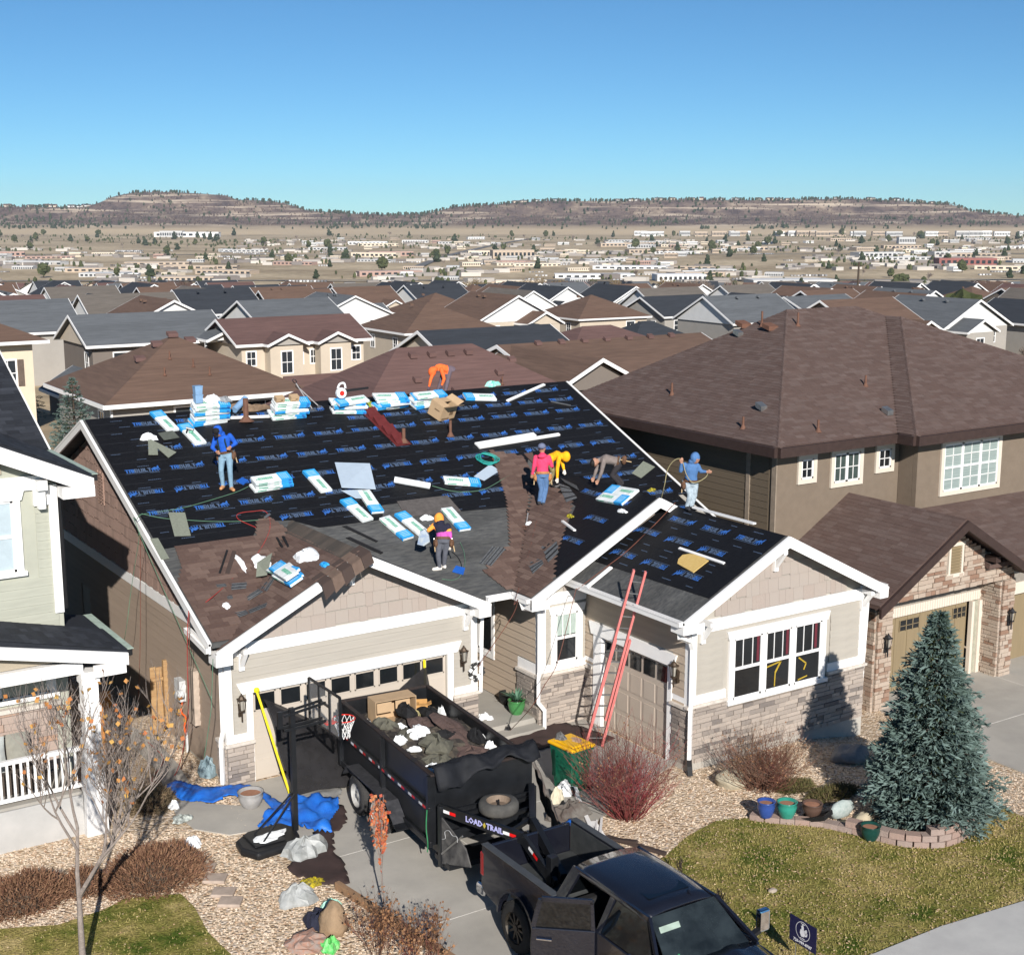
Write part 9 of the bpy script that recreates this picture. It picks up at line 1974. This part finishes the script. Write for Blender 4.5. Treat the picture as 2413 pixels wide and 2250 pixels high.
# grey roofed house with side gable
N4=root('two_storey_house',(41,126,-4.5),'dark walled two storey house under a long slate grey roof','house')
walls(N4,35.6,46,122.4,131.5,-5,.9,WM_['dark']);gableroof(N4,34.9,48.5,121.7,132.2,1.,.46,RM['grey'],'x',WM_['tan']);fwin(N4,'x',35.6,124.2,-.7,1.,1.7);fwin(N4,'y',122.4,38.6,-.4,2.2,1.2)
gableroof(N4,45.2,49.2,119.6,126,1.2,.42,RM['grey'],'y',WM_['white'])
N5=root('garage_building',(30,108,-3),'small detached garage with a blue grey roof left of the long grey roof','garage');walls(N5,29.2,33.6,108,113,-4,-1.4,WM_['dark']);gableroof(N5,28.6,34.2,107.4,113.6,-1.4,.6,RM['grey'],'y',WM_['tan'])
# beige stucco at the left edge
N6=root('two_storey_house',(18,96,-2),'beige stucco two storey house with brown roof at the left edge','house')
walls(N6,10,24.,96.5,108,-4,3.9,WM_['cream']);hiproof(N6,9,24.9,95.6,109,4.,.42,RM['brown'])
for u in(21.,22.3):fwin(N6,'y',96.5,u,1.8,1.,1.7)
b=MB();b.box((22.95,96.42,.9),(23.35,96.5,2.7));b.build('shutter',mat('taupe_shutter',(.12,.09,.07),.8),N6);fwin(N6,'y',96.5,22.6,-1.5,.8,1.5)
# charcoal roof with nested white gables
N7=root('two_storey_house',(60,88,-3.5),'two storey house with charcoal roof and nested white front gables','house')
walls(N7,55.2,64.5,84,94,-4.5,1.5,WM_['grey']);gableroof(N7,54.5,65.2,83.3,96,1.6,.42,RM['char'],'y',WM_['white'])if False else gableroof(N7,50.5,62.5,84.8,95.5,1.6,.42,RM['char'],'x',WM_['tan'])
walls(N7,57.6,61.8,81.5,83.95,-4.5,1.2,WM_['tan']);gableroof(N7,57.,62.4,80.8,90,1.3,.5,RM['char'],'y',WM_['white']);walls(N7,53.9,57.2,83.,83.9,-4.5,1.2,WM_['tan']);gableroof(N7,53.5,58.2,82.4,90,1.35,.5,RM['char'],'y',WM_['white'])
for u in(55.,58.6,60.8):fwin(N7,'y',83. if u<57 else 81.5,u,-.2,.9,1.4)
# brown gable and tan gabled house behind the right end of the ridge
N8=root('ranch_house',(50,66,-1),'ranch with a brown shingled front gable just left of the big taupe roof','house')
walls(N8,46.6,52.4,66.5,74,-2,2.3,WM_['dark']);gableroof(N8,46.,53.,65.8,76,2.2,.5,RM['brown'],'y',WM_['dark']);gableroof(N8,48.5,66,70,82,1.9,.35,RM['brown'],'x',WM_['tan'])
for k in range(7):rvent(N8,51.5+k*1.9,75.6,3.85,RM['maroon'],.22)
N9=root('ranch_house',(72,84,-2),'ranch with broad maroon roof and small cream dormer gable','house');walls(N9,64,79,90,102,-4,-.1,WM_['tan']);hiproof(N9,63,80,89,103,0,.42,RM['maroon']);gableroof(N9,68.5,71.5,88.3,93,.2,.5,RM['maroon'],'y',WM_['cream']);gableroof(N9,76,80.5,86.5,92,.1,.55,RM['brown'],'y',WM_['cream'])
# ---- prototypes for the rows of houses beyond
def proto(kind,rm,wm,seed,two=True):
 r=lroot('suburban_house');R=random.Random(seed);w=R.uniform(10.5,13);d=R.uniform(9.5,12);h=5.6 if two else 2.9;x0,x1,y0,y1=-w/2,w/2,-d/2,d/2;p=R.uniform(.42,.55)
 walls(r,x0,x1,y0,y1,-1.5,h,WM_[wm])
 if kind=='hip':hiproof(r,x0-.5,x1+.5,y0-.5,y1+.5,h,p,RM[rm])
 elif kind=='gx':gableroof(r,x0-.5,x1+.5,y0-.5,y1+.5,h,p,RM[rm],'x',WM_['white' if seed%2 else wm])
 else:gableroof(r,x0-.5,x1+.5,y0-.5,y1+.5,h,p,RM[rm],'y',WM_['white' if seed%3 else 'tan'])
 g0=x0+w*(.08 if seed%2 else .5);gw=w*.42;walls(r,g0,g0+gw,y0-2.6,y0-.01,-1.5,h-(.3 if seed%3 else 2.6),WM_[wm]);gableroof(r,g0-.4,g0+gw+.4,y0-3.1,y0+2.5,h-(.3 if seed%3 else 2.6),.5,RM[rm],'y',WM_['white']if seed%2 else WM_['tan'])
 for u in(g0+gw*.5,):fwin(r,'y',y0-2.6,u,h-1.8,1.2,1.3)
 uu=x0+w*(.75 if seed%2 else .22);fwin(r,'y',y0,uu,h-1.3,1.3,1.3)
 for u in(-.25,.25):fwin(r,'x',x0,u*d,h-1.4,.9,1.3)
 for k in range(3):rvent(r,R.uniform(-2,2),.7 if kind!='gy' else R.uniform(-3,3),h+p*(d/2-.3)if kind!='gy' else h+p*w/2*.92,RM[rm],.2)
 return r
PR=[]
for i,(k,rm,wm,two)in enumerate((('hip','brown','tan',1),('gx','char','grey',1),('gy','char','blue',1),('gx','maroon','cream',1),('hip','char','dark',0),('gx','grey','white',1),('hip','maroon','grey',0),('gy','brown','tan',1),('gx','taupe','green',1),('hip','taupe','tan',0),('gy','grey','grey',1),('gx','brown','dark',1))):PR.append(((k,rm,wm,two),proto(k,rm,wm,i+3,two),[0]))
ADJ={'brown':'brown','char':'charcoal','maroon':'maroon','grey':'grey','taupe':'taupe'}
def occupied(x,y):
 for X0,X1,Y0,Y1 in((12,33,60,86),(25,46,50,74),(43,63,107,130),(28,51,115,137),(5,29,88,113),(48,67,75,100),(43,68,60,84),(60,83,80,106),(23,36,101,118)):
  if X0-5<x<X1+5 and Y0-5<y<Y1+5:return True
 return False
hc_=0;RH_=random.Random(77);hpos=[]
cand=[]
for j in range(0,40):
 Y=88+(j//2)*46+(j%2)*21
 for i in range(-6,40):
  X=-10+i*15.5+(j%3)*4+RH_.uniform(-1,1);y=Y+RH_.uniform(-1.5,1.5);s_=X*FW.x+y*FW.y;l=X*RT.x+y*RT.y
  if s_<100 or s_>470 or abs(l)>.5*s_+6 or occupied(X,y):continue
  if l>.13*s_ and s_<150:continue
  if s_>300 and abs(l-.12*s_)<25:continue
  cand.append((s_,X,y,l))
cand.sort();cand=cand[:195]
for s_,X,y,l in cand:
 k=RH_.randrange(12);(kd,rm,wm,two),pr,cnt=PR[k];o=pr if cnt[0]==0 else copy_tree(pr);cnt[0]+=1
 o.location=(X,y,ground_z(X,y)+.2);o.rotation_euler=(0,0,RH_.choice((0,0,PI/2,0,-PI/2,0))+RH_.uniform(-.06,.06))
 side='left' if l<-.12*s_ else 'right' if l>.12*s_ else 'middle';dist='nearest' if s_<170 else 'middle' if s_<300 else 'farthest'
 props(o,'%s roofed %s house in the %s rows of the suburb, %s of the view'%(ADJ[rm],{'tan':'tan','grey':'grey','blue':'blue','cream':'cream','dark':'dark walled','white':'white','green':'green'}[wm],dist,side),'house','houses in the suburb beyond, %s %s %s'%(ADJ[rm],dist,side));hpos.append((X,y))
for _,pr,cnt in PR:
 if cnt[0]==0:pr.location=(60,200,-60)
 # ---- farther subdivision, town sheds and stores: one mesh each, shared between alike ones
def simple(name,fn,m):b=MB();fn(b);return b.mesh(name,m)
def two_mat(name,fa,ma,fb,mb_):
 a=MB();fa(a);me=a.mesh(name,ma);n=len(me.polygons);b=MB();fb(b);me2=b.mesh(name,mb_);bm=bmesh.new();bm.from_mesh(me);bm.from_mesh(me2);bm.faces.ensure_lookup_table()
 for f_ in bm.faces[n:]:f_.material_index=1
 me.materials.append(mb_);bm.to_mesh(me);bm.free();return me
FH=[]
for k,(rm,wm)in enumerate((('brown','tan'),('char','white'),('grey','tan'),('taupe','white'),('maroon','cream'))):
 FH.append((rm,wm,two_mat('house',lambda b:(b.box((-6,-5,-2),(6,5,5)),b.prism([(-5.9,-5.01,5),(-5.9,5.01,5),(-5.9,0,8)],(11.8,0,0)),b.box((-1,-7,-2),(5,-5.02,4.4))),WM_[wm],lambda b:(b.prism([(-6.5,-5.6,5),(6.5,-5.6,5),(6.5,0,8.2),(-6.5,0,8.2)],(0,0,.2)),b.prism([(-6.5,5.6,5),(6.5,5.6,5),(6.5,0,8.2),(-6.5,0,8.2)],(0,0,.2)),b.prism([(-1.5,-7.5,4.2),(5.5,-7.5,4.2),(2,-7.5,6.2)],(0,3,0))),RM[rm])))
R=random.Random(91)
def place(me,name,s_,l,rz,sc,label,cat,group,dz=0):
 x=FW.x*s_+RT.x*l;y=FW.y*s_+RT.y*l;o=bpy.data.objects.new(name,me);COL.objects.link(o)
 z=hill_z(s_,l/s_)if s_>4000 else ground_z(x,y);o.location=(x,y,z+dz);o.rotation_euler=(0,0,rz);o.scale=sc;props(o,label,cat,group);return o
def zone(l,s_):r=l/s_;return 'left' if r<-.12 else 'right' if r>.12 else 'middle'
for k in range(95):
 s_=R.uniform(500,820);l=s_*R.uniform(.02,.4)if k<75 else s_*R.uniform(-.38,-.2);rm,wm,me=FH[R.randrange(5)]
 place(me,'distant_house',s_,l,AZ-PI/2+R.choice((0,.4,-.5,PI/2)),(1,1,1),'distant %s roofed house in the lower subdivision, %s of the view'%(ADJ[rm],zone(l,s_)),'house','distant subdivision houses, %s %s'%(ADJ[rm],zone(l,s_)))
BM_=[('white',(.72,.72,.7)),('cream',(.66,.57,.44)),('tan',(.46,.37,.28)),('pale grey',(.5,.5,.49)),('pinkish brown',(.4,.27,.22)),('brick red',(.26,.1,.085))]
BMM=[]
for nm,c in BM_:
 w_=mat('shed_'+nm.replace(' ','_'),c,.8,var=.05,scale=.05);r_=mat('flat_roof_'+nm.replace(' ','_'),tuple(min(.8,x*1.05+.08)for x in c),.8,scale=.05)
 def body(b):b.box((-.5,-.5,-.3),(.5,.5,1));[b.box((-.5+.1*q,-.503,.15),(-.45+.1*q,-.5,.75))for q in range(10)]
 wm2=w_;a=MB();a.box((-.5,-.5,-.3),(.5,.5,.97));me=two_mat('building',lambda b:b.box((-.5,-.5,-.3),(.5,.5,.97)),w_,lambda b:b.box((-.505,-.505,.971),(.505,.505,1.)),r_)
 dk=MB();[dk.box((-.46+.1*q,-.504,.25),(-.4+.1*q,-.5,.7))for q in range(10)]
 bm=bmesh.new();bm.from_mesh(me);n=len(bm.faces);bm.from_mesh(dk.mesh('x',M_fglass));bm.faces.ensure_lookup_table()
 for f_ in bm.faces[n:]:f_.material_index=2
 me.materials.append(M_fglass);bm.to_mesh(me);bm.free();BMM.append((nm,me))
RTZ=AZ-PI/2
def shed(k,s_,l,w,d,h,rz=0,label=None,cat='building'):
 nm,me=BMM[k];place(me,'commercial_building',s_,l,RTZ+rz,(w,d,h),label or 'low %s commercial building out on the plain, %s of the view'%(nm,zone(l,s_)),cat,None if label else 'low commercial buildings, %s %s'%(nm,zone(l,s_)))
for k in range(330):
 t=R.random();s_=900+2500*t**1.;r_=R.uniform(-.4,.4)
 if(r_<-.15 and s_>2500)or mnoise.noise(Vector((r_*9,s_/300,2)))<-.18:continue
 big=R.random()<.35;w=R.uniform(35,85)if big else R.uniform(10,26);shed(R.choice((0,3,1,1,2,3,3,4,0,2)),s_,s_*r_,w,R.uniform(15,30)if big else R.uniform(9,18),R.uniform(2.8,5)*(1+(s_>2000)*.4),R.choice((0,.3,-.3,.1)))
shed(0,3700,-3700*.232,170,30,13,0,'long pale hospital like block at the foot of the left mesa');shed(3,3690,-3690*.243,60,30,16,0,'grey block joined to the long white one under the left mesa')
shed(5,1700,1700*.325,70,24,9,0,'brick red office block with dark windows at the right');shed(3,3000,3000*.282,36,20,14,0,'bluish shop front block at the right');shed(0,1270,1270*.12,45,26,6.5,.1,'white warehouse near the middle of the plain');shed(2,2000,-2000*0.,60,24,12,.2,'tan long building in the middle distance')
shed(3,1150,1150*.2,70,30,7,.1,'pale grey warehouse right of the white one')
for k in range(34):shed(R.choice((0,3,2)),3850+R.uniform(-60,60),3850*R.uniform(.1,.36),R.uniform(26,46),15,14,0,'pale apartment block in a row at the foot of the right mesa')if k<1 else place(BMM[R.choice((0,3,2))][1],'apartment_block',3850+R.uniform(-80,60),3850*R.uniform(.09,.37),RTZ,(R.uniform(24,44),15,R.uniform(11,15)),'pale apartment block in the rows at the foot of the right mesa','apartment block','apartment rows under the right mesa')
for k in range(42):
 r_=R.choice((R.uniform(.01,.31),R.uniform(0.,.3),R.uniform(-.36,-.3)));place(FH[R.randrange(5)][2],'hilltop_house',4815,4815*r_,RTZ+R.uniform(-.5,.5),(R.uniform(1.2,2.2),1.5,R.uniform(.8,1.3)),'small house on the skyline of the %s mesa'%('right' if r_>0 else 'left'),'house','houses on the %s mesa rim'%('right' if r_>0 else 'left'))
 # trees: town trees one by one, the scrub forest of the mesas as one mass
def crownmesh(seed,kind):
 R2=random.Random(seed);b=MB();n=9 if kind!='pine' else 7
 for k in range(n):
  if kind=='pine':z=.25+.75*k/n;r_=.34*(1.1-z)+.05;b.blob((R2.uniform(-.06,.06),R2.uniform(-.06,.06),z-.05),(r_,r_,.13),seed=k+seed,amp=.35,nu=7,nv=4,tone=R2.random())
  else:d=rdir(R2);b.blob((d.x*.24,d.y*.24,.62+d.z*.22),(.24,.24,.2),seed=k+seed,amp=.4,nu=7,nv=5,tone=R2.random())
 return b
TM={'pine':leafm('pine_green',(.03,.045,.022),(.018,.028,.015),(.055,.07,.035)),'bare':leafm('bare_crown',(.17,.125,.1),(.12,.09,.075),(.22,.17,.13)),'gold':leafm('gold_crown',(.25,.18,.08),(.19,.14,.07),(.32,.24,.1)),'green':leafm('olive_crown',(.055,.065,.025),(.035,.045,.02),(.09,.1,.04))}
TP={}
for kd,m in TM.items():
 for v in range(2):
  b=crownmesh(v*7+1,kd);me=b.mesh('tree',m);t=MB();t.tube([(0,0,0),(0,0,.5)],[.035,.02],5);bm=bmesh.new();bm.from_mesh(me);n=len(bm.faces);bm.from_mesh(t.mesh('x',M_barkd));bm.faces.ensure_lookup_table()
  for f_ in bm.faces[n:]:f_.material_index=1
  bm.to_mesh(me);bm.free();me.materials.append(M_barkd);TP[(kd,v)]=me
def twigtree(seed,m,lf):
 R2=random.Random(seed);b=MB();l_=MB()
 def g(p,d,L,r,lev):
  q=p+d*L;b.tube([p,q],[r,r*.6],4,caps=False)
  if lev>=2:
   for k in range(lf):c=p.lerp(q,R2.random())+rdir(R2)*.05;v_=rdir(R2)*.035;w=v_.cross(rdir(R2)).normalized()*.02;l_.add([c,c+w,c+v_],[(0,1,2)],R2.random())
  if lev<3:
   for k in range(4):g(p.lerp(q,R2.uniform(.5,1)),(d*.75+rdir(R2)*.6+Vector((0,0,.2))).normalized(),L*.72,r*.55,lev+1)
 g(Vector((0,0,0)),Vector((0,0,1)),.36,.03,0);return two_mat('tree',lambda q:q.add(b.v,b.f),m,lambda q:q.add(l_.v,l_.f),TM['gold' if lf>6 else 'bare'])
for kd,lf in(('bare',5),('gold',12)):
 for v in range(2):TP[(kd,v)]=twigtree(v+lf,mat('pale_bark',(.24,.2,.17),.9),lf)
TN={'pine':'dark pine','bare':'bare brown tree','gold':'golden tree','green':'olive green tree'}
def tree(kd,s_,l,h,label=None):o=place(TP[(kd,R.randrange(2))],'pine_tree' if kd=='pine' else 'broadleaf_tree',s_,l,R.uniform(0,6),(h*R.uniform(.8,1.2),h*R.uniform(.8,1.2),h),label or '%s standing in the %s ground, %s of the view'%(TN[kd],'near' if s_<500 else 'middle' if s_<1500 else 'far',zone(l,s_)),'tree','%ss, %s, %s'%(TN[kd],'near' if s_<500 else 'middle' if s_<1500 else 'far',zone(l,s_)),-.05*h)
for k in range(120):s_=R.uniform(130,450);r_=R.uniform(-.4,.4);x=FW.x*s_+RT.x*r_*s_;y=FW.y*s_+RT.y*r_*s_;(all((x-a)**2+(y-c)**2>64 for a,c in hpos)and not occupied(x,y))and tree(R.choice(('bare','bare','bare','green','gold','pine')),s_,s_*r_,R.uniform(4,7))
for k in range(14):tree(R.choice(('pine','pine','green')),R.uniform(205,240),235*R.uniform(.255,.345),R.uniform(6,9),('nearest','left','tallest','second','third','fourth','fifth','low','middle','rounded','narrow','broad','rear','right')[k]+' dark pine in the clump right of the utility pole')
for k in range(46):s_=R.uniform(480,560);tree(R.choice(('bare','bare','gold','bare')),s_,s_*R.uniform(-.05,.16),R.uniform(8,13))
for k in range(170):s_=600+3300*R.random()**.8;tree(R.choice(('pine','pine','green','bare')),s_,s_*R.uniform(-.4,.4),R.uniform(7,12)*(1+s_/4000))
def massmesh(pts,kd,name,label,nu=5,nv=3):
 b=MB()
 for(x,y,z,h,sd)in pts:b.blob((x,y,z+h*.42),(h*.36,h*.36,h*.55),seed=sd%17,amp=.3,nu=nu,nv=nv,tone=(sd%10)/10)
 b.build(name,TM[kd],label=label,cat='trees',kind='stuff')
pm=[];pb=[]
while len(pm)<1900:
 s_=R.uniform(4080,4860);r_=R.uniform(-.42,.42);den=mnoise.noise(Vector((r_*14,s_/160,4)));
 keep=.1+(.9 if s_>4740 else 0)*(1 if(r_>0. or r_<-.3 or-.24<r_+.12<.12 and r_>-.2)else .12)+(.55 if(den>.22 or r_<-.3 or(-.14<r_<-.05 and s_>4300))else 0)
 if R.random()<keep*.8 and hill_z(s_,r_)>-33:x=FW.x*s_+RT.x*r_*s_;y=FW.y*s_+RT.y*r_*s_;pm.append((x,y,hill_z(s_,r_),R.uniform(6,12),R.randrange(1000)))
massmesh(pm,'pine','mesa_pines','dark pines dotted over the mesas and their rims')
while len(pb)<5200:
 s_=R.uniform(4070,4800);r_=R.uniform(-.42,.42);x=FW.x*s_+RT.x*r_*s_;y=FW.y*s_+RT.y*r_*s_
 if hill_z(s_,r_)>-22 and R.random()<.45+.6*mnoise.noise(Vector((r_*30,s_/90,9))):pb.append((x,y,hill_z(s_,r_),R.uniform(3,7),R.randrange(1000)))
TM['scrub']=leafm('oak_scrub',(.085,.058,.05),(.06,.042,.038),(.14,.1,.08));massmesh(pb,'scrub','oak_scrub','leafless brown oak scrub covering the mesa slopes',4,3)
pt=[]
for k in range(3600):
 s_=560+3400*R.random()**.7;r_=R.uniform(-.42,.42)
 if mnoise.noise(Vector((r_*9,s_/300,2)))<-.02 and s_>800:continue
 x=FW.x*s_+RT.x*r_*s_;y=FW.y*s_+RT.y*r_*s_;pt.append((x,y,ground_z(x,y),R.uniform(2.5,7),R.randrange(1000)))
massmesh(pt,'green','town_bushes','small dark bushes and garden trees spread over the town',5,3)
tb_=MB();R4=random.Random(4)
for k in range(1500):
 s_=850+2500*R4.random()**.9;r_=R4.uniform(-.42,.42)
 if mnoise.noise(Vector((r_*9,s_/300,2)))<-.02 or(r_<-.2 and s_>2600):continue
 x=FW.x*s_+RT.x*r_*s_;y=FW.y*s_+RT.y*r_*s_;w=R4.uniform(8,26);d=R4.uniform(7,13);h=R4.uniform(2.5,4.5);tb_.cbox((x,y,ground_z(x,y)+h/2),(w,d,h),Matrix.Rotation(RTZ+R4.uniform(-.5,.5),3,'Z'),R4.random())
tb_.build('small_town_buildings',mat('town_mix',(.6,.56,.5),.85,tone=(.16,.14,.13)),label='mass of tiny houses and sheds filling the town on the plain',cat='buildings',kind='stuff')
# parked cars on the town's lots, too many and too small to tell apart
b=MB();cc_=0
for k in range(110):
 s0=R.uniform(900,2600);r0=R.uniform(-.38,.38);tn=0
 for q in range(R.randint(4,14)):l=r0*s0+q*3.2;x=FW.x*s0+RT.x*l;y=FW.y*s0+RT.y*l;z=ground_z(x,y);b.cbox((x,y,z+.8),(2.,4.4,1.4),Matrix.Rotation(RTZ,3,'Z'),R.random())
b.build('parked_cars',mat('car_paints',(.05,.05,.06),.4,tone=(.7,.7,.7)),label='rows of tiny parked cars on the lots of the town',cat='cars',kind='stuff')
# pale roads crossing the plain
for i,(s0,s1,r0,r1,w,z)in enumerate(((1250,1290,-.5,.5,14,.9),(2150,2230,-.5,.5,18,.9),(900,3600,-.1,.02,12,.9))):
 b=MB();n=60;pts=[(lerp(s0,s1,k/n),lerp(r0,r1,k/n))for k in range(n+1)];L_=[]
 for s_,r_ in pts:x=FW.x*s_+RT.x*r_*s_;y=FW.y*s_+RT.y*r_*s_;L_.append(Vector((x,y,ground_z(x,y)+z)))
 for k in range(n):d=(L_[k+1]-L_[k]).normalized();sd=Vector((-d.y,d.x,0))*w/2;b.add([L_[k]-sd,L_[k]+sd,L_[k+1]+sd,L_[k+1]-sd],[(0,1,2,3)])
 b.build('road',mat('pale_asphalt',(.16,.155,.15),.9),kind='structure')
 # small spruces between the left houses, utility pole
spruce(17.6,64.,-.2,5.2,1.7,'pale blue spruce between the stucco house and the brown hip roof',8,.5);spruce(24.3,104,-3,7.,2.2,'dark spruce in front of the long grey roof at the left',9,.4)
up_s=300;x=FW.x*up_s+RT.x*up_s*.249;y=FW.y*up_s+RT.y*up_s*.249;b=MB();b.tube([(x,y,ground_z(x,y)),(x,y,ground_z(x,y)+13.5)],[.28,.2],8);b.beam((x-.8,y+.5,ground_z(x,y)+12.6),(x+.8,y-.5,ground_z(x,y)+12.6),.15,.15);b.build('utility_pole',M_barkd,label='tall dark utility pole left of the pine clump',cat='pole')
plank_fence(17.,62.,63.5,1.6,'orange cedar fence beside the pale blue spruce',n=6,m=MATS['orange_cedar'])
# ---------------------------------------------------------------- thin blue air between here and the mesas
b=MB();C0=FW*3600
b.obox(C0-FW*3800-RT*4300+Vector((0,0,-62)),RT*8600,FW*7700,Vector((0,0,210)))
m=bpy.data.materials.new('clear_air');m.use_nodes=True;nt=m.node_tree;nt.nodes.clear();o_=nt.nodes.new('ShaderNodeOutputMaterial');v_=nt.nodes.new('ShaderNodeVolumePrincipled')
v_.inputs['Color'].default_value=(.8,.88,1.,1);v_.inputs['Density'].default_value=.00004;v_.inputs['Anisotropy'].default_value=0.;nt.links.new(v_.outputs[0],o_.inputs['Volume'])
hz_=b.build('haze',m,kind='stuff',label='thin pale haze over the valley',cat='haze')
